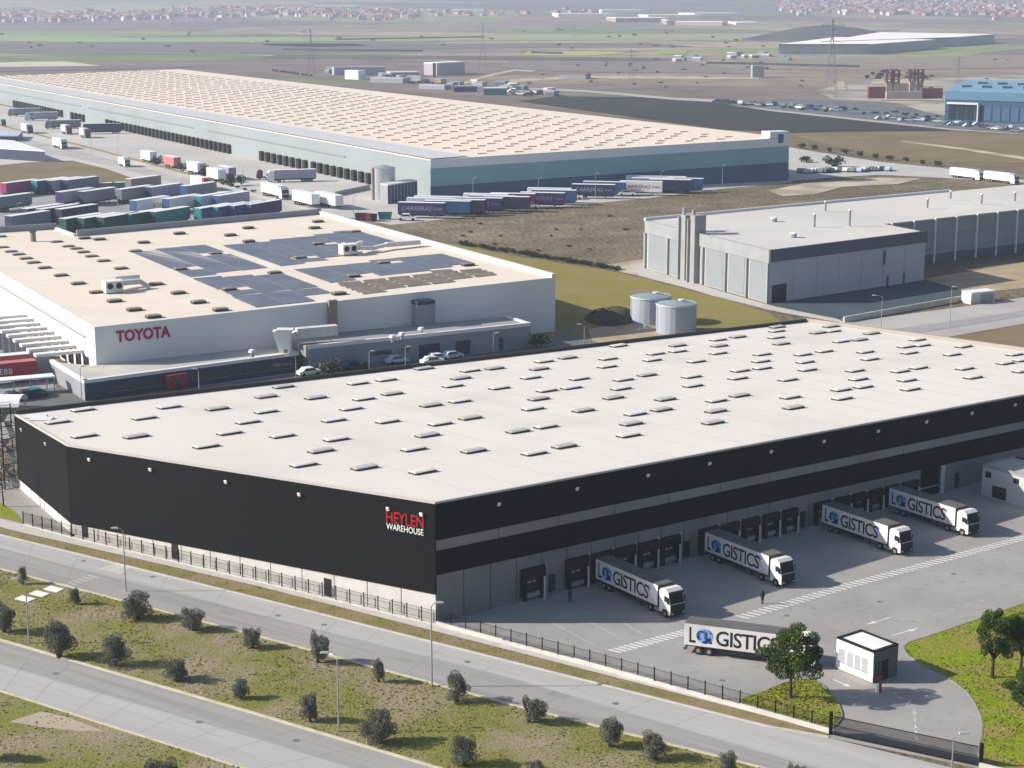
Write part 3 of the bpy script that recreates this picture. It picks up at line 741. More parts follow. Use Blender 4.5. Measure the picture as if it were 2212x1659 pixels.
# the corner sign: red letters over white ones
M_red = mat("red_sign_letters", (0.30, 0.006, 0.014), 0.5)
M_wlet = mat("white_sign_letters", (0.72, 0.72, 0.70), 0.5)
def wall_text(txt, A, B, pl, pr, hpx_z, m, nm, parent, ext=0.05, out=0.24, each=False, shear=0.0, bold=0.0):
    """letters from sight line pl (left, baseline) to pr (right, baseline); height in metres"""
    s0, za = on_wall(A, B, *pl); s1, zb = on_wall(A, B, *pr)
    p0 = A + (B - A) * s0; p1 = A + (B - A) * s1
    u = (B - A).normalized(); nn = Vector((u.y, -u.x, 0)).normalized()
    L = (p1 - p0).length
    full = text_mesh(txt, 1.0, 0, m); a, b = width(full)
    k = L / (b - a)
    rz = math.atan2(u.y, u.x)
    tilt = math.atan2(zb - za, L)
    sh = hpx_z / 0.69
    if not each:
        me = text_mesh(txt, 1.0, ext / sh, m, shear)
        o = inst(nm, me, parent, p0 + nn * out + Vector((0, 0, za)), rot=(math.pi / 2, -tilt * 0, rz)); o.scale = (k, sh, sh)
        o.location.x -= u.x * a * k; o.location.y -= u.y * a * k
        return o
    x = 0.0
    widths = []
    for i, ch in enumerate(txt):
        wpre = width(text_mesh(txt[:i + 1], 1.0, 0, None))
        wch = width(text_mesh(ch, 1.0, 0, None))
        x0 = wpre[1] - (wch[1] - wch[0])
        me = text_mesh(ch, 1.0, ext / sh, m, bold=bold)
        c0 = wch[0]
        q = p0 + u * ((x0 - a - c0) * k) + nn * out
        zz = za + (zb - za) * ((x0 - a) / (b - a))
        o = inst(nm, me, parent, (q.x, q.y, zz), rot=(math.pi / 2, 0, rz)); o.scale = (k, sh, sh)
wall_text("HEYLEN", P2, P3, (838, 1126), (918, 1140), 1.35, M_red, "sign_letter", wh, each=True, bold=0.015)
wall_text("WAREHOUSE", P2, P3, (838, 1141), (918, 1156), 0.72, M_wlet, "sign_letter", wh, each=True)
# skylights on the roof, each a sub-part
def skylight_mesh(mtop, sx=3.2, sy=1.4, h=0.40):
    mb = MB()
    mb.box(-sx / 2, sx / 2, -sy / 2, sy / 2, -0.3, h * 0.75, 0)
    mb.add([(-sx / 2 - .06, -sy / 2 - .06, h * .752), (sx / 2 + .06, -sy / 2 - .06, h * .752), (sx / 2 + .06, sy / 2 + .06, h * .752), (-sx / 2 - .06, sy / 2 + .06, h * .752),
            (-sx / 2 + .25, -sy / 2 + .25, h), (sx / 2 - .25, -sy / 2 + .25, h), (sx / 2 - .25, sy / 2 - .25, h), (-sx / 2 + .25, sy / 2 - .25, h)],
           [(4, 5, 6, 7), (0, 1, 5, 4), (1, 2, 6, 5), (2, 3, 7, 6), (3, 0, 4, 7)], 1)
    return mb.mesh("skylight", [M_curb, mtop])
SKW = skylight_mesh(M_skyW); SKG = skylight_mesh(M_skyG)
sk = []
def addsk(ox, oy, lst):
    for q in lst: sk.append((ox + q[0] / 4.0, oy + q[1] / 4.0, len(q) > 2))
g = 1
addsk(0, 748.8, [(505, 675), (725, 570), (735, 795), (1185, 800, g), (1255, 640), (1470, 545), (1885, 560, g), (1990, 770), (1790, 885), (2150, 675)])
addsk(553, 748.8, [(95, 585), (245, 370, g), (95, 455, g), (525, 465, g), (235, 795), (570, 925, g), (700, 825), (680, 660), (420, 1045), (945, 1070, g), (1450, 1105), (1490, 790, g), (1370, 910), (1890, 925, g), (1600, 690), (1860, 640, g), (1145, 670), (830, 560), (940, 475), (1185, 430, g), (1135, 310), (890, 340), (1460, 212, g), (1860, 230), (2070, 210, g), (1780, 295, g), (1710, 362), (1770, 495), (1520, 530, g), (2110, 380)])
addsk(1106, 748.8, [(60, 755, g), (200, 945), (460, 885, g), (300, 715), (190, 560), (240, 475, g), (310, 402), (520, 378), (170, 290), (590, 300), (245, 215, g), (285, 150), (490, 118, g), (625, 575, g), (840, 127), (830, 195), (930, 15), (970, 308), (950, 385), (885, 465, g), (1015, 790), (1040, 690, g), (1075, 605), (1300, 568, g), (1335, 478, g), (1175, 268, g), (1220, 138), (1250, 83), (1440, 62), (1440, 12, g), (1560, 282), (1570, 360), (1600, 150), (1790, 78), (1800, 15, g), (1775, 490), (1770, 580, g), (1745, 680, g), (1975, 445, g), (1960, 295), (1980, 230), (2170, 88), (2160, 148), (2170, 208)])
addsk(1659, 748.8, [(310, 90), (495, 62), (330, 155), (350, 222), (180, 308), (850, 68), (890, 130), (1230, 75), (1200, 22), (1340, 10), (760, 230), (790, 303), (830, 370), (640, 395), (650, 470), (1150, 235), (1310, 205), (1210, 312), (1240, 390), (1600, 90), (1700, 20), (1710, 212), (1780, 288), (2060, 165), (2140, 90), (2200, 140), (2200, 235), (200, 460), (230, 550, g)])
addsk(1659, 345.6, [(85, 1500), (80, 1555), (125, 1610, g), (90, 1465, g), (440, 1515, g), (570, 1500), (550, 1460, g), (640, 1590), (800, 1575, g), (905, 1520, g), (1300, 1575)])
addsk(1106, 345.6, [(1790, 1575), (1960, 1550, g)])
rzs = math.atan2(u34.y, u34.x)
for x, y, gr in sk:
    p = on_plane(RP, x - 3, y - 4)
    inst("skylight", SKG if gr else SKW, roof, p, rzs + 0.02)
# service hatch and walkway near the far corner
for q in ((77, 902), (90, 907)):
    p = on_plane(RP, *q)
    MB().box(p.x - 1.5, p.x + 1.5, p.y - 1.1, p.y + 1.1, p.z, p.z + 0.25).build("roof_hatch", M_trim, roof)

# ------------------------------------------------------------------ small grey plant building beside it
M_plantw = mat("grey_render_wall", (0.50, 0.50, 0.51), 0.85, c2=(0.44, 0.44, 0.45), scale=0.3)
M_plantroof = mat("grey_flat_roof", (0.42, 0.43, 0.42), 0.9, var=0.1, scale=0.2)
a = G(2119, 1069.7); b = G(2255, 1109)
back = G(2192, 1040); dv = (G(2192, 986, 4.0) - G(2122, 1003, 4.0)); dv.z = 0
h0 = hgt(a, 1004)
pb = thing("plant_building", "small pale grey flat-roofed plant building with black shutter beside the black warehouse", "building", a)
ft = [a, b, b + dv, a + dv]
MB().prism([(p.x, p.y) for p in ft], 0, h0 - 0.25).build("wall", M_plantw, pb)
cc = sum(ft, Vector()) / 4
MB().prism([(p.x, p.y) for p in [q + (cc - q) * 0.05 for q in ft]], h0 - 0.24, h0 - 0.05).build("roof", M_plantroof, pb)
for i in range(4):
    p, q = ft[i], ft[(i + 1) % 4]
    if i in (0, 3): MB().slab(p, q, 0, 1, h0 - 0.26, h0 + 0.18, -0.3, 0.04).build("parapet", M_grey, pb)
    else: MB().slab(p, q, 0.01, .99, h0 - 0.26, h0 + 0.18, -0.3, 0.04).build("parapet", M_parap, pb)
for x0, x1, y0, y1, nm in ((2129.6, 2141, 1017.6, 1033, "window"), (2189.6, 2201, 1032, 1046, "window"), (2144, 2173, 1048, 1080, "roller_shutter")):
    s0, zA = on_wall(a, b, x0, y0); s1, zB = on_wall(a, b, x1, y1 - (4 if nm == "window" else 4))
    s0b, zl_ = on_wall(a, b, x0, y1 - (3 if nm == "window" else 6))
    w = MB().slab(a, b, s0, s1, zl_, zA, -0.05, 0.04).build(nm, M_glass if nm == "window" else M_dockdoor, pb)
    if nm == "window":
        for kx in range(2):
            for kz in range(2):
                sa = lerp(s0, s1, kx / 2 + 0.05); sb = lerp(s0, s1, kx / 2 + 0.45)
                MB().slab(a, b, sa, sb, lerp(zl_, zA, kz / 2 + .05), lerp(zl_, zA, kz / 2 + .45), 0.041, 0.055).build("pane", M_glass, w)

# ------------------------------------------------------------------ articulated lorries with the LOGISTICS lettering
M_trl = mat("white_trailer_side", (0.70, 0.69, 0.70), 0.5, c2=(0.60, 0.585, 0.58), scale=0.45, detail=6, lo=0.42, hi=0.75, spec=0.3)
M_trlroof = mat("grey_trailer_roof", (0.13, 0.125, 0.125), 0.7, var=0.12, scale=0.4)
M_trlfront = mat("dark_trailer_front", (0.06, 0.055, 0.055), 0.6)
M_cab = mat("white_cab_paint", (0.80, 0.79, 0.76), 0.3, spec=0.5)
M_letter = mat("black_lettering", (0.018, 0.018, 0.02), 0.5)
M_globe1 = mat("globe_blue", (0.02, 0.09, 0.30), 0.5, c2=(0.22, 0.38, 0.60), scale=1.6, lo=0.47, hi=0.53, obj=True)
M_navy = mat("navy_puzzle", (0.01, 0.015, 0.10), 0.5)
M_flash = mat("bright_white_flash", (0.86, 0.87, 0.88), 0.35)
M_screen = mat("windscreen_dark", (0.012, 0.014, 0.016), 0.45, spec=0.12)
M_rim = mat("wheel_rim", (0.35, 0.35, 0.36), 0.4, metal=0.5)
def wheel_mesh(r=0.52, w=0.32, name="wheel"):
    mb = MB(); mb.cyl((0, -w / 2, 0), (0, w / 2, 0), r, n=16, m=0); mb.cyl((0, -w / 2 - 0.02, 0), (0, w / 2 + 0.02, 0), r * 0.5, n=12, m=1)
    return mb.mesh(name, [M_dark, M_rim])
WHEEL = wheel_mesh()
def make_lorry():
    t = thing("articulated_lorry", "", "lorry")
    mb = MB(); mb.box(0, 13.6, -1.275, 1.275, 1.15, 3.93)
    tb = mb.build("trailer_box", M_trl, t)
    MB().box(-0.02, 13.62, -1.285, 1.285, 3.931, 4.0).build("trailer_roof", M_trlroof, t)
    MB().box(13.601, 13.66, -1.27, 1.27, 1.16, 3.93).build("trailer_front", M_trlfront, t)
    MB().box(-0.05, -0.001, -1.25, 1.25, 1.16, 3.92).build("rear_door", M_trl, t)
    ch = MB(); ch.box(0.1, 13.5, -1.27, 1.27, 1.02, 1.149); ch.box(0.3, 12.5, -0.5, 0.5, 0.72, 1.02); ch.box(4.6, 8.8, -1.2, -1.12, 0.55, 1.0); ch.box(9.8, 10.0, -1.1, -0.95, 0.15, 1.0); ch.box(9.8, 10.0, 0.95, 1.1, 0.15, 1.0)
    ch.box(-0.02, 0.1, -1.2, 1.2, 0.45, 0.62)
    ch.box(11.0, 15.9, -0.45, 0.45, 0.5, 0.9)
    ch.build("chassis", M_dark, t)
    MB().box(12.9, 14.0, -1.24, -0.75, 0.45, 0.95).build("fuel_tank", M_steel, t)
    for x in (1.75, 3.1, 12.1, 15.1):
        for s in (-1, 1): inst("wheel", WHEEL, t, (x, s * 1.08, 0.52))
    # cab: profile swept across
    prof = [(13.95, 0.95), (13.95, 3.45), (14.25, 3.78), (15.2, 3.88), (15.75, 3.55), (15.98, 2.55), (16.2, 1.9), (16.25, 0.55), (15.75, 0.45), (15.68, 0.95), (15.35, 1.12), (14.85, 1.12), (14.55, 0.95), (14.5, 0.6), (14.0, 0.6)]
    n = len(prof); w = 1.24; cb_ = MB()
    vs_ = [(x, -w, z) for x, z in prof] + [(x, w, z) for x, z in prof]
    cb_.add(vs_, [tuple(range(n)), tuple(reversed(range(n, 2 * n)))] + [(i + n, (i + 1) % n + n, (i + 1) % n, i) for i in range(n)])
    c = cb_.build("cab", M_cab, t)
    # windscreen with sun visor, side window, grille
    mb = MB(); mb.add([(15.80, -1.16, 3.42), (15.80, 1.16, 3.42), (16.02, 1.18, 2.52), (16.21, 1.18, 2.0), (16.21, -1.18, 2.0), (16.02, -1.18, 2.52)], [(0, 5, 2, 1), (5, 4, 3, 2)])
    mb.build("windscreen", M_screen, c)
    MB().box(15.75, 16.05, -1.2, 1.2, 3.36, 3.55).build("sun_visor", M_black, c)
    mb = MB(); mb.add([(14.95, -1.252, 2.95), (15.75, -1.252, 2.9), (15.98, -1.252, 2.15), (14.95, -1.252, 2.15)], [(3, 2, 1, 0)])
    mb.add([(14.95, 1.252, 2.95), (15.75, 1.252, 2.9), (15.98, 1.252, 2.15), (14.95, 1.252, 2.15)], [(0, 1, 2, 3)])
    mb.build("side_window", M_glass, c)
    MB().box(16.235, 16.28, -1.2, 1.2, 0.95, 1.92).build("grille", M_black, c)
    MB().box(16.2, 16.34, -1.22, 1.22, 0.42, 0.93).build("bumper", M_dark, c)
    for s in (-1, 1):
        MB().box(16.335, 16.36, s * 0.95 - 0.2, s * 0.95 + 0.2, 0.62, 0.86).build("headlight", M_dockwin, c)
        MB().box(15.85, 16.0, s * 1.42 - 0.10, s * 1.42 + 0.10, 2.05, 2.85).build("mirror", M_black, c)
    # lettering on the flank
    y = -1.275
    mb = MB(); mb.add([(11.15, y - .004, 3.90), (13.55, y - .004, 3.90), (13.55, y - .004, 1.2), (12.35, y - .004, 2.35), (12.95, y - .004, 1.75)][:4], [(3, 2, 1, 0)])
    mb.build("white_flash", M_flash, tb)
    def put(txt, x0, x1, z0, hh, m, nm="lettering"):
        me = text_mesh(txt, 1.0, 0.004, m, 0, 0.92, bold=0.014); a_, b_ = width(me); k = (x1 - x0) / (b_ - a_); hz_ = hh / 0.69
        o = inst(nm, me, tb, (x0 - a_ * k, y - 0.012, z0), rot=(math.pi / 2, 0, 0)); o.scale = (k, hz_, 1.0)
    put("L", 0.6, 1.4, 1.55, 1.95, M_letter)
    put("GISTICS", 3.95, 11.7, 1.55, 1.85, M_letter)
    gl = MB(); cx, cz, rr = 2.55, 2.50, 0.98; ng = 24
    gl.add([(cx + rr * 1.1 * math.cos(2 * math.pi * i / ng), y - 0.008, cz + rr * math.sin(2 * math.pi * i / ng)) for i in range(ng)], [tuple(range(ng))])
    gl.build("globe_emblem", M_globe1, tb)
    pz = MB()
    for bx, bz, sx, sz in ((3.0, 2.05, .62, .42), (2.55, 1.72, .5, .3), (3.3, 1.75, .35, .3), (2.2, 3.05, .45, .22), (1.75, 2.3, .25, .35), (2.75, 2.75, .35, .2)):
        pz.add([(bx - sx / 2, y - .012, bz - sz / 2), (bx + sx / 2, y - .012, bz - sz / 2), (bx + sx / 2, y - .012, bz + sz / 2), (bx - sx / 2, y - .012, bz + sz / 2)], [(0, 1, 2, 3)])
    pz.build("globe_pattern", M_navy, tb)
    st = MB(); ng = 8; cx, cz = 11.75, 3.1
    st.add([(cx + (0.62 if i % 2 == 0 else 0.2) * math.cos(2 * math.pi * i / ng) * .9, y - .010, cz + (0.62 if i % 2 == 0 else 0.2) * math.sin(2 * math.pi * i / ng)) for i in range(ng)], [tuple(range(ng))])
    st.build("star_emblem", mat("emblem_blue", (0.10, 0.22, 0.55), 0.5), tb)
    return t
lorry = make_lorry()
LS = 0.88
def place_lorry(o, rear, head, label, anchor):
    """anchor: lorry-local ground point that stands on rear"""
    o.scale = (LS, LS, LS); o.rotation_euler = (0, 0, head)
    c, s = math.cos(head), math.sin(head)
    ax, ay = anchor[0] * LS, anchor[1] * LS
    o.location = (rear.x - (c * ax - s * ay), rear.y - (s * ax + c * ay), 0.02)
    tag(o, label, "lorry", "lorries with LOGISTICS lettering")
gw0, gw1 = G(1312, 1283), G(1434, 1339)
hd = math.atan2((gw1 - gw0).y, (gw1 - gw0).x)
specs = [(G(1448, 1339.5), "white LOGISTICS lorry backed to the docks, closest to the sign corner"),
         (G(1688, 1272), "white LOGISTICS lorry at the docks, second from the sign corner"),
         (G(1945, 1203), "white LOGISTICS lorry at the docks, third from the sign corner"),
         (G(2091, 1162), "white LOGISTICS lorry at the docks, nearest the grey plant building")]
for i, (p, lb) in enumerate(specs):
    o = lorry if i == 0 else copy_tree(lorry)
    place_lorry(o, p, hd, lb, (16.3, -1.24))
o = copy_tree(lorry)
h5 = (G(1731, 1444) - G(1512, 1416))
place_lorry(o, G(1519, 1416), math.atan2(h5.y, h5.x), "white LOGISTICS lorry crossing the yard behind the leafy tree", (2.4, -1.24))

# ------------------------------------------------------------------ gate lodge
M_lodge = mat("white_lodge_panel", (0.80, 0.78, 0.76), 0.7, var=0.03, scale=0.8)
M_lodged = mat("slate_lodge_panel", (0.12, 0.12, 0.135), 0.7)
M_redbase = mat("red_plinth", (0.22, 0.045, 0.055), 0.7)
a = G(1805.5, 1444); b = G(1884.6, 1477); c = G(1937, 1459)
d = a + (c - b)
hL = hgt(b, 1408)
lg = thing("gate_lodge", "small white gate lodge with black roof edge beside the entrance drive", "kiosk", b)
ft = [a, b, c, d]
cc = sum(ft, Vector()) / 4
MB().prism([(p.x, p.y) for p in [q + (cc - q) * 0.03 for q in ft]], 0, hL - 0.12).build("core", M_lodged, lg)
MB().slab(a, b, 0.0, 1.0, 0.12, hL - 0.16, -0.1, 0.03).build("white_wall", M_lodge, lg)
MB().slab(b, c, 0.0, 1.0, 2.25, hL - 0.16, -0.1, 0.03).build("slate_wall", M_lodged, lg)
MB().slab(b, c, 0.62, 1.0, 0.12, 2.249, -0.1, 0.03).build("slate_wall", M_lodged, lg)
MB().slab(b, c, 0.0, 0.40, 0.12, 0.75, -0.1, 0.035).build("red_plinth", M_redbase, lg)
MB().slab(b, c, 0.40, 0.62, 0.05, 2.24, -0.1, 0.01).build("door", M_black, lg)
for k in range(3):
    w = MB().slab(b, c, 0.03 + k * 0.12, 0.14 + k * 0.12, 0.80, 2.2, -0.1, 0.02).build("window", M_glass, lg)
    MB().slab(b, c, 0.032 + k * 0.12, 0.048 + k * 0.12, 0.82, 2.18, 0.021, 0.035).build("frame", M_grey, w)
M_pane = mat("pale_lodge_pane", (0.36, 0.38, 0.41), 0.25, spec=0.6)  # pale blue-grey panes for the lodge's white wall
for k, (s0, s1) in enumerate(((0.06, 0.24), (0.30, 0.46), (0.50, 0.66), (0.70, 0.86))):
    w = MB().slab(a, b, s0, s1, 1.0, 2.45, 0.0, 0.045).build("window", M_pane, lg)
    MB().slab(a, b, s0 - 0.012, s1 + 0.012, 0.9, 0.985, 0.031, 0.10).build("sill", M_grey, w)
for i in range(4):
    p, q = ft[i], ft[(i + 1) % 4]
    MB().slab(p, q, -0.004 if i % 2 == 0 else 0.0, 1.004 if i % 2 == 0 else 1.0, hL - 0.15, hL + 0.02, -0.34, 0.05 + 0.002 * i).build("roof_edge", M_black, lg)
MB().prism([(p.x, p.y) for p in [q + (cc - q) * 0.1 for q in ft]], hL - 0.119, hL - 0.06).build("roof", M_white, lg)
p = G(1895, 1496)
bp_ = thing("barrier_post", "short white and red barrier post at the lodge corner", "barrier", p)
MB().box(p.x - .14, p.x + .14, p.y - .14, p.y + .14, 0, 0.75).build("base", M_white, bp_)
MB().box(p.x + .16, p.x + .40, p.y - .12, p.y + .12, 0, 1.0).build("motor_box", M_redbase, bp_)
# ------------------------------------------------------------------ boundary wall, fence, gate
bwall = pxline(*[(x, y) for x, y in fenceL])
fl = thing("boundary_wall", "low pale concrete wall under the black picket fence along the pavement", "wall", bwall[4])
for i in range(1, len(bwall) - 1):
    A, B = bwall[i], bwall[i + 1]
    L = (B - A).length; n = max(1, int(L / 8))
    for k in range(n):
        hh = 0.22 if i < 4 else (0.62 if (k % 2 == 0) else 0.50)
        MB().slab(A, B, k / n + 0.0002, (k + 1) / n - 0.0002, 0.0, hh, -0.22, 0.10).build("wall_length", M_concrete, fl)
fence_pts = []
for i in range(1, len(bwall) - 1):
    A, B = bwall[i], bwall[i + 1]; L = (B - A).length; n = max(1, round(L / 2.15))
    for k in range(n): fence_pts.append(A + (B - A) * (k / n))
fence_pts.append(bwall[-1])
fen = thing("picket_fence", "black steel picket fence on the low wall between road and warehouse", "fence", fence_pts[40])
POST = MB().box(-0.06, 0.06, -0.06, 0.06, 0, 1.0).mesh("post", M_black)
for i, p in enumerate(fence_pts):
    o = inst("post", POST, fen, (p.x, p.y, 0.1)); o.scale = (1, 1, 1.9)
for i in range(len(fence_pts) - 1):
    A, B = fence_pts[i], fence_pts[i + 1]; d = (B - A); L = d.length
    u = d.normalized()
    mb = MB()
    for z in (0.66, 1.80): mb.bar(A + Vector((0, 0, z)) + u * .05, B + Vector((0, 0, z)) - u * .05, 0.03, 0.03)
    n = int(L / 0.13)
    for k in range(1, n):
        q = A + d * (k / n); mb.bar((q.x, q.y, 0.66), (q.x, q.y, 1.86), 0.019, 0.019)
    o = mb.build("picket_panel", M_black, fen); o["kind"] = "stuff"
# sliding gate
gA, gB = G(1800, 1588), G(2111, 1655)
gt = thing("sliding_gate", "long low black barred sliding gate across the entrance drive", "gate", gA)
d = gB - gA; u = d.normalized(); L = d.length
for p in (gA - u * 0.3, gB + u * 0.3):
    MB().box(p.x - .16, p.x + .16, p.y - .16, p.y + .16, 0, 2.35).build("gate_post", M_black, gt)
for z, w in ((0.12, 0.16), (1.95, 0.08), (1.0, 0.05)):
    mb = MB(); mb.bar(gA + Vector((0, 0, z)), gB + Vector((0, 0, z)), 0.06, w); mb.build("rail", M_black, gt)
BAR = MB().box(-0.022, 0.022, -0.022, 0.022, 0.2, 1.91).mesh("bar", M_black)
nb = int(L / 0.10)
for k in range(1, nb): inst("bar", BAR, gt, gA + d * (k / nb), math.atan2(u.y, u.x))
wl2 = thing("gate_side_wall", "pale low wall stub at the far end of the sliding gate", "wall", G(2120, 1660))
MB().slab(G(2114, 1660), G(2400, 1730), 0, 1, 0, 0.5, -0.3, 0).build("wall_length", M_concrete, wl2)

# ------------------------------------------------------------------ street lamps
def lamp(base, top_px_y, head_dx, label, dark=False, arm_dy=0.0, group="street lamps"):
    p = base; h = max(4.0, hgt(p, top_px_y))
    t = thing("street_lamp", label, "street lamp", p, group)
    m = M_grey if dark else M_steel
    MB().cyl((p.x, p.y, 0), (p.x, p.y, h), 0.10, 0.06, 8).build("pole", m, t)
    mb = MB(); mb.cyl((p.x, p.y, h - .05), (p.x + head_dx * 0.55, p.y + arm_dy * .5, h + 0.25), 0.045, n=6); mb.cyl((p.x + head_dx * 0.55, p.y + arm_dy * .5, h + 0.25), (p.x + head_dx, p.y + arm_dy, h + 0.3), 0.045, n=6)
    mb.build("arm", m, t)
    s = 1 if head_dx > 0 else -1
    hb = MB(); q = Vector((p.x + head_dx, p.y + arm_dy, h + 0.3))
    hb.add([(q.x - .1 * s, q.y - .18, q.z - .08), (q.x - .1 * s, q.y + .18, q.z - .08), (q.x + .85 * s, q.y + .15, q.z), (q.x + .85 * s, q.y - .15, q.z), (q.x, q.y - .10, q.z + .14), (q.x, q.y + .10, q.z + .14), (q.x + .7 * s, q.y + .08, q.z + .12), (q.x + .7 * s, q.y - .08, q.z + .12)],
           [(0, 1, 2, 3), (7, 6, 5, 4), (0, 4, 5, 1), (1, 5, 6, 2), (2, 6, 7, 3), (3, 7, 4, 0)])
    hb.build("lamp_head", mat("lamp_head_white", (0.42, 0.42, 0.42), 0.5), t)
    return t
lamp(G(272, 1277), 1146, -0.6, "grey street lamp beside the crossing, behind the roundest olive tree")
lamp(G(933, 1483), 1310, 0.5, "dark street lamp on the kerb below the warehouse's sign corner", True, 0.3)
lamp(G(732, 1581), 1423, -0.9, "pale street lamp standing alone on the lower kerb of the median", False, 0.8)
lamp(G(63, 1390), 1256, -0.8, "thin street lamp on the lower kerb by the white path slabs")
lamp(G(2050, 1770), 1592, 0.5, "street lamp whose white head shows just above the sliding gate")
for k, (x, y, yt, dx, lb) in enumerate(((177, 872, 795, 0.3, "thin lamp post before the office corner of the white factory"), (431, 866, 800, -0.3, "thin lamp post before the red office porch"), (640, 830, 772, -1.2, "lamp post before the round bush by the offices"), (798, 806, 770, 0.3, "thin lamp post before the grey annexe, beside dark shrubs"),
                            (876, 798, 752, 0.3, "thin lamp post midway along the grey annexe"), (1066, 766, 722, 0.3, "thin lamp post near the annexe's shutter door"), (1262, 745, 728, -0.7, "small lamp near the blue shaded corner of the white factory"))):
    lamp(G(x, y), yt, dx, lb)
lamp(G(1903, 712), 641, -1.4, "curved lamp post before the dark forecourt of the grey building")
lamp(G(2051, 716), 622, 0.2, "thin lamp post beside the low roadside kiosk")
for k, (x, y, yt, lb) in enumerate(((396, 412, 360, "lamp post by the pink and white trailer on the access road"), (454, 424, 372, "lamp post among the white trailers on the access road"), (256, 340, 293, "tall lamp post on the pale apron of the long depot"), (198, 336, 300, "short lamp post left of the tall one on the pale apron"), (525, 405, 362, "lamp post beside the purple tractor on the apron"),
                        (764, 470, 425, "lamp post at the edge of the apron by the stacked bins"), (1022, 447, 385, "lamp post between the first blue trailers and the depot"), (1163, 440, 386, "lamp post before the middle blue trailers"), (1286, 432, 376, "lamp post by the single lettered blue trailer"), (1427, 418, 372, "lamp post behind the white lettered trailer"), (1560, 404, 358, "lone lamp post before the navy base of the long depot"), (40, 470, 440, "lamp post among the navy trailers of the lot"), (255, 452, 420, "lamp post in the middle of the trailer lot"))):
    lamp(G(x, y), yt, 0.5, lb, group="lamp posts of the depot")

# ------------------------------------------------------------------ trees
def leafmat(name, c1, c2):
    m = mat(name, c1, 0.75, c2=c2, scale=1.4, spec=0.15, obj=True, detail=3)
    return m
M_olive = leafmat("olive_leaves", (0.16, 0.165, 0.12), (0.095, 0.098, 0.075))
M_olive2 = leafmat("silver_olive_leaves", (0.23, 0.225, 0.19), (0.14, 0.14, 0.115))
M_leaf = leafmat("dark_green_leaves", (0.065, 0.105, 0.020), (0.028, 0.052, 0.014))
M_farleaf = leafmat("far_dark_leaves", (0.032, 0.042, 0.032), (0.018, 0.026, 0.022))
M_shrub = leafmat("shrub_leaves", (0.055, 0.055, 0.035), (0.03, 0.032, 0.022))
M_pale_shrub = leafmat("pale_shrub_leaves", (0.12, 0.14, 0.07), (0.07, 0.085, 0.045))
M_bark = mat("bark", (0.055, 0.042, 0.032), 0.95, var=0.3, scale=3.0, obj=True)
def crown_mesh(rng, lobes, nleaf, size, mats, core=True):
    """leaf-sized faces scattered in overlapping lobes (x,y,z,rx,rz)"""
    mb = MB()
    for _ in range(nleaf):
        lx, ly, lz, rx, rz_ = rng.choice(lobes)
        while True:
            q = Vector((rng.uniform(-1, 1), rng.uniform(-1, 1), rng.uniform(-1, 1)))
            if q.length <= 1: break
        k = q.length
        if k > 0.05 and rng.random() < 0.8: q = q / k * (k ** 0.45)
        p = Vector((lx + q.x * rx, ly + q.y * rx, lz + q.z * rz_))
        n = Vector((rng.gauss(0, 1), rng.gauss(0, 1), rng.gauss(0.5, 1))).normalized()
        a = n.orthogonal().normalized(); b = n.cross(a)
        t = rng.uniform(0, 6.28); a, b = a * math.cos(t) + b * math.sin(t), b * math.cos(t) - a * math.sin(t)
        s = size * rng.uniform(0.55, 1.3)
        mb.add([p - a * s, p - b * s * 0.5, p + a * s, p + b * s * 0.5], [(0, 1, 2, 3)], 0 if rng.random() < 0.7 else 1)
    return mb.mesh("crown", mats)
def trunk_mesh(rng, h, r, limbs, splay=0.8, twist=0.15):
    mb = MB()
    p = Vector((0, 0, -0.05)); q = Vector((rng.uniform(-twist, twist), rng.uniform(-twist, twist), h))
    mid = (p + q) / 2 + Vector((rng.uniform(-twist, twist), rng.uniform(-twist, twist), 0)) * 0.6
    mb.cyl(p, mid, r * 1.35, r, 8); mb.cyl(mid, q, r, r * 0.8, 8)
    for k in range(limbs):
        t = 2 * math.pi * k / limbs + rng.uniform(-.4, .4)
        e = q + Vector((math.cos(t) * splay, math.sin(t) * splay, rng.uniform(0.7, 1.3) * splay))
        m_ = (q + e) / 2 + Vector((rng.uniform(-.1, .1), rng.uniform(-.1, .1), .1))
        mb.cyl(q - Vector((0, 0, .1)), m_, r * 0.62, r * 0.42, 6); mb.cyl(m_, e, r * 0.42, r * 0.18, 6)
        e2 = m_ + Vector((math.cos(t + .9) * splay * .6, math.sin(t + .9) * splay * .6, splay * .7))
        mb.cyl(m_, e2, r * 0.3, r * 0.12, 5)
    return mb.mesh("trunk", M_bark)
orng = random.Random(5)
OL = []
for v in range(6):
    lob = []
    for k in range(16):
        t = orng.uniform(0, 6.28); d = orng.uniform(0.25, 0.78)
        lob.append((math.cos(t) * d, math.sin(t) * d, 0.98 + orng.uniform(-0.66, 0.55), orng.uniform(0.22, 0.42), orng.uniform(0.20, 0.36)))
    lob += [(orng.uniform(-.12, .12), orng.uniform(-.12, .12), 0.90, 0.70, 0.70)] * 5 + [(0, 0, 0.58, 0.66, 0.42)] * 2
    OL.append((crown_mesh(orng, lob, 9500, 0.040, [M_olive, M_olive2]), trunk_mesh(orng, 0.62, 0.15, 4, 0.55)))
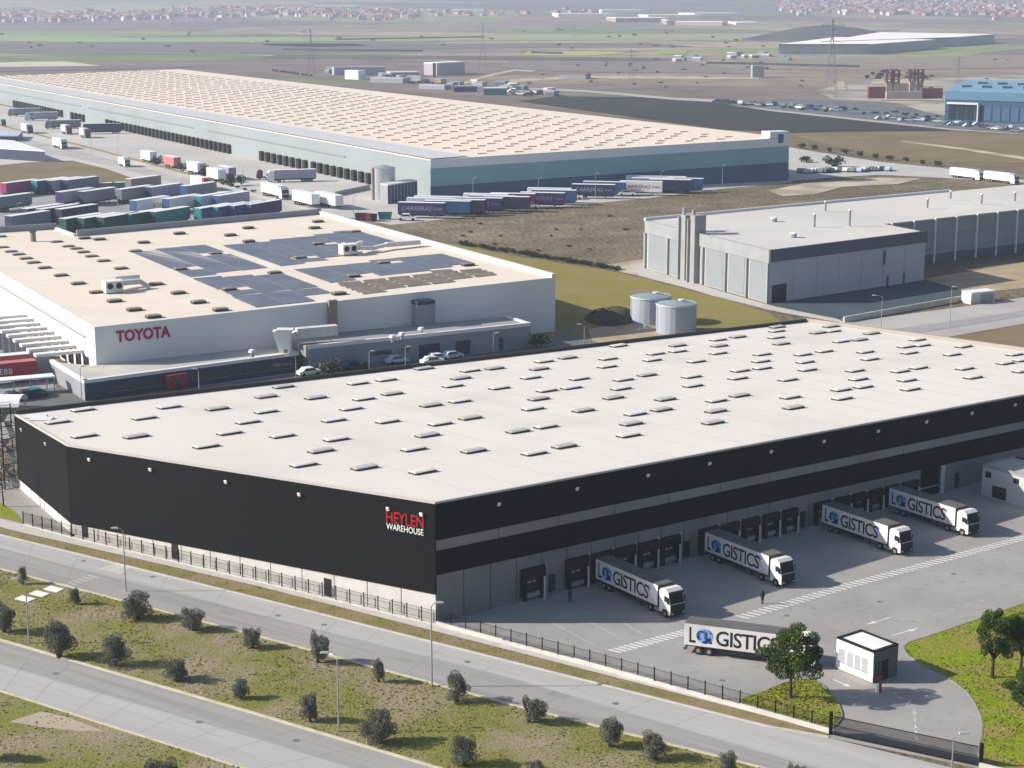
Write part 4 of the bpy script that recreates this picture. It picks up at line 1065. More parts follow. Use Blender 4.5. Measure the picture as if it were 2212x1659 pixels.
def olive(base, w, top, label, v, crown_px=None, lean=0.0):
    """w: crown width in o-px, top: row of the crown top"""
    p = G(*base); t = (CAM_H) / (FPX * SP + (base[1] - CY) * CP)
    rad = w * t / 2; H = hgt(p, top)
    o = thing("olive_tree", label, "tree", p, "olive trees on the grass")
    cm, tm = OL[v % 6]
    k = H / 1.88
    c = inst("crown", cm, o, (p.x + (0 if crown_px is None else (crown_px - base[0]) * t), p.y, 0), rz=v * 1.1); c.scale = (rad / 0.98, rad / 0.98, k)
    tr = inst("trunk", tm, o, p, rz=v * 2.0); tr.scale = (rad * 0.9, rad * 0.9, k)
olives = [((50, 1262), 22, 1221, "slim small olive tree beside the white path slabs"), ((162, 1306), 27, 1265, "small leaning olive bush just past the white path slabs"),
          ((297, 1338), 72, 1270, "big round olive tree below the crossing lamp post"), ((418, 1363), 56, 1310, "compact olive bush on the upper kerb, second from the crossing lamp"),
          ((9, 1366), 58, 1302, "olive tree cut by the picture's edge beside the thin lamp"), ((130, 1420), 80, 1330, "broad spreading olive tree on the lower kerb, widest of its row"),
          ((248, 1437), 68, 1368, "mushroom-shaped olive tree with bare trunk on the lower kerb"), ((381, 1471), 60, 1418, "low olive tree with two short trunks on the lower kerb"),
          ((521, 1509), 40, 1461, "heavily pruned olive stump with two bare limbs"), ((545, 1401), 45, 1352, "small rounded olive bush on the upper kerb between two others"),
          ((686, 1432), 54, 1363, "two-lobed olive tree on the upper kerb by the pale lamp head"), ((819, 1474), 33, 1415, "narrow olive tree with tall bare trunk on the upper kerb"),
          ((988, 1516), 58, 1447, "round olive tree on the upper kerb beside the dark lamp post"), ((670, 1559), 46, 1490, "wispy olive tree left of the pale lone lamp post"),
          ((819, 1605), 84, 1524, "largest dark olive tree right of the pale lone lamp post"), ((1003, 1655), 62, 1582, "olive tree near the bottom edge, right of the largest one"),
          ((1142, 1561), 62, 1503, "olive tree with a separate stump on the upper kerb"), ((1320, 1614), 64, 1539, "upright egg-shaped olive tree on the upper kerb"),
          ((1412, 1640), 64, 1577, "bushy olive tree next to the egg-shaped one"), ((1574, 1672), 48, 1618, "small olive tree at the bottom edge, last along the upper kerb"),
          ((1160, 1712), 56, 1634, "olive crown just rising over the bottom edge, mid picture"), ((350, 1716), 90, 1633, "grey-green olive crown at the bottom edge below the lower road"),
          ((1722, 1704), 44, 1645, "tiny olive crown tip at the bottom edge near the gate"), ((-22, 1640), 60, 1570, "grey bush at the very left edge below the lower road")]
for i, (b, w, tp, lb) in enumerate(olives): olive(b, w, tp, lb, i, crown_px=b[0] + (14 if i == 16 else (6 if i == 10 else 0)))
# leafy street trees by the drive
brng = random.Random(9)
BT = []
for v in range(3):
    lob = [(0, 0, 0.62, 0.34, 0.22)] * 5
    for k in range(34):
        t = brng.uniform(0, 6.28); z = brng.uniform(0.36, 0.92); d = brng.uniform(0.10, 0.40) * math.sqrt(max(.15, 1 - ((z - .6) / .36) ** 2))
        lob.append((math.cos(t) * d, math.sin(t) * d, z, brng.uniform(0.07, 0.15), brng.uniform(0.05, 0.10)))
    BT.append((crown_mesh(brng, lob, 17000, 0.0155, [M_leaf, leafmat("light_green_leaves", (0.13, 0.17, 0.028), (0.07, 0.105, 0.02))]), trunk_mesh(brng, 0.36, 0.022, 6, 0.22, 0.01)))
def big_tree(base, w, top, label, v):
    p = G(*base); t = CAM_H / (FPX * SP + (base[1] - CY) * CP)
    H = hgt(p, top); rad = w * t
    o = thing("leafy_tree", label, "tree", p, "leafy trees on the lawns")
    cm, tm = BT[v]
    c = inst("crown", cm, o, p, rz=v * 1.7); c.scale = (rad * 1.12, rad * 1.12, H * 1.03)
    tr = inst("trunk", tm, o, p); tr.scale = (H, H, H)
big_tree((1707, 1508), 140, 1353, "full green tree on the lawn island in front of a lorry", 0)
big_tree((2143, 1465), 96, 1313, "dark green tree with clear trunk on the big lawn", 1)
big_tree((2205, 1452), 104, 1322, "green tree overlapping the first on the big lawn, at the edge", 2)
big_tree((2222, 1560), 110, 1436, "dark green tree cut by the edge lower on the big lawn", 0)

# steel escape stair at the warehouse's far corner
p = G(36, 1104)
es = thing("escape_stair", "dark steel lattice escape stair at the warehouse's far left corner", "staircase", p)
hE = hgt(p, 893); w1_ = (P2 - P1).normalized(); n1_ = Vector((w1_.y, -w1_.x, 0))
o_ = P1 - w1_ * 3.4 - n1_ * 0.2
cs = [o_, o_ + w1_ * 2.9, o_ + w1_ * 2.9 + n1_ * 2.2, o_ + n1_ * 2.2]
hE = r1.z + 0.9
for q in cs: MB().bar((q.x, q.y, 0), (q.x, q.y, hE), .16).build("post", M_black, es)
nf = 6
for k in range(nf + 1):
    z = hE * k / nf * .93 + .1
    for i in range(4): MB().bar(cs[i] + Vector((0, 0, z)), cs[(i + 1) % 4] + Vector((0, 0, z)), .10).build("beam", M_black, es)
    for zz in (.55, 1.0):
        for i in (0, 2, 3): MB().bar(cs[i] + Vector((0, 0, z + zz)), cs[(i + 1) % 4] + Vector((0, 0, z + zz)), .06).build("handrail", M_grey, es)
    if k < nf:
        z2_ = hE * (k + 1) / nf * .93 + .1
        a_, b_ = (cs[0], cs[1]) if k % 2 else (cs[1], cs[0])
        m0, m1 = a_ + n1_ * (0.6 + .9 * (k % 2)) + Vector((0, 0, z)), b_ + n1_ * (0.6 + .9 * (k % 2)) + Vector((0, 0, z2_))
        fl_ = MB(); fl_.bar(m0, m1, .9, .08)
        fl_.build("flight", M_grey, es)
        MB().bar(cs[3] + Vector((0, 0, z)), cs[2] + Vector((0, 0, z2_)), .08).build("brace", M_black, es)
r_ = random.Random(3)
mb = MB()
def branch(a, d, L, r, depth):
    e = a + d * L
    mb.cyl(a, e, r, r * 0.6, 5, caps=False)
    if depth == 0: return
    for k in range(3):
        nd = (d + Vector((r_.uniform(-.6, .6), r_.uniform(-.6, .6), r_.uniform(-.1, .5)))).normalized()
        branch(a + d * L * r_.uniform(0.5, 1.0), nd, L * r_.uniform(0.5, 0.75), r * 0.5, depth - 1)
p = G(8, 1096)
bt2 = thing("scrub_tree", "thin grey leafless tree at the left edge behind the fence", "tree", p)
mb = MB(); branch(p, Vector((-0.02, 0, 1)), 4.4, 0.12, 4); mb.build("trunk", M_bark, bt2)
inst("crown", crown_mesh(r_, [(0, 0, 6.5, 1.3, 2.2), (0, 0, 4, 1.2, 2.2)], 260, 0.12, [M_shrub, M_bark]), bt2, p)
sheet("green_corner_patch", [(-60, 1078), (6, 1090), (34, 1108), (52, 1132), (-60, 1106)], 0.14, M_lawn)

# ------------------------------------------------------------------ people in the yard
M_clothes = mat("dark_work_clothes", (0.022, 0.022, 0.028), 0.9)
M_skin = mat("skin", (0.36, 0.21, 0.15), 0.7)
M_hair = mat("dark_hair", (0.015, 0.012, 0.01), 0.8)
M_vest = mat("navy_jacket", (0.02, 0.025, 0.05), 0.9)
def person(p, yaw, label, stride=0.16):
    """one skinned figure: skeleton of joints with a radius each"""
    o = thing("person", label, "person", p, None)
    J = {"pel": (0, 0, .95, .13), "waist": (0, 0, 1.08, .125), "chest": (0, 0, 1.32, .15), "neck": (0, 0.01, 1.50, .058), "head": (0, 0.02, 1.63, .095), "top": (0, 0.02, 1.73, .07)}
    E = [("pel", "waist"), ("waist", "chest"), ("chest", "neck"), ("neck", "head"), ("head", "top")]
    for s, n in ((-1, "l"), (1, "r")):
        J["sh" + n] = (s * .19, 0, 1.42, .075); J["el" + n] = (s * .25, -.03 * s, 1.13, .052); J["wr" + n] = (s * .24, .08 + .04 * s, .89, .036); J["ha" + n] = (s * .235, .11 + .04 * s, .80, .038)
        J["hip" + n] = (s * .09, 0, .88, .105); J["kn" + n] = (s * .10, .03 + s * stride * .4, .48, .072); J["an" + n] = (s * .10, s * stride, .08, .05); J["toe" + n] = (s * .11, s * stride + .17, .04, .04)
        E += [("chest", "sh" + n), ("sh" + n, "el" + n), ("el" + n, "wr" + n), ("wr" + n, "ha" + n), ("pel", "hip" + n), ("hip" + n, "kn" + n), ("kn" + n, "an" + n), ("an" + n, "toe" + n)]
    keys = list(J)
    me = bpy.data.meshes.new("body")
    me.from_pydata([J[k][:3] for k in keys], [(keys.index(a_), keys.index(b_)) for a_, b_ in E], [])
    b_ = bpy.data.objects.new("body", me); col.objects.link(b_)
    b_.parent = o; o.rotation_euler = (0, 0, yaw)
    me.materials.append(M_clothes)
    md = b_.modifiers.new("skin", 'SKIN'); md.use_smooth_shade = True
    sv = me.skin_vertices[0].data
    for i, k in enumerate(keys): sv[i].radius = (J[k][3], J[k][3]); sv[i].use_root = (k == "pel")
    b_.modifiers.new("sub", 'SUBSURF').levels = 1
    b_.modifiers["sub"].render_levels = 1
    WLOC[b_.name_full] = Vector((0, 0, 0))
    hm = MB(); hm.cyl((0, .035, 1.55), (0, .05, 1.66), .075, .09, 10); hm.build("face", M_skin, None).parent = o
    hh = MB(); hh.cyl((0, .0, 1.62), (0, .01, 1.76), .105, .06, 10); hh.build("hair", M_hair, None).parent = o
    jk = MB(); jk.cyl((0, 0, 0.98), (0, 0, 1.22), .175, .165, 10, caps=False); jk.cyl((0, 0, 1.22), (0, 0, 1.44), .165, .17, 10, caps=False); jk.build("jacket", M_vest, None).parent = o
    o.scale = (1.0, 1.0, 0.98)
    return o
pp = G(1231, 1302); person(pp, R(-60), "person in dark clothes walking by the second dock from the corner")
pp = G(1647, 1305); person(pp, R(20), "person in dark clothes standing on the sunlit strip between two lorries", 0.05)

# ------------------------------------------------------------------ grass tufts: rough sward on median, roadside and lawns
def tufts(name, label, poly, n, seed, mats, size, dry=0.5, zb=0.05):
    r = random.Random(seed); P = [(p.x, p.y) for p in pxline(*poly)]
    x0, x1 = min(p[0] for p in P), max(p[0] for p in P); y0, y1 = min(p[1] for p in P), max(p[1] for p in P)
    def ins(pt):
        c = False; m = len(P)
        for i in range(m):
            a, b = P[i], P[(i + 1) % m]
            if (a[1] > pt[1]) != (b[1] > pt[1]) and pt[0] < (b[0] - a[0]) * (pt[1] - a[1]) / (b[1] - a[1]) + a[0]: c = not c
        return c
    mb = MB(); k = 0; tries = 0
    while k < n and tries < n * 12:
        tries += 1
        x = r.uniform(x0, x1); y = r.uniform(y0, y1)
        if not ins((x, y)): continue
        # clumps gather in drifts
        d = math.sin(x * .31 + 1.7 * math.sin(y * .17)) * math.sin(y * .27 + 1.1 * math.sin(x * .21))
        if r.random() > 0.45 + 0.5 * d: continue
        k += 1
        s = size * r.uniform(.5, 1.5); h = s * r.uniform(.25, .6); mi = r.choice((0, 0, 1, 2)) if d < .2 else r.choice((1, 2, 2, 0))
        for j in range(3):
            t = r.uniform(0, 3.14); dx, dy = math.cos(t) * s * .6, math.sin(t) * s * .6; lx, ly = r.uniform(-.3, .3) * s, r.uniform(-.3, .3) * s
            mb.add([(x - dx, y - dy, zb - .02), (x + dx, y + dy, zb - .02), (x + dx * .5 + lx, y + dy * .5 + ly, zb + h), (x - dx * .6 + lx, y - dy * .6 + ly, zb + h * .8)], [(0, 1, 2, 3)], mi)
    o = mb.build(name, mats); o["kind"] = "stuff"; o["label"] = label; o["category"] = "grass"
GT = [mat("tuft_green", (0.24, 0.26, 0.05), .9, spec=.05), mat("tuft_olive", (0.31, 0.30, 0.10), .9, spec=.05), mat("tuft_straw", (0.44, 0.36, 0.23), .9, spec=.05)]
GL = [mat("tuft_lush", (0.22, 0.30, 0.02), .9, spec=.05), mat("tuft_lime", (0.34, 0.38, 0.05), .9, spec=.05), mat("tuft_tan", (0.28, 0.21, 0.07), .9, spec=.05)]
tufts("median_grass", "rough grass tufts between the two roads", upL + [(1900, 1760), (1140, 1760)] + lowU[::-1], 8000, 31, GT, .15)
tufts("roadside_grass", "rough grass tufts below the lower road", lowL + [(700, 1800), (-300, 1800)], 2200, 32, GT, .15)
tufts("lawn_grass", "lush grass tufts on the large lawn", lawn + [(2130, 1662), (2600, 1780), (2900, 1500)], 9000, 33, GL, .16, zb=.1)
tufts("island_grass", "lush grass tufts on the lawn island", isl, 1500, 34, GL, .16, zb=.1)
tufts("verge_grass", "dry grass tufts on the narrow verge", verU + [(1787, 1591), (1659, 1569), (1106, 1430), (553, 1291), (0, 1155), (-220, 1099)], 2500, 35, GT, .12, zb=.09)
# ------------------------------------------------------------------ white car-parts factory with solar roof
M_tw = mat("white_factory_panel", (0.72, 0.71, 0.70), 0.7, c2=(0.67, 0.66, 0.655), scale=0.05, stretch=(1, 1, 0.3))
M_troof = mat("sandy_roof", (0.70, 0.61, 0.51), 0.9, c2=(0.66, 0.595, 0.52), scale=0.02, detail=8, second=((0.74, 0.67, 0.58), 0.08, 0.5, 0.75))
M_sign = mat("crimson_letters", (0.34, 0.004, 0.065), 0.5)
M_solar = mat("solar_glass", (0.125, 0.14, 0.19), 0.45, c2=(0.16, 0.175, 0.215), scale=0.15, spec=0.4)
M_solarfr = mat("solar_frame", (0.16, 0.17, 0.21), 0.4)
M_coll = mat("brown_collector", (0.29, 0.24, 0.19), 0.7, c2=(0.19, 0.16, 0.125), scale=0.55)
M_navyw = mat("navy_office_cladding", (0.04, 0.05, 0.10), 0.5, var=0.12, scale=0.2)
M_greyw = mat("grey_annexe_cladding", (0.27, 0.285, 0.32), 0.6, var=0.1, scale=0.15)
M_hvac = mat("pale_unit_metal", (0.62, 0.61, 0.58), 0.5, var=0.08, scale=0.6)
M_brownpipe = mat("brown_duct", (0.27, 0.22, 0.19), 0.6)
M_oldsky = mat("weathered_skylight", (0.27, 0.235, 0.20), 0.6, var=0.15, scale=0.6)
T1 = G(208, 788, 3.4); T1.z = 0; T2 = G(1199, 716)
zt1, zt2 = hgt(T1, 708), hgt(T2, 600)
q3 = G(692, 462, zt2); T3 = Vector((q3.x, q3.y, 0)); side = T3 - T2
TP = plane3(Vector((T1.x, T1.y, zt1)), Vector((T2.x, T2.y, zt2)), Vector((q3.x, q3.y, zt2)))
if TP[1].z < 0: TP[1].negate()
def tp(x, y):
    return on_plane(TP, x, y)
s1_, s2_ = tp(165, 510), tp(122, 494)
s3_ = s2_ - (Vector((T2.x, T2.y, zt2)) - Vector((T1.x, T1.y, zt1))) * 0.75
s4_ = Vector((T1.x, T1.y, zt1)) + (Vector((q3.x, q3.y, zt2)) - Vector((T2.x, T2.y, zt2))) * 1.08
tops = [Vector((T1.x, T1.y, zt1)), Vector((T2.x, T2.y, zt2)), Vector((q3.x, q3.y, zt2)), s1_, s2_, Vector((s4_.x, s4_.y, s4_.z))]
# left eaves run parallel to the far side
dl = side.normalized()
s4_ = tops[0] + (s2_ - tops[0]).project(Vector((dl.x, dl.y, 0))) ; s4_.z = s2_.z
tops[5] = s4_
fac = thing("white_factory", "white factory with crimson TOYOTA letters, sandy roof and rows of solar panels", "factory", T1)
MB().prism([(p.x, p.y) for p in tops], 0, [p.z - 0.25 for p in tops]).build("wall", M_tw, fac)
tc = sum(tops, Vector()) / 6
troof = MB().prism([(p.x, p.y) for p in tops], [p.z - 0.249 for p in tops], [p.z for p in tops]).build("roof", M_troof, fac)
def tedge(a, b, h, m, w=0.5, nm="parapet", out=0.05):
    d = b - a; u = Vector((d.x, d.y, 0)).normalized(); nn = Vector((u.y, -u.x, 0)); mb = MB(); vs_ = []
    for p in (a, b):
        for off, z in ((-w + out, -0.3), (out, -0.3), (out, h), (-w + out, h)):
            q = p + nn * off; vs_.append((q.x, q.y, p.z + z))
    mb.add(vs_, [(0, 1, 2, 3), (7, 6, 5, 4), (1, 5, 6, 2), (4, 0, 3, 7), (3, 2, 6, 7), (0, 4, 5, 1)])
    return mb.build(nm, m, fac)
tedge(tops[1], tops[2], 0.9, M_tw, 0.9); tedge(tops[2], tops[3], 1.5, M_greyw, 0.6); tedge(tops[3], tops[4], 0.5, M_tw, 0.9); tedge(tops[4], tops[5], 1.5, M_greyw, 0.6)
tedge(tops[0], tops[1], 0.12, M_trim, 0.35, "roof_trim"); tedge(tops[5], tops[0], 0.12, M_tw, 0.5, "roof_trim")
# gutter along the lit side wall
for A, B, z in ((s4_, tops[0], -3.2),):
    a_ = Vector((A.x, A.y, 0)); b_ = Vector((B.x, B.y, 0))
    MB().slab(a_, b_, 0.0, 0.955, A.z + z - 0.16, A.z + z + 0.16, 0.0, 0.22).build("gutter", mat("gutter_grey", (0.25, 0.25, 0.25), 0.6), fac)
wall_text("TOYOTA", T1, T2, (252, 738.5), (367, 726.5), 2.0, M_sign, "sign_letter", fac, out=0.06, ext=0.1, each=True, bold=0.03)
# skylights
SKT = skylight_mesh(M_oldsky, 2.7, 1.7, 0.55)
lst = [(20, 775), (95, 810), (160, 835), (225, 870), (290, 905), (385, 950), (525, 1015), (675, 1085), (835, 1160), (990, 1235), (1160, 1310), (1325, 1370), (490, 725), (590, 765), (660, 785), (720, 815), (790, 850), (895, 890), (1045, 955), (1350, 1090), (1540, 1165), (1715, 1245), (1905, 1310), (730, 690), (860, 700), (1240, 727), (1550, 648), (1990, 663), (2145, 600), (1170, 805), (1860, 825), (1560, 960), (1980, 1135), (2150, 718), (5, 680)]
lst = [(x / 4.0, 345.6 + y / 4.0) for x, y in lst] + [(553 + x / 4.0, 345.6 + y / 4.0) for x, y in ((535, 545), (505, 600), (855, 635), (535, 740), (380, 860), (160, 990), (1100, 905), (840, 1020), (1830, 920), (715, 1170))]
ru = math.atan2((T2 - T1).y, (T2 - T1).x)
for x, y in lst:
    p = tp(x, y - 1.5)
    inst("skylight", SKT, troof, p + Vector((0, 0, .12)), ru)
# solar arrays: rows of tilted modules, each row built from its own modules
def inside(pt, poly):
    c = False; n = len(poly)
    for i in range(n):
        a, b = poly[i], poly[(i + 1) % n]
        if (a[1] > pt[1]) != (b[1] > pt[1]) and pt[0] < (b[0] - a[0]) * (pt[1] - a[1]) / (b[1] - a[1]) + a[0]: c = not c
    return c
uu = (T2 - T1).normalized(); vv = side.normalized()
def module_mesh(m, sx, sy, tilt):
    mb = MB(); h = sy * math.sin(tilt)
    mb.add([(-sx / 2, -sy / 2, .12), (sx / 2, -sy / 2, .12), (sx / 2, sy / 2, .12 + h), (-sx / 2, sy / 2, .12 + h)], [(0, 1, 2, 3)], 0)
    mb.add([(-sx / 2, -sy / 2, .02), (sx / 2, -sy / 2, .02), (sx / 2, sy / 2, .02 + h), (-sx / 2, sy / 2, .02 + h)], [(3, 2, 1, 0)], 1)
    for i, j in ((0, 1), (1, 2), (2, 3), (3, 0)): mb.f.append((4 + i, 4 + j, j, i)); mb.m.append(1)
    for x in (-sx / 3, sx / 3): mb.box(x - .05, x + .05, sy / 2 - .1, sy / 2, -.1, .05 + h, 1)
    return mb.mesh("solar_module", [m, M_solarfr])
SOL = module_mesh(M_solar, 6.3, 2.1, R(5)); COLM = module_mesh(M_coll, 5.2, 2.0, R(14))
skyl = [(tp(x, y - 1.5)) for x, y in lst]
arrays = [([(272, 546), (437, 533), (598, 580), (402, 603)], SOL, 6.35, 2.2), ([(414, 607), (610, 595), (664, 625), (500, 642)], SOL, 6.35, 2.2), ([(500, 645), (666, 629), (708, 648), (570, 665)], SOL, 6.35, 2.2),
          ([(474, 537), (735, 506), (862, 532), (740, 548), (700, 566), (600, 580)], SOL, 6.35, 2.2), ([(650, 586), (790, 574), (850, 564), (950, 554), (1028, 576), (714, 615)], SOL, 6.35, 2.2), ([(738, 618), (1010, 588), (1070, 601), (790, 640)], COLM, 5.8, 2.75)]
for poly, me, du, dv_ in arrays:
    arr = thing("solar_array", "", None, tp(*poly[0])); arr.parent = fac; arr.location = tp(*poly[0]) - WLOC[fac.name_full]
    P = [((tp(*q) - tops[0]).dot(uu), (tp(*q) - tops[0]).dot(vv)) for q in poly]
    u0, u1 = min(p[0] for p in P), max(p[0] for p in P); v0, v1 = min(p[1] for p in P), max(p[1] for p in P)
    y = v0 + dv_ / 2
    while y < v1:
        x = u0 + du / 2
        while x < u1 + du / 2:
            if inside((x, y), P) or (inside((x - du * .3, y), P) and inside((x + du * .2, y), P)):
                p = tops[0] + uu * x + vv * y
                p.z = TP[0].z - ((p - TP[0]).x * TP[1].x + (p - TP[0]).y * TP[1].y) / TP[1].z
                clear = all(abs((p - s).dot(uu)) > du / 2 + 0.3 or abs((p - s).dot(vv)) > 1.7 for s in skyl)
                if clear: inst("solar_module", me, arr, p, ru)
            x += du
        y += dv_
# rooftop plant: two air handling units with ducts, own things standing on the roof
def ahu(px, rz, label, duct):
    p = tp(*px); o = thing("air_handling_unit", label, "air conditioner", p, None, rz)
    WLOC[o.name_full] = Vector((0, 0, 0))
    def part(mb, nm, m): return mb.build(nm, m, o)
    part(MB().box(-2.2, 2.2, -1.4, 1.4, 0.3, 2.9), "casing", M_hvac); o.scale = (.85, .85, .85)
    for x in (-1.1, 1.1):
        part(MB().cyl((x, -1.42, 1.9), (x, -1.5, 1.9), 0.75, n=14), "fan", M_black)
    part(MB().box(-2.3, 2.3, -1.5, 1.5, 2.9, 3.1), "lid", M_white)
    for x in (-1.8, 1.8): part(MB().box(x - .15, x + .15, -1.3, 1.3, 0, 0.3), "foot", M_dark)
    d = MB()
    for a_, b_, w, h in duct: d.bar(a_, b_, w, h)
    part(d, "duct", M_hvac)
    return o
ahu((244, 633), ru + .05, "big white rooftop air unit with duct on the factory's plain roof half", [((2.2, 0.4, 2.2), (7.5, 1.5, 2.0), 1.3, 1.2), ((0, 1.4, 2.2), (2.5, 5.0, 2.6), 1.2, 1.1), ((2.5, 5, 2.6), (9, 6.0, 2.4), 1.2, 1.1), ((7.5, 1.5, 2.0), (9.4, 0, .5), .9, .9)])
ahu((752, 551), ru + .05, "white rooftop air unit among the solar panels", [((2.2, 0, 1.8), (8.0, 0.2, 1.3), 1.2, 1.0), ((8, .2, 1.3), (13, 2.0, 1.6), 1.0, .9), ((2.2, 1.2, 2.3), (7, 5, 2.4), 1.0, .9), ((13, 2.0, 1.6), (24, 2.4, 1.5), 1.5, 1.2), ((0, 1.4, 2), (2, 6.5, 2.2), .9, .9)])
p = tp(72, 524); ch_ = thing("roof_vent_stack", "short dark vent stack on the factory's plain roof half", "vent", p)
MB().cyl(p, p + Vector((0, 0, 2.6)), 0.7, n=10).build("stack", M_oldsky, ch_)
MB().cyl(p + Vector((0, 0, 2.61)), p + Vector((0, 0, 2.8)), 0.9, n=10).build("cap", M_curb, ch_)
# front wall fittings
L12 = (T2 - T1).length
for x in (711, 716.5, 722):
    s, zb_ = on_wall(T1, T2, x, 700)
    MB().slab(T1, T2, s - 0.35 / L12, s + 0.35 / L12, 3.3, lerp(zt1, zt2, s) + 0.5, 0.0, 0.9).build("brown_duct", M_brownpipe, fac)
s0, za = on_wall(T1, T2, 889, 653); s1, zb_ = on_wall(T1, T2, 928, 700)
MB().slab(T1, T2, s0, s1, 0, za - 0.3, 0, 2.4).build("stair_tower", M_greyw, fac)
MB().slab(T1, T2, s0, s1, za - .29, za + 0.5, 0, 2.5).build("tower_cap", M_navyw, fac)
# office annexe (navy front) and grey annexe
A1 = G(184, 866); A2 = G(646, 802)
hA = 3.4
bk1 = G(107, 780, hA); bk1.z = 0
nb1 = bk1 - A1
ann = thing("office_annexe", "long low navy-fronted office annexe with red porch below the white factory", "building", A1)
fo = [A1, A2, A2 + nb1 * 0.62, A1 + nb1]
for i, p in enumerate(fo): p.z = 0
fo2 = [A1, A2, A2 + (T2 - T1).normalized() * 2 + side.normalized() * 10, T1 + (T2 - T1) * 0.0 + (T1 - T2).normalized() * 1.0, bk1]
MB().prism([(p.x, p.y) for p in fo2], 0, hA - 0.2).build("wall", M_greyw, ann)
MB().slab(A1, A2, 0, 1, 0, hA - 0.21, 0, 0.1).build("navy_front", M_navyw, ann)
MB().prism([(p.x, p.y) for p in fo2], hA - 0.199, hA - .02).build("roof", mat("annexe_roof", (0.60, 0.56, 0.48), 0.9, c2=(0.38, 0.38, 0.38), scale=0.06), ann)
MB().slab(A1, A2, 0, 1, hA - 0.25, hA + 0.35, -0.9, 0.15).build("roof_edge", M_tw, ann)
MB().slab(bk1, A1, 0, 1, hA - 0.25, hA + 0.35, -0.7, 0.12).build("roof_edge", M_tw, ann)
for k in range(26):
    s = 0.10 + k * 0.034
    if 0.36 < s < 0.47: continue
    w = MB().slab(A1, A2, s, s + 0.029, 1.0, 2.1, 0.1, 0.13).build("window", M_glass, ann)
    MB().slab(A1, A2, s - .001, s + 0.030, 0.9, 0.99, 0.1, 0.2).build("sill", M_grey, w)
s0, _ = on_wall(A1, A2, 357, 842); s1, _ = on_wall(A1, A2, 397, 838)
por = MB().slab(A1, A2, s0, s1, 0, 2.9, 0.1, 1.6).build("porch", mat("red_porch", (0.24, 0.03, 0.045), 0.6), ann)
MB().slab(A1, A2, lerp(s0, s1, .35), lerp(s0, s1, .65), 0, 2.1, 1.6, 1.64).build("door", M_glass, por)
B1_ = G(668, 803); B2_ = G(1146, 750)
hB = hgt(B2_, 701)
gan = thing("grey_annexe", "low pale grey annexe with shutter along the factory's shaded front", "building", B1_)
vb = side.normalized() * 11
MB().prism([(p.x, p.y) for p in (B1_, B2_, B2_ + vb * .9, B1_ + vb * 1.1)], 0, hB - .2).build("wall", M_greyw, gan)
MB().prism([(p.x, p.y) for p in (B1_, B2_, B2_ + vb * .9, B1_ + vb * 1.1)], hB - .199, hB).build("roof", M_lot, gan)
MB().slab(B1_, B2_, 0, 1, hB - .3, hB + .4, -.6, .12).build("roof_edge", M_tw, gan)
MB().slab(B2_, B2_ + vb * .9, 0, 1, hB - .3, hB + .38, -.6, .1).build("roof_edge", M_tw, gan)
for x0, x1, z0, z1, nm, m in ((985, 1016, 0, 2.9, "roller_shutter", M_navyw), (1078, 1087, 0, 2.6, "door", M_navyw), (800, 845, 1.8, 2.6, "window", M_glass), (860, 885, 1.8, 2.6, "window", M_glass), (905, 950, 0.4, 2.9, "wall_screen", M_navyw)):
    a_, _ = on_wall(B1_, B2_, x0, 770); b_, _ = on_wall(B1_, B2_, x1, 766)
    MB().slab(B1_, B2_, a_, b_, z0, z1, 0, 0.08).build(nm, m, gan)
# plant on the annexe roof
def roofpt(x, y, h): return G(x, y, h)
p = roofpt(617, 765, hA); vh = thing("vent_hood", "tall white tapered vent hood on the annexe roof", "vent", p)
mb = MB(); mb.add([(p.x - .9, p.y - .9, hA), (p.x + 1.0, p.y - .9, hA), (p.x + 1.0, p.y + .9, hA), (p.x - .9, p.y + .9, hA), (p.x - 2.3, p.y - 1.1, hA + 4.6), (p.x + 1.2, p.y - 1.1, hA + 4.6), (p.x + 1.2, p.y + 1.1, hA + 4.6), (p.x - 2.3, p.y + 1.1, hA + 4.6)],
                  [(3, 2, 1, 0), (4, 5, 6, 7), (0, 1, 5, 4), (1, 2, 6, 5), (2, 3, 7, 6), (3, 0, 4, 7)]); mb.build("hood", M_white, vh)
MB().box(p.x - 1.6, p.x + 1.6, p.y - 1.3, p.y + 1.3, hA + 4.61, hA + 4.9).build("cap", M_trim, vh)
MB().box(p.x - .2, p.x + .5, p.y - .95, p.y - .91, hA + .4, hA + 3.9).build("grille", M_brownpipe, vh)
p = roofpt(692, 757, hA); dc = thing("air_duct", "long grey horizontal air duct on legs beside the vent hood", "duct", p)
mb = MB(); mb.bar((p.x - 4.5, p.y, hA + 3.4), (p.x + 3.0, p.y + 2.5, hA + 3.6), 2.0, 1.9); mb.build("duct", M_hvac, dc)
mb = MB(); mb.bar((p.x - 6.6, p.y - .6, hA + 2.3), (p.x - 4.5, p.y, hA + 3.2), 1.6, 1.4); mb.build("duct_elbow", M_hvac, dc)
for dx in (-4, -1, 2): MB().bar((p.x + dx, p.y + dx * .3, hA), (p.x + dx, p.y + dx * .3, hA + 2.5), .2).build("leg", M_steel, dc)
for k, (x, y, lb) in enumerate(((848, 739, "small pale roof fan on the grey annexe"), (868, 733, "smaller roof fan beside another on the grey annexe"), (910, 722, "white cowl at the edge of the grey annexe roof"), (545, 771, "grey box vent on the office annexe roof"))):
    p = roofpt(x, y, hB); f_ = thing("roof_fan", lb, "vent", p)
    MB().cyl(p, p + Vector((0, 0, 0.9)), .35, n=8).build("stem", M_steel, f_); MB().cyl(p + Vector((0, 0, .91)), p + Vector((0, 0, 1.4)), .75, .5, n=8).build("cowl", M_white, f_)
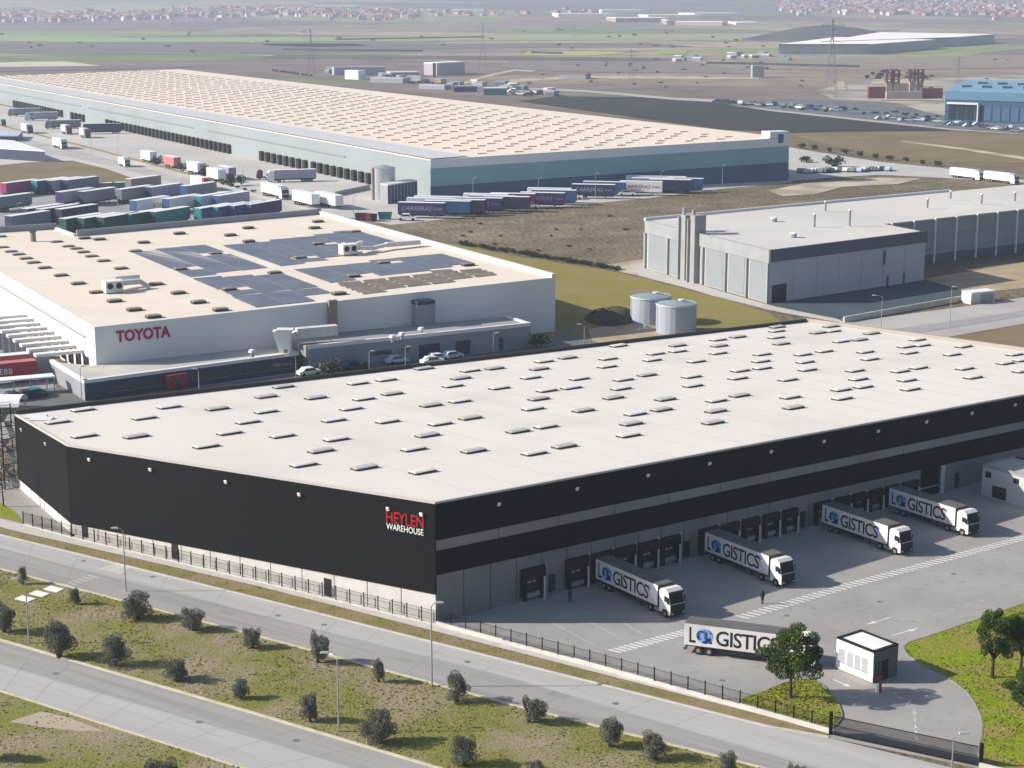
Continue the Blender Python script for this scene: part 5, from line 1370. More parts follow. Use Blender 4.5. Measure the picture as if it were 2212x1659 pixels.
# loading bays on the lit side wall
lw = (T1 - s4_); lw.z = 0; lwu = lw.normalized(); nn_ = Vector((lwu.y, -lwu.x, 0))
for k in range(9):
    y0 = 4.0 + k * 5.4
    q = T1 - lwu * (y0 + 6)
    MB().slab(q, q + lwu * 1.9, 0, 1, 4.2, 4.75, 0.1, 9.0).build("bay_canopy", M_tw, fac)
    MB().slab(q + lwu * 2.2, q + lwu * 5.0, 0, 1, 0.6, 3.9, 0.1, 0.3).build("bay_door", M_dockdoor, fac)
    MB().slab(q + lwu * 2.0, q + lwu * 2.15, 0, 1, 0, 4.2, 6.0, 9.0).build("bay_screen", M_greyw, fac)
# ground at the loading side, parked trailers and a shelter roof
sheet("loading_yard", [(-300, 640), (0, 690), (60, 770), (100, 800), (130, 850), (190, 872), (-60, 900), (-300, 850)], 0.06, M_lot)
sheet("office_forecourt", [(60, 842), (130, 838), (182, 868), (215, 866), (700, 800), (1150, 752), (1210, 718), (1300, 742), (700, 830), (200, 880), (40, 880)], 0.07, mat("dark_grey_forecourt", (0.14, 0.14, 0.15), 0.9, var=0.15, scale=0.1))  # dark grey paving, tone varying slightly at random
# ------------------------------------------------------------------ plain box trailers, tractors (simple: small in view)
WHS = wheel_mesh(0.5, 0.3)
TMAT = {}
def tm(c, name):
    return mat("trailer_" + name, c, 0.5, var=0.06, scale=0.6)
M_tr_white = tm((0.74, 0.74, 0.75), "white")
M_roofwhite = mat("trailer_roof_white", (0.74, 0.74, 0.76), 0.6)
def make_trailer(mside, mrear, mroof=None, h=3.95, L=13.4, curtain=None):
    t = thing("box_trailer", "x", "trailer")
    b = MB().box(0, L, -1.25, 1.25, 1.1, h - .06).build("cargo_box", mside, t)
    MB().box(-.03, L + .03, -1.26, 1.26, h - .059, h).build("roof", mroof or M_roofwhite, t)
    MB().box(-.06, -.001, -1.2, 1.2, 1.12, h - .07).build("rear_door", mrear, t)
    MB().box(0.2, L - .4, -.9, .9, .7, 1.099).build("chassis", M_dark, t)
    for x in (1.6, 2.9, 4.2):
        for s in (-1, 1): inst("wheel", WHS, t, (x, s * 1.05, .5))
    for s in (-1, 1): MB().box(L - 3.2, L - 3.0, s * .9 - .08, s * .9 + .08, 0, 1.0).build("landing_leg", M_grey, t)
    return t
def make_tractor(mcab):
    t = thing("tractor_unit", "x", "tractor unit")
    prof = [(2.3, 0.7), (2.3, 3.3), (2.7, 3.65), (3.7, 3.7), (4.3, 3.0), (4.55, 1.9), (4.6, 0.45), (2.4, 0.45)]
    n = len(prof); w = 1.2; c = MB()
    c.add([(x, -w, z) for x, z in prof] + [(x, w, z) for x, z in prof], [tuple(range(n)), tuple(reversed(range(n, 2 * n)))] + [(i + n, (i + 1) % n + n, (i + 1) % n, i) for i in range(n)])
    c.build("cab", mcab, t)
    MB().box(0, 2.6, -.5, .5, .5, .95).build("chassis", M_dark, t)
    m = MB(); m.add([(4.33, -1.1, 2.95), (4.33, 1.1, 2.95), (4.58, 1.12, 1.9), (4.58, -1.12, 1.9)], [(0, 3, 2, 1)]); m.build("windscreen", M_glass, t)
    MB().box(4.58, 4.66, -1.1, 1.1, .6, 1.6).build("grille", M_black, t)
    for x in (0.7, 3.6):
        for s in (-1, 1): inst("wheel", WHS, t, (x, s * 1.0, .5))
    return t
PROTO = {}
def trailer(p, head, cside, crear, label, group, L=13.4, croof=None, h=3.95, scale=1.0):
    key = (cside, crear, L, croof, h)
    if key not in PROTO:
        o = make_trailer(tm(*PAL[cside]), tm(*PAL[crear]), tm(*PAL[croof]) if croof else None, h, L); PROTO[key] = o
    else:
        o = copy_tree(PROTO[key])
    o.location = (p.x, p.y, 0.08); o.rotation_euler = (0, 0, head); o.scale = (scale,) * 3
    return tag(o, label, "trailer", group)
def tractor(p, head, c, label, group, scale=1.0):
    key = ("t", c)
    if key not in PROTO:
        o = make_tractor(tm(*PAL[c])); PROTO[key] = o
    else: o = copy_tree(PROTO[key])
    o.location = (p.x, p.y, 0.08); o.rotation_euler = (0, 0, head); o.scale = (scale,) * 3
    return tag(o, label, "tractor unit", group)
PAL = {"white": ((0.74, 0.74, 0.75), "white"), "magenta": ((0.30, 0.03, 0.16), "magenta"), "teal": ((0.03, 0.20, 0.22), "teal"), "blue": ((0.035, 0.09, 0.22), "blue"), "greyblue": ((0.16, 0.18, 0.24), "greyblue"),
       "lilac": ((0.30, 0.29, 0.40), "lilac"), "navy": ((0.025, 0.032, 0.075), "navy"), "green": ((0.012, 0.075, 0.06), "green"), "grey": ((0.20, 0.22, 0.24), "grey"), "brown": ((0.22, 0.19, 0.18), "brown"),
       "purple": ((0.04, 0.032, 0.12), "purple"), "red": ((0.36, 0.025, 0.06), "red"), "pink": ((0.50, 0.16, 0.16), "pink"), "darkslate": ((0.035, 0.045, 0.075), "darkslate"), "paleblue": ((0.45, 0.55, 0.68), "paleblue"), "cream": ((0.62, 0.60, 0.52), "cream"), "maroon": ((0.14, 0.02, 0.07), "maroon")}
H62 = R(61)
lot = "trailers parked in the lot"
LOTS = [((8.7, 426.5), "magenta", "magenta", "magenta trailer at the far left of the lot's back row"), ((75, 421.5), "blue", "teal", "trailer with a teal rear in the lot's back row"), ((108, 420.5), "lilac", "navy", "lilac-sided trailer tucked between two others in the back row"), ((141, 419.5), "greyblue", "navy", "grey-blue trailer ending the lot's left back row, long side showing"),
        ((278, 417), "brown", "brown", "brown-grey trailer at the right end of the back row"), ((-14, 460), "greyblue", "teal", "blue-grey trailer cut by the left edge in the middle row"), ((128, 447), "lilac", "purple", "single lilac trailer standing alone in the middle row"), ((257, 441), "grey", "greyblue", "grey trailer left of a dark-ended lilac one in the middle row"),
        ((322, 436), "lilac", "purple", "lilac-grey trailer with dark end at the right of the middle row"), ((54, 486), "navy", "navy", "leftmost of three navy trailers side by side"), ((86, 487), "navy", "navy", "middle one of three navy trailers side by side"), ((128, 487), "navy", "navy", "rightmost of three navy trailers, its long flank showing"),
        ((137, 509), "green", "green", "leftmost dark green trailer behind the factory parapet"), ((176, 508), "green", "green", "middle dark green trailer behind the factory parapet"), ((218, 506), "green", "green", "third dark green trailer behind the factory parapet, flank showing"), ((277, 498), "green", "teal", "separate dark green trailer right of the green trio"),
        ((289, 467), "white", "blue", "white lettered trailer with blue rear door"), ((359, 463), "white", "blue", "white trailer with blue rear, casting a big shadow"), ((428, 457), "paleblue", "teal", "pale trailer with teal-blue rear left of its twin"), ((467, 456), "lilac", "blue", "pale lilac trailer with bright blue rear"),
        ((428, 485), "blue", "teal", "first of four white-roofed blue trailers near the factory"), ((464, 482), "blue", "teal", "second of four white-roofed blue trailers near the factory"), ((500, 479), "blue", "blue", "third of four white-roofed blue trailers near the factory"), ((535, 476), "purple", "blue", "fourth of the blue trailers, purple-blue flank showing")]
for px, cs, cr, lb in LOTS: trailer(G(*px), H62, cs, cr, lb, lot, h=4.15, scale=1.22)
for px, cs, lb in (((212, 413), "greyblue", "low grey container on a flat trailer in the back row"), ((243, 412), "teal", "low teal container beside a grey one in the back row")):
    trailer(G(*px), R(20), cs, cs, lb, lot, L=6.1, h=3.0)
# lettering on the white trailer
for o in list(bpy.data.objects):
    if o.get("label") == "white lettered trailer with blue rear door":
        me = text_mesh("III TAL", 1.5, 0.01, tm(*PAL["greyblue"]))
        q = bpy.data.objects.new("lettering", me); col.objects.link(q); q.parent = o; q.location = (6.5, -1.27, 1.7); q.rotation_euler = (math.pi / 2, 0, 0)
# lorries on the access road and apron
HB = math.atan2((G(700, 452) - G(560, 418)).y, (G(700, 452) - G(560, 418)).x)
ga = "lorries on the access road"
def rig(px, head, cs, cab, label, L=13.4, scale=1.18, group=ga):
    p = G(*px)
    o = thing("road_lorry", label, "lorry", p, group); o.rotation_euler = (0, 0, head); o.scale = (scale,) * 3
    a = make_trailer(tm(*PAL[cs]), tm(*PAL[cs]), None, 3.95, L) if ("r", cs, L) not in PROTO else copy_tree(PROTO[("r", cs, L)])
    PROTO.setdefault(("r", cs, L), a)
    b = make_tractor(tm(*PAL[cab])) if ("rt", cab) not in PROTO else copy_tree(PROTO[("rt", cab)])
    PROTO.setdefault(("rt", cab), b)
    for k in ("label", "category", "group"):
        for q in (a, b):
            if k in q: del q[k]
    a.name = "trailer"; b.name = "tractor"
    a.parent = o; a.location = (0, 0, 0); a.rotation_euler = (0, 0, 0)
    b.parent = o; b.location = (L - 2.2, 0, 0); b.rotation_euler = (0, 0, 0)
    return o
rig((572, 421), HB, "cream", "white", "grey curtain-sided lorry with white cab on the access road")
trailer(G(640, 440), HB, "white", "greyblue", "white trailer with dark rear on the access road", ga, scale=1.2)
trailer(G(690, 443), HB, "white", "lilac", "last white trailer with lilac rear on the access road", ga, scale=1.2)
HD = R(62)
def faceleft(px, cs, cab, label, hd_=R(197), scale=1.2): rig(px, hd_, cs, cab, label, scale=scale)
faceleft((682, 391), "lilac", "white", "long lilac-grey lorry with white cab on the pale apron, facing left", R(196))
tractor(G(580, 387), R(196), "maroon", "maroon tractor unit beside the long lilac-grey lorry", ga)
for px, cs, lb in (((312, 349), "white", "white trailer partly hid by a round tree, farthest along the hedge"), ((362, 361), "pink", "pink and white trailer between two trees on the access road"), ((412, 374), "white", "white trailer left of the biggest roadside tree"), ((455, 389), "white", "white trailer with a second one behind by the last trees"), ((478, 384), "lilac", "lilac-roofed white trailer behind another by the last trees")):
    trailer(G(*px), HB, cs, cs if cs == "white" else "maroon", lb, ga, L=9.5, scale=1.25)
for px, cs, cr, lb in (((176, 446), "grey", "navy", "grey trailer just right of the lone lilac one in the middle row"), ((398, 433), "greyblue", "blue", "grey-blue trailer at the lot's right end near the road"), ((20, 503), "greyblue", "navy", "grey-blue trailer cut off behind the factory parapet, far left"), ((330, 493), "teal", "green", "teal trailer right of the dark green ones")):
    trailer(G(*px), H62, cs, cr, lb, lot, h=4.15, scale=1.22)
rig((120, 318), HB, "white", "white", "white lorry on the access road beside the white-roofed shed", L=10.0)
rig((420, 405), HB, "cream", "red", "cream lorry with red cab on the access road", L=10.0)
rig((262, 358), HB, "white", "white", "small white lorry driving on the access road", L=6.0, scale=1.0)
rig((52, 286), HB, "white", "greyblue", "white lorry with dark cab upon the yard line, far left", L=8.0)
tractor(G(4, 272), HB, "greyblue", "dark tractor unit cut by the left edge on the apron", ga)
rig((88, 250), R(196), "grey", "grey", "grey-green lorry at the far left dock doors")
rig((126, 259), R(196), "lilac", "paleblue", "lilac lorry at the docks left of the dark one")
rig((175, 277), R(196), "greyblue", "greyblue", "grey-blue lorry half hidden behind the two white boxes")
trailer(G(262, 288), R(196), "darkslate", "darkslate", "long dark slate trailer at the depot dock", ga, L=19.0, h=5.2, croof="paleblue")
rig((138, 288), HB, "white", "brown", "white box lorry with brown cab by the dark trailer", L=6.0)
rig((178, 296), HB, "white", "greyblue", "white box lorry with dark cab in front of the dark trailer", L=5.6)
for px, lb in (((2056, 383), "first of two white lorries driving past the car park"), ((2129, 391), "second of two white lorries, nearest the right edge")):
    h_ = math.atan2((G(2230, 401) - G(2040, 378)).y, (G(2230, 401) - G(2040, 378)).x)
    rig(px, h_, "white", "white", lb, scale=1.02)
# blue lettered trailers before the long depot
HC = R(-10)
gc = "lettered trailers before the long depot"
CT = [((862, 470), "purple", "white CARRERAS lettering on the first blue-purple trailer by the bins"), ((880, 460), "paleblue", "pale trailer just behind the first lettered one"), ((918, 466), "blue", "blue trailer beside the first lettered one"), ((950, 463), "navy", "navy trailer third from the bins"),
      ((988, 459), "purple", "purple-blue trailer starting the second cluster"), ((1014, 454), "blue", "blue trailer in the middle of the second cluster"), ((1046, 456), "navy", "navy trailer ending the second cluster"), ((1124, 447), "purple", "lettered purple trailer starting the third cluster"),
      ((1150, 441), "blue", "blue trailer behind the third cluster's lettered one"), ((1236, 428), "navy", "lone navy trailer with CARRERAS lettering"), ((1339, 421), "white", "white trailer with red CARRERAS lettering"), ((1364, 414), "greyblue", "grey-blue trailer behind the white lettered one"), ((1402, 417), "navy", "navy trailer right of the white lettered one"), ((1428, 414), "blue", "last blue trailer of the row before the depot"),
      ((896, 456), "white", "white-roofed trailer at the back of the first cluster"), ((1002, 450), "white", "white-roofed trailer at the back of the second cluster"), ((1060, 449), "maroon", "maroon-fronted trailer behind the second cluster's end"), ((1140, 437), "white", "white-roofed trailer at the back of the third cluster"), ((1260, 422), "blue", "blue trailer behind the lone navy one"), ((1352, 409), "paleblue", "pale trailer farthest back behind the white lettered one"), ((1392, 410), "white", "white trailer at the back right of the row")]
for i, (px, cs, lb) in enumerate(CT):
    o = trailer(G(*px), HC, cs, "navy" if cs != "white" else "greyblue", lb, gc, L=13.6, h=4.5, scale=1.12)
    if i in (0, 4, 7, 9, 10):
        m = tm(*PAL["red"]) if cs == "white" else mat("lilac_lettering", (0.34, 0.33, 0.46), .6)
        me = text_mesh("CARRERAS", 1.0, 0.01, m, 0.25); a_, b_ = width(me)
        q = bpy.data.objects.new("lettering", me); col.objects.link(q); q.parent = o
        q.location = (0.9, -1.275, 2.25); q.rotation_euler = (math.pi / 2, 0, 0); q.scale = (8.8 / (b_ - a_), 1.7, 1)
        me2 = text_mesh("Grupo", 1.0, 0.01, m, 0.4); q = bpy.data.objects.new("lettering", me2); col.objects.link(q); q.parent = o
        q.location = (10.2, -1.275, 2.5); q.rotation_euler = (math.pi / 2, 0, 0); q.scale = (1.0, 1.0, 1)
# small white vans and pallets in front of them
def car_mesh():
    mb = MB()
    prof = [(-2.1, .35), (-2.1, .85), (-1.5, .95), (-1.0, 1.42), (0.5, 1.42), (1.15, .92), (2.0, .8), (2.1, .35)]
    n = len(prof)
    for s0, w in ((0, .85),):
        mb.add([(x, -w, z) for x, z in prof] + [(x, w, z) for x, z in prof], [tuple(range(n)), tuple(reversed(range(n, 2 * n)))] + [(i + n, (i + 1) % n + n, (i + 1) % n, i) for i in range(n)], 0)
    mb.add([(-.95, -.86, 1.36), (.45, -.86, 1.36), (.95, -.86, .95), (-1.35, -.86, .95)], [(3, 2, 1, 0)], 1)
    mb.add([(-.95, .86, 1.36), (.45, .86, 1.36), (.95, .86, .95), (-1.35, .86, .95)], [(0, 1, 2, 3)], 1)
    mb.add([(.54, -.75, 1.40), (.54, .75, 1.40), (1.14, .78, .95), (1.14, -.78, .95)], [(0, 3, 2, 1)], 1)
    for x in (-1.3, 1.3):
        for s in (-1, 1): mb.cyl((x, s * .88, .31), (x, s * .68, .31), .31, n=10, m=2)
    return mb
CARM = {}
def car(p, head, c, label, group, scale=1.0):
    if c not in CARM: CARM[c] = car_mesh().mesh("parked_car", [tm(*PAL[c]), M_glass, M_dark])
    o = inst("parked_car", CARM[c], None, (p.x, p.y, 0.15), head); o.scale = (scale,) * 3
    return tag(o, label, "car", group)
rc = random.Random(21)
for x, y, lb in ((880, 477, "white van under the first lettered trailer"), (1018, 462, "white van at the foot of the second trailer cluster"), (1030, 461, "small white van nearest the second cluster's end"), (1145, 451, "white van below the third trailer cluster"), (1240, 431, "white van below the lone lettered trailer"), (1355, 424, "white van below the white lettered trailer")):
    car(G(x, y), R(-6), "white", lb, "vans before the trailers", 1.5)
for k in range(26):
    x = 1728 + k * 7.6; y = 374.5 - (k * 0.22) + rc.uniform(-1.5, 1.5)
    car(G(x, y), R(70) + rc.uniform(-.1, .1), rc.choice(["white", "white", "navy", "greyblue", "paleblue", "grey"]), nth(k) + " car counted from the depot in the row beside its right end", "cars parked beside the depot", 1.25)
for k in range(30):
    x = 1900 + k * 10.5 + rc.uniform(-1, 1); y = 256 + k * 0.95 + rc.uniform(-4, 3)
    car(G(x, y) + Vector((0, 0, .3)), rc.uniform(0, 3.1), rc.choice(["white", "paleblue", "paleblue", "navy", "grey"]), nth(k) + " car from the left in the far car park before the blue building", "cars before the blue building", 1.3)
for k in range(16):
    x = 1440 + k * 18 + rc.uniform(-5, 5) + 110; y = 222 + k * 1.2 + rc.uniform(-2, 2)
    car(G(x, y) + Vector((0, 0, .3)), rc.uniform(0, 3.1), rc.choice(["white", "navy", "blue", "grey"]), nth(k) + " tiny vehicle from the left along the track beyond the dark field", "vehicles along the far track", 1.8)
# cars by the offices, white umbrella canopies
for x, y, c, lb in ((944, 781, "white", "white van before the grey annexe's navy screen"), (934, 788, "white", "low white car just left of a white van"), (976, 776, "paleblue", "pale car right of the white van by the annexe"), (857, 786, "paleblue", "bluish car half hid behind the warehouse roof"), (668, 812, "white", "white car before the offices, next to the round bush"), (762, 798, "blue", "blue car behind the round bush")):
    car(G(x, y), ru, c, lb, "cars before the offices", 1.1)
# red trailers and shelter beside the loading bays
o = trailer(G(78, 822), math.pi + ru - 0.05, "red", "darkslate", "red lettered trailer beside the factory's loading bays", "trailers by the loading bays", croof="pink")
me = text_mesh("PEBB", 1.5, .01, tm(*PAL["white"])); q = bpy.data.objects.new("lettering", me); col.objects.link(q); q.parent = o; q.location = (7.6, 1.27, 1.9); q.rotation_euler = (math.pi / 2, 0, math.pi)
trailer(G(66, 806), math.pi + ru - 0.05, "pink", "darkslate", "pale-roofed trailer behind the red lettered one", "trailers by the loading bays")
p0, p1 = G(-60, 862), G(120, 846)
sh = thing("shelter_roof", "long white shelter roof on posts beside the red trailer", "shelter", p1)
MB().slab(p0, p1, 0, 1, 2.7, 2.95, -2.6, 0.4).build("roof", M_white, sh)
for t in (0.1, 0.3, 0.5, 0.7, 0.9, 0.99):
    q = p0 + (p1 - p0) * t; MB().box(q.x - .08, q.x + .08, q.y - .08, q.y + .08, 0, 2.7).build("post", M_steel, sh)
for x, y, c, lb in ((30, 866, "navy", "dark car under the shelter at the left edge"), (60, 862, "navy", "dark car beside a green one under the shelter"), (80, 858, "teal", "green car under the shelter")):
    car(G(x, y), ru, c, lb, "cars by the shelter", 1.1)
p = G(20, 886); wt = thing("white_canopy", "domed white canopy at the left edge behind the warehouse", "canopy", p)
mb = MB()
for i in range(8):
    a0, a1 = math.pi * i / 8, math.pi * (i + 1) / 8
    mb.add([(p.x - 7, p.y - 3 * math.cos(a0), 1.2 + 1.5 * math.sin(a0)), (p.x + 2.5, p.y - 3 * math.cos(a0), 1.2 + 1.5 * math.sin(a0)), (p.x + 2.5, p.y - 3 * math.cos(a1), 1.2 + 1.5 * math.sin(a1)), (p.x - 7, p.y - 3 * math.cos(a1), 1.2 + 1.5 * math.sin(a1))], [(0, 1, 2, 3)])
mb.build("vault", M_white, wt)
for sx in (-6.5, 2.0):
    for sy in (-2.9, 2.9): MB().box(p.x + sx - .08, p.x + sx + .08, p.y + sy - .08, p.y + sy + .08, 0, 1.25).build("post", M_steel, wt)
# ------------------------------------------------------------------ bushes: crown plus stem
srng = random.Random(14)
SH = []
for v in range(4):
    lob = [(srng.uniform(-.45, .45), srng.uniform(-.45, .45), srng.uniform(.35, .75), srng.uniform(.3, .5), srng.uniform(.25, .42)) for _ in range(6)]
    SH.append(srng.getrandbits(20))
def bush_mesh(v, mats, n=420, size=0.11):
    r = random.Random(SH[v])
    lob = [(r.uniform(-.42, .42), r.uniform(-.42, .42), r.uniform(.35, .8), r.uniform(.28, .48), r.uniform(.22, .36)) for _ in range(7)]
    return crown_mesh(r, lob, n, size, mats)
STEM = MB().cyl((0, 0, 0), (0, 0, .5), .06, .04, 6).mesh("trunk", M_bark)
BUSH = {k: [bush_mesh(v, ms) for v in range(3)] for k, ms in (("dark", [M_farleaf, M_leaf]), ("shrub", [M_shrub, M_farleaf]), ("pale", [M_pale_shrub, M_shrub]))}
def bush(px, w, h, kind, label, name="round_tree", group=None, raised=0.0):
    p = G(*px); t = CAM_H / (FPX * SP + (px[1] - CY) * CP)
    o = thing(name, label, "tree" if name.endswith("tree") else "bush", p, group)
    r = w * t; hh = h * t
    c = inst("crown", BUSH[kind][int(px[0]) % 3], o, p, rz=px[0]); c.scale = (r, r, hh)
    s = inst("trunk", STEM, o, p); s.scale = (r, r, hh)
for x, y, w, h, lb in ((340, 358, 16, 20, "first round roadside tree along the apron hedge"), (396, 372, 15, 20, "second round roadside tree, before the pink trailer"), (442, 384, 19, 26, "biggest roadside tree along the apron hedge"), (499, 402, 19, 24, "dark roadside tree, second from the end"), (522, 400, 15, 22, "last roadside tree by the lilac trailer")):
    bush((x, y), w, h, "dark", lb, group="trees along the access road")
for k in range(9):
    bush((420 + k * 16 + srng.uniform(-4, 4), 382 + k * 4.2), 9, 6, "shrub", nth(k) + " low hedge bush from the left along the access road", "hedge_bush", "hedge bushes along the access road")
for k, (x, y) in enumerate(((1731, 321), (1760, 324), (1793, 329), (1824, 333), (1858, 338), (1891, 343), (1923, 347), (1956, 350), (1994, 356), (2026, 359))):
    bush((x, y), 11 if k % 3 else 14, 11, "dark", nth(k) + " small tree from the depot in the row along the field edge", "hedge_tree", "row of trees along the field edge")
bush((1742, 352), 22, 15, "dark", "smaller round tree on the pale bank beside the long depot", "bank_tree"); bush((1801, 361), 32, 22, "dark", "larger round tree on the pale bank beside the long depot", "bank_tree")
bush((715, 812), 42, 32, "pale", "pale round bush before the offices, over the roof edge"); bush((786, 803), 26, 20, "dark", "dark bush between lamp posts before the grey annexe", "dark_bush"); bush((1167, 752), 34, 28, "dark", "dark bush at the end of the grey annexe", "dark_bush")
c_ = G(1318, 692); md = thing("scrub_mound", "low dark scrubby mound left of the round tanks", "mound", c_)
mb = MB(); n = 28; rg = random.Random(6)
for j in range(7):
    t_ = j / 6.0; rr_ = math.cos(t_ * math.pi / 2) ** .7
    for i in range(n):
        a_ = 2 * math.pi * i / n; w_ = 1 + .08 * math.sin(3 * a_) + rg.uniform(-.03, .03)
        mb.v.append((c_.x + 5.6 * rr_ * w_ * math.cos(a_), c_.y + 7.0 * rr_ * w_ * math.sin(a_), 3.1 * math.sin(t_ * math.pi / 2) * (1 + rg.uniform(-.05, .05)) * (0.75 + .25 * math.cos(a_))))
for j in range(6):
    for i in range(n): mb.f.append((j * n + i, j * n + (i + 1) % n, (j + 1) * n + (i + 1) % n, (j + 1) * n + i)); mb.m.append(0)
mb.build("mound", mat("scrub_earth", (0.075, 0.07, 0.042), .95, c2=(0.045, 0.042, 0.028), scale=.8, bump=.3, bscale=2), md, smooth=True)
mbx = crown_mesh(rg, [(0, 0, 0.9, 5.2, 1.9)], 1500, .22, [M_shrub, M_farleaf]); inst("scrub", mbx, md, c_)
hb = 0
for k in range(26):
    t = k / 25; x = lerp(1000, 1330, t) + srng.uniform(-4, 4); y = lerp(532, 586, t) - 3
    bush((x, y), srng.uniform(12, 22), srng.uniform(6, 10), "shrub", nth(k) + " scrub bush from the left along the meadow's upper edge", "scrub_bush", "scrub along the meadow edge")
for k in range(40):
    x = srng.uniform(900, 1650); y = srng.uniform(440, 560)
    if y < 470 + (1200 - x) * 0.02 or y > 560 - 0: continue
    if x > 1370: continue
    bush((x, y), srng.uniform(5, 11), srng.uniform(3, 5), "shrub", "small tuft of scrub on the brown waste field", "scrub_tuft", "scrub tufts on the waste field")

# ------------------------------------------------------------------ twin round tanks
M_tank = mat("blue_grey_tank", (0.36, 0.40, 0.46), 0.5, c2=(0.32, 0.36, 0.42), scale=0.25, stretch=(1, 1, 0.15))
M_tankroof = mat("tank_roof", (0.26, 0.31, 0.34), 0.6, var=0.08, scale=0.3)
def tank(bx, by, wpx, topy, label):
    p = G(bx, by); t = CAM_H / (FPX * SP + (by - CY) * CP); r = wpx * t / 2; h = hgt(p, topy)
    o = thing("round_tank", label, "tank", p, "twin round tanks")
    n = 48; mb = MB(); vs_ = []
    for i in range(n):
        a = 2 * math.pi * i / n; rr = r * (1.0 if i % 2 else 0.994); vs_ += [(p.x + rr * math.cos(a), p.y + rr * math.sin(a), 0), (p.x + rr * math.cos(a), p.y + rr * math.sin(a), h)]
    mb.add(vs_, [(2 * i, 2 * ((i + 1) % n), 2 * ((i + 1) % n) + 1, 2 * i + 1) for i in range(n)]); mb.build("shell", M_tank, o)
    MB().cyl((p.x, p.y, h - .12), (p.x, p.y, h + .5), r * 1.02, r * .15, 48).build("roof", M_tankroof, o)
    MB().cyl((p.x, p.y, h - .3), (p.x, p.y, h - .121), r * 1.03, n=48).build("rim", M_trim, o)
    MB().cyl((p.x + r * .25, p.y + r * .1, h + .2), (p.x + r * .25, p.y + r * .1, h + .7), .7, n=10).build("hatch", M_trim, o)
    lad = MB()
    for dx in (-.25, .25): lad.bar((p.x - r * .98 + .05, p.y - r * .25 + dx, .2), (p.x - r * .98 + .05, p.y - r * .25 + dx, h), .06)
    for k in range(int(h / .4)): lad.bar((p.x - r * .98 + .05, p.y - r * .25 - .25, .3 + k * .4), (p.x - r * .98 + .05, p.y - r * .25 + .25, .3 + k * .4), .04)
    lad.build("ladder", M_steel, o)
tank(1405, 696, 87, 638, "farther of the two blue-grey round tanks beside the meadow"); tank(1460, 717, 87, 654, "nearer of the two blue-grey round tanks, by the warehouse roof")
p = G(1388, 716); pm_ = thing("pump_pipework", "white valve and pipe loop on the sand beside the nearer tank", "pipe", p)
mb = MB(); mb.cyl(p + Vector((-1, 0, .6)), p + Vector((3, .6, .6)), .16, n=8); mb.cyl(p + Vector((-1, 0, 0)), p + Vector((-1, 0, .7)), .16, n=8); mb.build("pipe", M_hvac, pm_)
MB().cyl(p + Vector((.4, 0, .7)), p + Vector((.4, 0, 1.5)), .3, n=8).build("valve", M_white, pm_)

# ------------------------------------------------------------------ grey works building with duct towers
M_cw = mat("grey_works_panel", (0.44, 0.45, 0.47), 0.7, c2=(0.40, 0.41, 0.43), scale=0.08, stretch=(1, 1, 0.2))
M_cwl = mat("pale_blue_panel", (0.25, 0.27, 0.295), 0.6, var=0.05, scale=0.2)
M_cfas = mat("slate_fascia", (0.085, 0.09, 0.12), 0.6)
M_cfasl = mat("ribbed_grey_fascia", (0.31, 0.33, 0.345), 0.5, var=0.1, scale=0.2)
M_croof = mat("pale_works_roof", (0.60, 0.57, 0.535), 0.9, c2=(0.53, 0.505, 0.48), scale=0.03, detail=8)
C1 = G(1393.5, 579); C2 = G(1660, 655.6); C3 = G(1995, 605.6)
hC = 12.3
C4 = C1 + (C3 - C2)
cb_t = thing("grey_works", "grey flat-roofed works with slate fascia and twin duct towers", "building", C2)
MB().prism([(p.x, p.y) for p in (C1, C2, C3, C4)], 0, hC - .3).build("wall", M_cw, cb_t)
MB().prism([(p.x, p.y) for p in (C1, C2, C3, C4)], hC - .299, hC - .1).build("roof", M_croof, cb_t)
MB().slab(C2, C3, -0.004, 1.004, hC - 2.6, hC + .25, -.3, .35).build("fascia", M_cfas, cb_t)
MB().slab(C1, C2, 0, 1, hC - 2.9, hC + .25, -.3, .30).build("fascia", M_cfasl, cb_t)
for i in range(7):
    MB().slab(C2, C3, i / 7 + .003, (i + 1) / 7 - .003, .0, hC - 2.61, 0, .08).build("wall_panel", M_cw, cb_t)
for s0, s1 in ((.03, .19), (.22, .33), (.52, .66), (.70, .82), (.86, .985)):
    d_ = MB().slab(C1, C2, s0, s1, 0.3, hC - 2.95, 0, .12).build("pale_panel", M_cwl, cb_t)
for s in (.005, .205, .34, .50, .68, .84, .995):
    MB().slab(C1, C2, s - .006, s + .006, 0, hC - 2.91, 0, .55).build("pilaster", M_cfasl, cb_t)
x0, _ = on_wall(C2, C3, 1666, 650); x1, _ = on_wall(C2, C3, 1697, 640)
MB().slab(C2, C3, x0, x1, 0, 4.2, .08, .2).build("glazed_door", M_glass, cb_t)
for xa, xb, ya, yb in ((1888, 1908, 543, 571),):
    a_, za = on_wall(C2, C3, xa, ya); b_, zb_ = on_wall(C2, C3, xb, yb)
    w = MB().slab(C2, C3, a_, b_, zb_, za, .08, .16).build("wall_recess", M_cw, cb_t); MB().slab(C2, C3, b_ - .006, b_ + .004, zb_, za, .16, .5).build("reveal", M_cfas, w)
for xa in (1916, 1951):
    a_, _ = on_wall(C2, C3, xa, 610); MB().slab(C2, C3, a_ - .006, a_ + .006, 0, 2.7, .08, .2).build("door", M_cfas, cb_t)
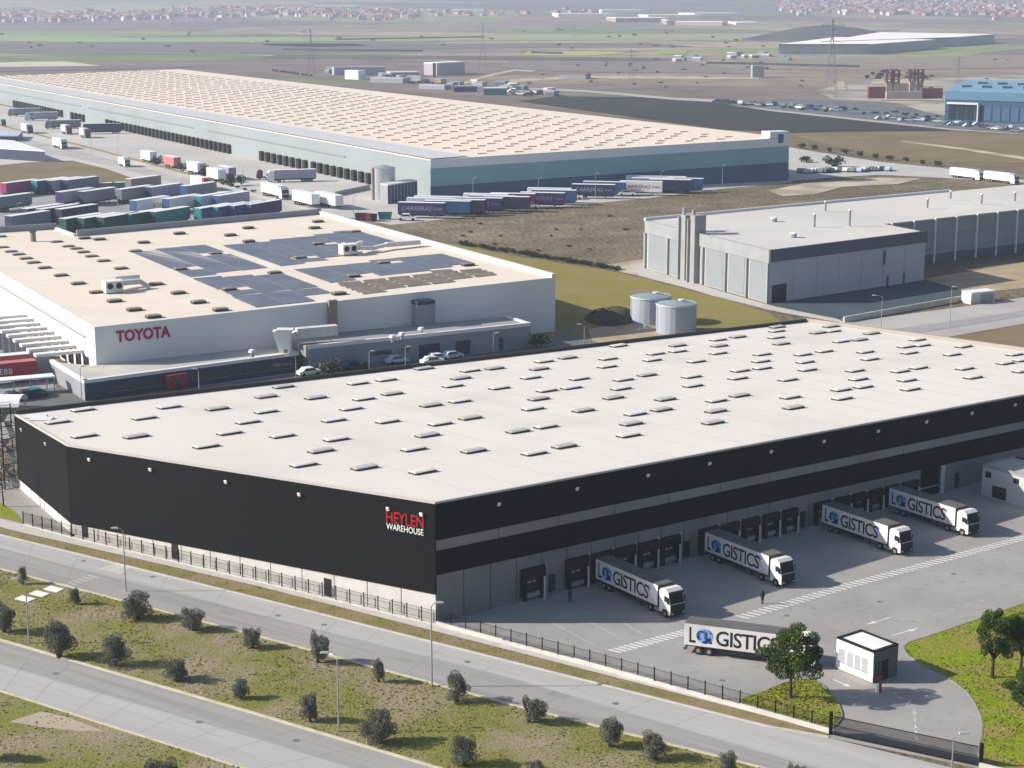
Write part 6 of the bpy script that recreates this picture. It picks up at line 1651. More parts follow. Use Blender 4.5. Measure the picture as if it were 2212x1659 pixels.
# duct towers
tw = G(1466, 612); wd = (C2 - C1).normalized()
nt_ = Vector((wd.y, -wd.x, 0))
hT = hgt(tw, 470)
for k in range(2):
    q = G(1468 + k * 20, 604 + k * 6)
    ft = [q, q + wd * 2.3, q + wd * 2.3 - nt_ * 3.2, q - nt_ * 3.2]
    MB().prism([(p.x, p.y) for p in ft], 0, hT + (0.0 if k == 0 else .5)).build("duct_tower", mat("duct_brown_grey", (0.30, 0.295, 0.295), 0.8, var=0.08, scale=0.3), cb_t)
    MB().slab(q - wd * .45, q - wd * .05, 0, 1, 0, hT - .5, -.3, .6).build("tower_rib", M_cfasl, cb_t)
    MB().cyl((q.x + 1, q.y + 1.6, hT), (q.x + 1, q.y + 1.6, hT + 1.6), .5, n=8).build("cowl", M_grey, cb_t)
# long hall behind
D1 = G(1909, 585); D2 = G(2212, 543)
dd = (D2 - D1).normalized(); D1 = C3 - (C3 - C4).normalized() * 0.5 + (C1 - C2).normalized() * 14
s_, _ = on_wall(D1, D1 + dd * 100, 1996, 572)
dR = G(2212, 543) - G(1996, 570.6); dR.z = 0; dR = dR.normalized()
E1 = G(1996, 570.6); Ea = E1 - dR * 22; Eb = E1 + dR * 110
hD = hgt(E1, 474)
nD = Vector((-dR.y, dR.x, 0))
hall = thing("long_hall", "long pale hall with dark pillars and rails behind the grey works", "building", E1)
ftD = [Ea, Eb, Eb + nD * 42, Ea + nD * 42 - dR * 40]
MB().prism([(p.x, p.y) for p in ftD], 0, hD - .2).build("wall", M_cwl, hall)
MB().prism([(p.x, p.y) for p in ftD], hD - .199, hD).build("roof", M_croof, hall)
MB().slab(ftD[3] + dR * 120, ftD[3], 0, 1, hD - .2, hD + .7, -.3, .3).build("parapet", M_trim, hall)
LE = (Eb - Ea).length
for k in range(16):
    s = k * 8.4 / LE
    if s > 1: break
    MB().slab(Ea, Eb, s, s + .45 / LE, 0, hD + .1, 0, .5).build("pillar", M_trim, hall)
for z in (4.2, 7.6, hD - .35):
    MB().slab(Ea, Eb, 0, 1, z, z + .16, 0, .25).build("rail", M_cfasl, hall)
MB().slab(Ea, Eb, 0, 1, 0, 2.4, 0, .2).build("dark_plinth", M_cfas, hall)
for k, (x, y, h_) in enumerate(((1759, 490, 3.2), (1835, 488, 4.0), (2003, 449, 2.4), (2053, 430, 2.2), (2120, 440, 2.6), (2192, 434, 2.4), (1783, 455, 2.4), (1672, 478, .8), (1714, 512, .8))):
    p = G(x, y, hC)
    v_ = thing("roof_vent", ("tall vent pipe left of its twin on the grey works roof", "tallest vent pipe in the middle of the grey works roof", "vent pipe near the works and hall joint", "vent pipe on the hall roof, nearest the back parapet", "vent pipe midway along the hall roof", "vent pipe on the hall roof nearest the right edge", "vent pipe by the works' back parapet", "squat vent behind the duct towers on the works roof", "squat vent nearest the works' front fascia")[k], "vent", p, "vent pipes on the works roofs")
    MB().cyl(p, p + Vector((0, 0, h_)), .28 if h_ > 1 else .8, n=8).build("pipe", M_oldsky if h_ > 1 else M_grey, v_)
    MB().cyl(p + Vector((0, 0, h_ + .001)), p + Vector((0, 0, h_ + .3)), .42 if h_ > 1 else .9, n=8).build("cap", M_white, v_)
sheet("works_forecourt", [(1662, 657), (1995, 606), (2096, 633), (1812, 688)], 0.09, mat("shade_tinted_forecourt", (0.045, 0.065, 0.085), 0.85, c2=(0.06, 0.09, 0.105), scale=0.08))  # the works' shade is put into this asphalt's dark blue colour
sheet("sand_lot", [(1996, 603), (2240, 562), (2240, 621), (2096, 633)], 0.07, M_sand)
sheet("works_side_road", [(1360, 570), (1390, 580), (1660, 660), (1810, 690), (1830, 700), (1690, 676), (1640, 664), (1380, 596)], 0.08, M_apron)
sheet("works_road", [(1740, 700), (1850, 694), (2100, 660), (2280, 632), (2280, 688), (2021, 733), (1960, 760), (1800, 760)], 0.06, M_farroad)
sheet("works_road_lane", [(1900, 716), (2100, 688), (2280, 660), (2280, 672), (2100, 702), (1930, 728)], 0.10, M_lot)
sheet("roadside_field", [(2021, 735), (2280, 688), (2500, 700), (2500, 800), (2100, 790)], 0.05, M_brownfield)
wA, wB = G(1822, 697), G(2096, 647)
lw_ = thing("forecourt_wall", "low concrete wall between the dark forecourt and the road", "wall", wA)
for k in range(10): MB().slab(wA, wB, k / 10 + .002, (k + 1) / 10 - .002, 0, 1.3, -.2, .15).build("wall_length", M_concrete, lw_)
a = G(2097, 658); b = G(2149, 652); kd = (C1 - C2).normalized() * 3.5
ko = thing("roadside_kiosk", "low pale kiosk at the end of the forecourt wall", "kiosk", a)
MB().prism([(p.x, p.y) for p in (a, b, b + kd, a + kd)], 0, 2.5).build("wall", M_concrete, ko); MB().slab(a, b, .4, .9, .2, 2.2, 0, .06).build("shutter", M_grey, ko)
MB().prism([(p.x, p.y) for p in (a, b, b + kd, a + kd)], 2.501, 2.75).build("roof", M_white, ko)

# ------------------------------------------------------------------ the very long white depot
M_bw = mat("white_depot_band", (0.66, 0.67, 0.70), 0.6, var=0.04, scale=0.05)
M_bteal = mat("teal_depot_band", (0.20, 0.36, 0.42), 0.6, var=0.06, scale=0.05)
M_bnavy = mat("navy_depot_band", (0.055, 0.11, 0.20), 0.6, var=0.06, scale=0.05)
M_bside = mat("pale_depot_side", (0.255, 0.295, 0.315), 0.6, var=0.06, scale=0.03)
M_broof = mat("sandy_depot_roof", (0.72, 0.62, 0.51), 0.9, c2=(0.69, 0.605, 0.52), scale=0.012, detail=8)
M_bdash = mat("depot_skylight", (0.56, 0.47, 0.39), 0.6)
BN = G(930, 426); BR = G(1701, 390); BL0 = G(0, 224)
hN = hgt(BN, 345); hR = hgt(BR, 297)
dlw = (BL0 - BN).normalized()
FL = BN + dlw * ((BL0 - BN).length * 1.16)
dp = thing("long_depot", "vast long white depot with pale gridded roof, teal and navy end wall", "warehouse", BN)
DPL = plane3(BN + Vector((0, 0, hN)), BR + Vector((0, 0, hR)), FL + Vector((0, 0, hN)))
FR = on_plane(DPL, 388, 149.5); zFR = FR.z; FR.z = 0
ftB = [BN, BR, FR, FL]; zB = [hN, hR, zFR, hN]
MB().prism([(p.x, p.y) for p in ftB], 0, [z - .3 for z in zB]).build("wall", M_bside, dp)
droof = MB().prism([(p.x, p.y) for p in ftB], [z - .299 for z in zB], zB).build("roof", M_broof, dp)
# pale strip along the roof's long eaves
nb_ = Vector((-dlw.y, dlw.x, 0))
if nb_.dot(FR - FL) < 0: nb_ = -nb_
def zroof(p):
    return DPL[0].z - ((p - DPL[0]).x * DPL[1].x + (p - DPL[0]).y * DPL[1].y) / DPL[1].z
mb = MB(); q = [BN + nb_ * .2, BN + nb_ * 15, FL + nb_ * 15, FL + nb_ * .2]
mb.add([(p.x, p.y, zroof(p) + .35) for p in q], [(0, 1, 2, 3)]); mb.build("eaves_strip", mat("pale_eaves", (0.52, 0.53, 0.55), 0.7), droof)
tA = zl(BN, BR, (930, 364), (1659, 318)); tB = zl(BN, BR, (930, 403), (1659, 353))
MB().slab(BN, BR, 0, 1, tA, (hN, hR), 0, .2).build("white_band", M_bw, dp)
MB().slab(BN, BR, 0, 1, tB, (tA[0] - .02, tA[1] - .02), 0, .18).build("teal_band", M_bteal, dp)
MB().slab(BN, BR, 0, 1, 0, (tB[0] - .02, tB[1] - .02), 0, .16).build("navy_band", M_bnavy, dp)
sT, _ = on_wall(BN, BR, 1661, 350)
MB().slab(BN, BR, sT, 1.0, hR, hR + 2.4, -6, .2).build("corner_tower", M_bw, dp)
MB().slab(BN, BR, sT + (1 - sT) * .42, sT + (1 - sT) * .70, hR - 2.0, hR + 1.4, .2, .26).build("tower_emblem", M_bnavy, dp)
LB = (BN - FL).length
# side wall: groove, docks
for a_, b_, w in ((0.0, 0.40, .35), (0.42, 0.66, .4), (0.685, 0.90, .5)):
    MB().slab(FL, BN, a_, b_, hN - 4.9, hN - 4.5 + w * .2, 0, .35).build("groove_rail", mat("groove_grey", (0.22, 0.25, 0.28), 0.6), dp)
DK = MB().box(-1.35, 1.35, -1.3, 0, 0.2, 4.2).mesh("dock_shelter", M_shelter)
def sx(x, y): return on_wall(FL, BN, x, y)[0]
rzB = math.atan2((BN - FL).y, (BN - FL).x)
for xa, xb in ((33, 95), (100, 135), (158, 182), (234, 292), (294, 497), (568, 662), (680, 799)):
    ya = 224 + xa * .217; yb = 224 + xb * .217
    s0, s1 = sx(xa, ya), sx(xb, yb); n = max(2, int((s1 - s0) * LB / 5.6))
    for k in range(n):
        p = FL + (BN - FL) * lerp(s0, s1, k / (n - 1)); inst("dock_shelter", DK, dp, p, rzB)
# skylight strips on the roof: the nearest as pieces, the rest joined
DASH = MB().box(-1.8, 1.8, -.65, .65, -.3, .32).mesh("roof_skylight", M_bdash)
uB = (BR - BN).normalized(); LBR = (BR - BN).length
pts = []
for r in range(16):
    for k in range(60):
        off = 24 + r * (LBR - 34) / 16.0; al = 8 + k * 14.5 + (r % 2) * 7.2
        p = BN + uB * (off + srng.uniform(-.5, .5)) + dlw * (al + srng.uniform(-1.2, 1.2))
        # keep clear of the tapering far side
        e = FR - BR
        if (p - BR).cross(e).z > -12 * e.length * 0 and ((e.x) * (p - BR).y - (e.y) * (p - BR).x) < 10 * e.length: continue
        if (p - FL).dot(uB) < 0 and al > LB: continue
        if al > LB - 6: continue
        pts.append((p.length, p))
pts.sort(key=lambda q: q[0])
def zr2(p):
    return zroof(p)
far = MB()
for i, (_, p) in enumerate(pts):
    z = zr2(p) + .02
    if i < 300: inst("roof_skylight", DASH, droof, (p.x, p.y, z), math.atan2(uB.y, uB.x))
    else:
        a_ = uB * 2.1; b_ = dlw * .85
        far.add([p - a_ - b_ + Vector((0, 0, z - .4)), p + a_ - b_ + Vector((0, 0, z - .4)), p + a_ + b_ + Vector((0, 0, z - .4)), p - a_ + b_ + Vector((0, 0, z - .4)), p - a_ - b_ + Vector((0, 0, z + .3)), p + a_ - b_ + Vector((0, 0, z + .3)), p + a_ + b_ + Vector((0, 0, z + .3)), p - a_ + b_ + Vector((0, 0, z + .3))],
                [(4, 5, 6, 7), (0, 1, 5, 4), (1, 2, 6, 5), (2, 3, 7, 6), (3, 0, 4, 7)])
o = far.build("roof_skylight_field", M_bdash, droof); o["kind"] = "stuff"
# tank, pump house at its near corner
M_shiny = mat("banded_steel_tank", (0.55, 0.56, 0.60), 0.35, metal=0.5, var=0.2, scale=0.15, stretch=(1, 1, .05))
p = G(829, 430); tk = thing("steel_tank", "tall shiny steel tank at the long depot's near corner", "tank", p)
hS = hgt(p, 362)
MB().cyl(p, p + Vector((0, 0, hS)), 4.2, n=32).build("shell", M_shiny, tk); MB().cyl(p + Vector((0, 0, hS + .001)), p + Vector((0, 0, hS + .8)), 4.3, 1.0, n=32).build("roof", M_tankroof, tk)
MB().cyl(p + Vector((-3.6, -2.6, 0)), p + Vector((-3.6, -2.6, hS)), .5, n=8).build("downpipe", mat("rust_pipe", (0.35, 0.26, 0.27), 0.7), tk)
a, b = G(822, 437), G(838, 441); c_ = G(902, 430)
ph = thing("pump_house", "grey ribbed pump house in front of the shiny steel tank", "building", a)
MB().prism([(q.x, q.y) for q in (a, b, c_, a + (c_ - b))], 0, 6.3).build("wall", M_greyw, ph); MB().prism([(q.x, q.y) for q in (a, b, c_, a + (c_ - b))], 6.301, 6.6).build("roof", M_hvac, ph)
for k in range(9): MB().slab(b, c_, k / 9 + .02, (k + 1) / 9 - .03, .1, 6.1, 0, .14).build("rib_panel", M_navyw, ph)
# bins, low wall on the apron
for k, (x, y, c) in enumerate(((774, 476, "maroon"), (787, 476, "maroon"), (797, 477, "pink"), (808, 478, "navy"), (832, 474, "teal"))):
    pp_ = G(x, y); bn = thing("waste_skip", ("first maroon skip at the apron's edge", "second maroon skip, beside the first", "pale red skip in the middle of the row", "dark navy skip in the row", "big teal skip nearest the lettered trailers")[k], "skip", pp_)
    w = 2.0 if k < 4 else 4.5
    mb = MB(); mb.add([(pp_.x - w * .4, pp_.y - 1, .1), (pp_.x + w * .4, pp_.y - 1, .1), (pp_.x + w * .4, pp_.y + 1, .1), (pp_.x - w * .4, pp_.y + 1, .1), (pp_.x - w * .5, pp_.y - 1.2, 2.3), (pp_.x + w * .5, pp_.y - 1.2, 2.3), (pp_.x + w * .5, pp_.y + 1.2, 2.3), (pp_.x - w * .5, pp_.y + 1.2, 2.3)],
                      [(3, 2, 1, 0), (0, 1, 5, 4), (1, 2, 6, 5), (2, 3, 7, 6), (3, 0, 4, 7)]); mb.build("body", tm(*PAL[c]), bn)
    MB().box(pp_.x - w * .45, pp_.x + w * .45, pp_.y - 1.1, pp_.y + 1.1, 1.7, 1.95).build("load", M_shrub, bn)
a, b = G(725, 424), G(800, 408)
rw = thing("ramp_wall", "low dark retaining wall of the ramp before the steel tank", "wall", a); MB().slab(a, b, 0, 1, 0, 1.6, -.5, 0).build("wall_length", M_greyw, rw)
# sheds at the left edge
a, b = G(-80, 338), G(98, 350)
sd = thing("white_roofed_shed", "white-roofed shed with dark blue wall at the left edge", "building", b)
k_ = G(20, 318, 5) - G(90, 343, 5); k_.z = 0
MB().prism([(q.x, q.y) for q in (a, b, b + k_, a + k_)], 0, 4.4).build("wall", M_navyw, sd); MB().prism([(q.x, q.y) for q in (a, b, b + k_, a + k_)], 4.401, 4.8).build("roof", M_white, sd)
a, b = G(-90, 305), G(40, 306); sd2 = thing("pale_blue_shed", "pale blue low roof at the left edge beyond the white shed", "building", b)
MB().prism([(q.x, q.y) for q in (a, b, b + Vector((-6, 30, 0)), a + Vector((-6, 30, 0)))], 0, 2.5).build("wall", M_navyw, sd2); MB().prism([(q.x, q.y) for q in (a, b, b + Vector((-6, 30, 0)), a + Vector((-6, 30, 0)))], 2.501, 2.9).build("roof", tm(*PAL["paleblue"]), sd2)
# ------------------------------------------------------------------ far off: blue building, frame under construction, sheds, town, pylons
M_bgl = mat("blue_glass_cladding", (0.03, 0.085, 0.16), 0.5, c2=(0.025, 0.07, 0.14), scale=0.1, stretch=(.2, .2, 1))
M_bglr = mat("pale_blue_roof", (0.20, 0.34, 0.46), 0.6, var=0.12, scale=0.03)
M_bgll = mat("sky_blue_band", (0.09, 0.20, 0.31), 0.5)
a, b = G(2040, 262), G(2330, 274); bk_ = (G(2089, 172, 16) - G(2041, 196, 16)); bk_.z = 0
hq = hgt(a, 196)
bb_ = thing("blue_building", "big blue glass-clad factory at the right edge beyond the fields", "building", a)
ft = [a, b, b + bk_, a + bk_]
MB().prism([(q.x, q.y) for q in ft], 0, hq - .3).build("wall", M_bgl, bb_); MB().prism([(q.x, q.y) for q in ft], hq - .299, hq + .2).build("roof", M_bglr, bb_)
MB().slab(a, b, 0, 1, hq * .72, hq, 0, .4).build("upper_band", M_bgll, bb_)
MB().slab(a, b, .02, .26, hq * .58, hq * .64, 0, 2.0).build("canopy", M_bw, bb_)
for k in range(14):
    MB().slab(a, b, .03 + k * .068, .085 + k * .068, hq * .08, hq * .52, 0, .3).build("glazing_bay", M_glass if k < 4 else M_bnavy, bb_)
MB().slab(a, b, .255, .262, 0, hq * .62, 0, 2.0).build("white_mast", M_white, bb_)
for k in range(12):
    p = a + (b - a) * (.1 + .08 * k) + bk_ * (.3 + .3 * (k % 2)); MB().box(p.x - 3, p.x + 3, p.y - 2, p.y + 2, hq + .2, hq + 1.4).build("roof_unit", M_bgll, bb_)
M_maroon = mat("maroon_formwork", (0.20, 0.055, 0.07), 0.8)
M_conc2 = mat("raw_concrete", (0.42, 0.36, 0.31), 0.9, var=0.2, scale=0.1)
p = G(1930, 214); fr = thing("concrete_frame", "half-built maroon and concrete frame with four tall towers", "building site", p)
for x, yb, yt in ((1919, 213, 149), (1934, 213, 151), (1969, 208, 149), (1986, 208, 149)):
    q = G(x, yb); h_ = hgt(q, yt)
    MB().box(q.x - 2.0, q.x + 2.0, q.y - 2.0, q.y + 2.0, 0, h_ * .55).build("tower_core", M_conc2, fr)
    mb = MB()
    for dx in (-1.7, 1.7):
        for dy in (-1.7, 1.7): mb.bar((q.x + dx, q.y + dy, h_ * .5), (q.x + dx, q.y + dy, h_), .8)
    for j in range(5): mb.bar((q.x - 1.7, q.y - 1.7, h_ * (.55 + .1 * j)), (q.x + 1.7, q.y - 1.7, h_ * (.6 + .1 * j)), .5)
    mb.build("tower_scaffold", M_maroon, fr)
for x0, x1, y_, h_, m in ((1876, 1915, 213, 8, M_maroon), (1991, 2036, 213, 7, M_maroon), (1915, 1992, 214, 5, M_conc2), (1940, 1968, 208, 9, M_conc2)):
    q0, q1 = G(x0, y_), G(x1, y_); MB().slab(q0, q1, 0, 1, 0, h_, -6, 0).build("frame_wall", m, fr)
for k, (x0, x1, y0, y1) in enumerate(((1880, 1915, 172, 184), (1935, 1970, 172, 182), (1985, 2035, 183, 188), (1900, 2036, 215, 218), (1800, 1830, 178, 195))):
    sheet("pale_spoil", [(x0, y1), (x1, y1), (x1 - 6, y0), (x0 + 8, y0)], 0.45, M_sand_pale)
def shed(c, pxs, ytop, mw, mr, label, name="far_shed", depth=None, cat="building", group=None, z0=None):
    A, B = [Gt(*q) for q in pxs[:2]]
    h_ = max(3.0, hgt(A, ytop))
    zg = A.z; A.z = 0; B.z = 0
    u_ = (B - A).normalized(); n_ = Vector((-u_.y, u_.x, 0)) * depth
    o = thing(name, label, cat, (A.x, A.y, zg), group); WLOC[o.name_full] = Vector((A.x, A.y, zg))
    ft_ = [A, B, B + n_, A + n_]
    MB().prism([(q.x, q.y) for q in ft_], zg - 3, h_ - .3).build("wall", mw, o); MB().prism([(q.x, q.y) for q in ft_], h_ - .299, h_ + .6).build("roof", mr, o)
    return o, A, B, h_, zg
M_fw = mat("far_pale_wall", (0.34, 0.37, 0.43), 0.8); M_fr = mat("far_white_roof", (0.90, 0.86, 0.82), 0.9); M_fg = mat("far_grey_wall", (0.30, 0.32, 0.36), 0.8); M_fl = mat("far_lilac_wall", (0.46, 0.42, 0.50), 0.8)
# two big white warehouses
A, Bc, Cc = Gt(1682, 117), Gt(1879, 117), Gt(2019, 105)
DD = Gt(1805, 98.5); hW = hgt(Bc, 96)
w1 = thing("far_warehouse", "nearer of two far white-roofed warehouses, dark at its corner", "warehouse", Bc)
ftw = [A, Bc, Cc, DD]
MB().prism([(q.x, q.y) for q in ftw], 0, hW - .5).build("wall", M_fw, w1); MB().prism([(q.x, q.y) for q in ftw], hW - .499, hW + .5).build("roof", M_fr, w1)
MB().slab(A, Bc, .90, 1.0, 0, hW - 1, 0, 1.0).build("dark_corner", M_fg, w1); MB().slab(Bc, Cc, 0, .28, 0, hW - 1, 0, 1.0).build("dark_corner", M_fg, w1)
for k in range(5): MB().slab(A, Bc, .05 + k * .17, .055 + k * .17, 0, hW - .6, 0, .6).build("downpipe", M_fg, w1)
MB().slab(A, Bc, -.002, 1.0, hW - 1.2, hW + .6, 0, 1.3).build("eaves", mat("far_brown_eaves", (0.22, 0.18, 0.19), 0.8), w1)
A, Bc, Cc = Gt(1960, 104), Gt(2060, 100), Gt(2148, 92)
hW = hgt(Bc, 81)
w2 = thing("far_warehouse", "farther of two far white-roofed warehouses, behind the other", "warehouse", Bc)
A = Bc + (A - Bc).normalized() * 330
ftw = [A, Bc, Cc, Gt(1900, 86.5)]
MB().prism([(q.x, q.y) for q in ftw], 0, hW - .5).build("wall", M_fw, w2); MB().prism([(q.x, q.y) for q in ftw], hW - .499, hW + .5).build("roof", M_fr, w2)
MB().slab(A, Bc, 0, 1.0, hW - 1.4, hW + .6, 0, 1.3).build("eaves", MATS["far_brown_eaves"], w2)
# dark mound behind them
c = Gt(1790, 86); mb = MB(); n = 24
mb.v.append((c.x, c.y, 24))
for i in range(n):
    t = 2 * math.pi * i / n; mb.v.append((c.x + 150 * math.cos(t), c.y + 130 * math.sin(t), -1))
for i in range(n):
    t = 2 * math.pi * i / n; mb.v.append((c.x + 60 * math.cos(t), c.y + 50 * math.sin(t), 15 + 3 * math.sin(3 * t)))
for i in range(n):
    j = (i + 1) % n; mb.f.append((1 + i, 1 + j, 1 + n + j, 1 + n + i)); mb.f.append((1 + n + i, 1 + n + j, 0)); mb.m += [0, 0]
o = mb.build("mound_hill", mat("mound_earth", (0.07, 0.075, 0.08), 0.95, var=0.3, scale=0.02), smooth=True); o["kind"] = "structure"
# mid-distance sheds behind the depot
for (xa, ya), (xb, yb), yt, dep, mw, mr, lb in (((722, 163), (832, 162), 147, 18, M_fw, M_fg, "long low white shed with dark roof behind the long depot"), ((745, 171), (774, 172), 153, 10, M_fr, M_fr, "small white shed just behind the depot roof edge"),
        ((842, 166), (905, 165), 157, 10, M_sand_pale, M_fr, "row of low sandy sheds left of the brown chimney"), ((944, 163), (1004, 160), 137, 16, M_fl, M_fr, "pale gabled house right of the brown chimney"), ((800, 178), (870, 180), 168, 10, M_fg, M_fl, "low grey shed at the depot's far edge"), ((1045, 206), (1095, 206), 191, 9, tm(*PAL["teal"]), M_fr, "green container shed beyond the depot roof"),
        ((980, 199), (1030, 199), 187, 8, tm(*PAL["purple"]), M_fl, "purple container shed beyond the depot roof"), ((905, 192), (960, 194), 184, 8, M_fg, M_fl, "flat grey shed left of the purple container"), ((1208, 170), (1265, 171), 160, 14, M_fg, M_meadow, "low farm shed on the plain beyond the track"),
        ((1625, 168), (1650, 168), 143, 10, M_fg, M_fw, "small grey works tower left of the dark building")):
    shed(None, [(xa, ya), (xb, yb)], yt, mw, mr, lb, depth=dep)
q = G(938.5, 166); ch2 = thing("brown_chimney", "slim square brown chimney standing behind the long depot", "chimney", q); h_ = hgt(q, 136)
MB().box(q.x - 1.3, q.x + 1.3, q.y - 1.3, q.y + 1.3, 0, h_ - 1).build("shaft", mat("brown_brick", (0.15, 0.10, 0.085), 0.9), ch2); MB().box(q.x - 1.6, q.x + 1.6, q.y - 1.6, q.y + 1.6, h_ - .999, h_).build("crown_course", M_fg, ch2)
for k in range(14):
    x = 1102 + k * 5 + rc.uniform(-2, 2); y = 201 + k * .55 + rc.uniform(-5, 3)
    car(G(x, y) + Vector((0, 0, .3)), rc.uniform(0, 3), rc.choice(["white", "white", "greyblue", "navy"]), nth(k) + " van from the left in the far lorry park beyond the depot", "vehicles in the far lorry park", 1.9)
for k in range(16):
    x = 835 + k * 9 + rc.uniform(-3, 3); y = 172 + k * 1.3 + rc.uniform(-4, 2)
    bush((x, y), rc.uniform(6, 11), rc.uniform(5, 8), "dark", "small dark tree among the sheds behind the depot", "shed_tree", "trees among the far sheds")
for k in range(10):
    x = 590 + k * 9; bush((x, 154.5 + k * 1.2), 7, 5, "dark", nth(k) + " tiny tree from the left along the depot's far roof edge", "edge_tree", "trees along the depot's far edge")
for k in range(14):
    bush((1905 + rc.uniform(-40, 130), rc.uniform(158, 172)), rc.uniform(8, 16), rc.uniform(6, 9), "dark", "dark tree behind the half-built frame", "site_tree", "trees behind the building site")
for k in range(22):
    bush((1560 + k * 22 + rc.uniform(-6, 6), 224 + k * 1.5 + rc.uniform(-6, 4)), rc.uniform(7, 14), rc.uniform(4, 7), "dark", nth(k) + " dark tree from the left along the far works road", "road_tree", "trees along the far works road")
# clutter among the far sheds: small huts, lean-tos, containers
fr_ = random.Random(51)
for k in range(26):
    x = fr_.uniform(700, 1180); y = 150 + (x - 700) * .115 + fr_.uniform(-4, 9) - (6 if x > 1000 else 0)
    if y < 148: y = 149
    w = fr_.uniform(8, 24)
    shed(None, [(x, y), (x + w, y + .4)], y - fr_.uniform(3.5, 7), fr_.choice((M_fw, M_fg, M_fl, M_sand_pale, tm(*PAL["greyblue"]))), fr_.choice((M_fr, M_fl, M_fw)), "small hut among the sheds behind the long depot", name="far_hut", depth=fr_.uniform(5, 10), group="huts behind the long depot")
for k in range(18):
    x = fr_.uniform(1430, 1720); y = 118 + fr_.uniform(0, 16)
    shed(None, [(x, y), (x + fr_.uniform(6, 20), y + .2)], y - fr_.uniform(2.5, 5), fr_.choice((M_fw, M_fg, M_fl)), fr_.choice((M_fr, M_fw, M_fg)), "small hut in the straggle left of the far white warehouses", name="far_hut", depth=14, group="huts left of the far warehouses")
for k in range(46):
    x = fr_.uniform(1120, 2212); y = fr_.uniform(128, 200)
    if 1150 < x < 1560 and y > 190: continue
    if 1670 < x < 2150 and y < 132: continue
    bush((x, y), fr_.uniform(4, 9), fr_.uniform(2.5, 4.5), "shrub", "small scrub bush dotted on the brown far plain", "plain_bush", "scrub on the brown far plain")
# white industrial estate far away
for k, (xa, xb, yb, yt, lb) in enumerate(((1206, 1330, 38, 30, "broad pale factory at the left of the far white estate"), (1300, 1400, 30, 22, "farthest white factory on the estate's skyline"), (1330, 1450, 48, 39, "long white factory with yellow front on the far estate"), (1400, 1520, 40, 33, "second long white factory on the far estate"), (1440, 1450, 54, 44, "white block at the front of the far estate"),
                                       (1500, 1606, 36, 29, "right-hand white factory of the far estate"), (1458, 1560, 55, 48, "low grey-blue factory before the far estate"), (1590, 1640, 54, 49, "small white factory right of the far estate"), (560, 680, 22, 17, "white sheds along the far town's upper edge"), (680, 770, 17, 13, "thin white factory on the far left skyline"), (880, 930, 27, 22, "small white factory between the far towns"), (975, 1045, 26, 21, "long white roofs left of the far estate"), (510, 560, 21, 16, "white factory at the left of the far town"))):
    shed(None, [(xa, yb), (xb, yb + .2)], yt, M_fr if k not in (2, 4) else M_sand_pale, M_fr, lb, name="far_factory", depth=150)
# far town houses: shared meshes, each a thing
HM = []
for k, (mw, mr) in enumerate(((mat("town_wall_pink", (0.44, 0.27, 0.27), .9), mat("town_roof_red", (0.34, 0.15, 0.13), .9)), (mat("town_wall_cream", (0.50, 0.40, 0.37), .9), mat("town_roof_tan", (0.36, 0.23, 0.20), .9)), (mat("town_wall_lilac", (0.40, 0.36, 0.42), .9), mat("town_roof_grey", (0.26, 0.22, 0.25), .9)), (mat("town_wall_white", (0.70, 0.68, 0.66), .9), mat("town_roof_pale", (0.44, 0.33, 0.30), .9)))):
    mb = MB(); mb.box(-7, 7, -5, 5, -3, 6, 0)
    mb.add([(-7.5, -5.5, 6), (7.5, -5.5, 6), (7.5, 5.5, 6), (-7.5, 5.5, 6), (-7.5, 0, 9), (7.5, 0, 9)], [(0, 1, 5, 4), (2, 3, 4, 5), (1, 2, 5), (3, 0, 4)], 1)
    HM.append(mb.mesh("town_house", [mw, mr]))
hr = random.Random(77)
def town(n, x0, x1, yc, yh, label, group, sc_=1.15):
    for k in range(n):
        x = hr.uniform(x0, x1); y = yc(x) + hr.gauss(0, yh)
        p = Gt(x, max(4, y))
        o = inst("town_house", HM[hr.choice((0, 0, 0, 1, 2, 2))], None, p, hr.uniform(0, 3.1)); s = sc_ * hr.uniform(.7, 1.5); o.scale = (s, s, s * .8)
        tag(o, label, "house", group)
town(130, -40, 900, lambda x: 38 - 12 * max(0, min(1, (x - 200) / 400.0)) + (6 if x > 700 else 0), 4.0, "tiny pinkish house of the far town on the left", "houses of the far left town")
town(140, 1700, 2230, lambda x: 17 + (x - 1700) * .010, 7.5, "tiny pinkish house of the far town on the right", "houses of the far right town")
town(26, 900, 1300, lambda x: 30, 4.0, "tiny pale house scattered between the far towns", "houses between the far towns")
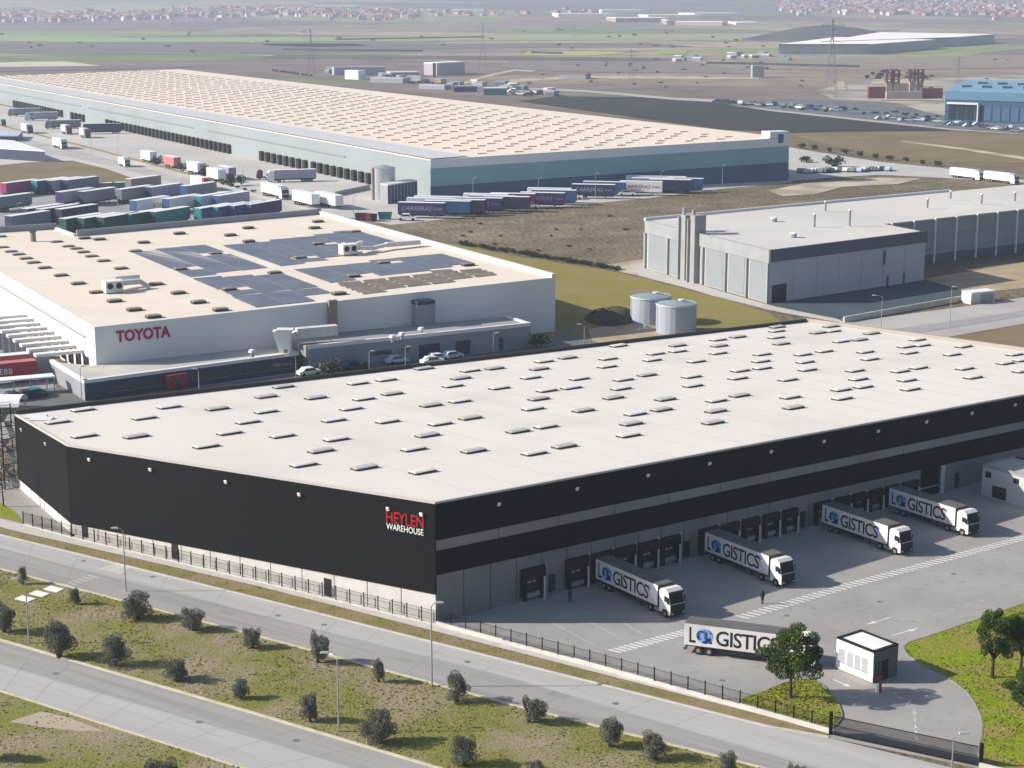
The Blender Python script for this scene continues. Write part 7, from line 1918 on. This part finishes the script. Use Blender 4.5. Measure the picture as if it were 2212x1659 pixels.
# the rest of both towns, too small to tell apart
tm_ = [HM[i].materials for i in range(4)]
mb = MB(); rr_ = random.Random(8)
for k in range(1500):
    if k % 2: x = rr_.uniform(1690, 2240); y = 15 + (x - 1700) * .010 + rr_.gauss(0, 7)
    else: x = rr_.uniform(-40, 900); y = 38 - 12 * max(0, min(1, (x - 200) / 400.0)) + (6 if x > 700 else 0) + rr_.gauss(0, 4)
    p = Gt(x, max(3, y)); s = rr_.uniform(5, 10); h_ = rr_.uniform(4, 8); c_ = rr_.choice((0, 0, 0, 1, 2, 2, 3)); t = rr_.uniform(0, 3.1)
    u_ = Vector((math.cos(t), math.sin(t), 0)) * s; v_ = Vector((-math.sin(t), math.cos(t), 0)) * s * .7
    b0 = [p - u_ - v_, p + u_ - v_, p + u_ + v_, p - u_ + v_]
    mb.add([(q.x, q.y, q.z - 3) for q in b0] + [(q.x, q.y, q.z + h_) for q in b0] + [tuple(p - u_ + Vector((0, 0, h_ + 2.5))), tuple(p + u_ + Vector((0, 0, h_ + 2.5)))],
           [(0, 1, 5, 4), (1, 2, 6, 5), (2, 3, 7, 6), (3, 0, 4, 7), (4, 5, 9, 8), (6, 7, 8, 9), (5, 6, 9), (7, 4, 8)], [c_ * 2] * 4 + [c_ * 2 + 1] * 2 + [c_ * 2] * 2)
o = mb.build("far_town", [m for mm in tm_ for m in mm]); o["kind"] = "stuff"; o["label"] = "hazy pinkish mass of houses of the far towns"; o["category"] = "town"
# scattered dark trees and hedges on the far plain
for k in range(70):
    x = hr.uniform(0, 2212); y = hr.choice([hr.uniform(54, 140), hr.uniform(60, 110)])
    if 1660 < x < 2160 and y > 60: continue
    if y > 120 and x < 900: continue
    bush((x, y), hr.uniform(5, 10), hr.uniform(3, 5), "dark", "small dark tree dotted on the far plain", "plain_tree", "trees dotted on the far plain")
# pylons
M_pyl = mat("pylon_steel", (0.30, 0.31, 0.36), 0.6)
def pylon(base, ytop, label):
    p = G(*base); H = hgt(p, ytop); o = thing("pylon", label, "pylon", p, "lattice pylons")
    w = H * .085; mb = MB(); r = H * .0018 + .04
    def c(z):
        k = w * (1 - .88 * min(1, z / (H * .8))) if z < H * .8 else w * .12
        return [(p.x - k, p.y - k, z), (p.x + k, p.y - k, z), (p.x + k, p.y + k, z), (p.x - k, p.y + k, z)]
    lv = [0, .18, .34, .48, .6, .7, .8, .9, 1.0]
    for a_, b_ in zip(lv[:-1], lv[1:]):
        A_, B_ = c(a_ * H), c(b_ * H)
        for i in range(4):
            mb.bar(A_[i], B_[i], r * 1.6); mb.bar(A_[i], B_[(i + 1) % 4], r); mb.bar(A_[(i + 1) % 4], B_[i], r)
    mb.build("mast", M_pyl, o)
    for z, L_ in ((.68, .17), (.80, .20), (.92, .15)):
        am = MB(); am.bar((p.x - H * L_, p.y, z * H), (p.x + H * L_, p.y, z * H), r * 2.0); am.bar((p.x - H * L_, p.y, z * H), (p.x, p.y, (z + .06) * H), r); am.bar((p.x + H * L_, p.y, z * H), (p.x, p.y, (z + .06) * H), r); am.build("cross_arm", M_pyl, o)
pylon((673, 163), 62, "pale pylon standing just beyond the long depot roof"); pylon((1043, 152), 48, "pylon right of the brown chimney on the plain"); pylon((1363, 176), 106, "pylon on the brown plain beyond the far track")
pylon((1793, 213), 40, "tallest pylon, before the far white warehouses"); pylon((2068, 186), 120, "pylon behind the blue glass building"); pylon((1240, 82), 52, "faint distant pylon left of the far estate"); pylon((376, 66), 8, "faint distant pylon before the left town")
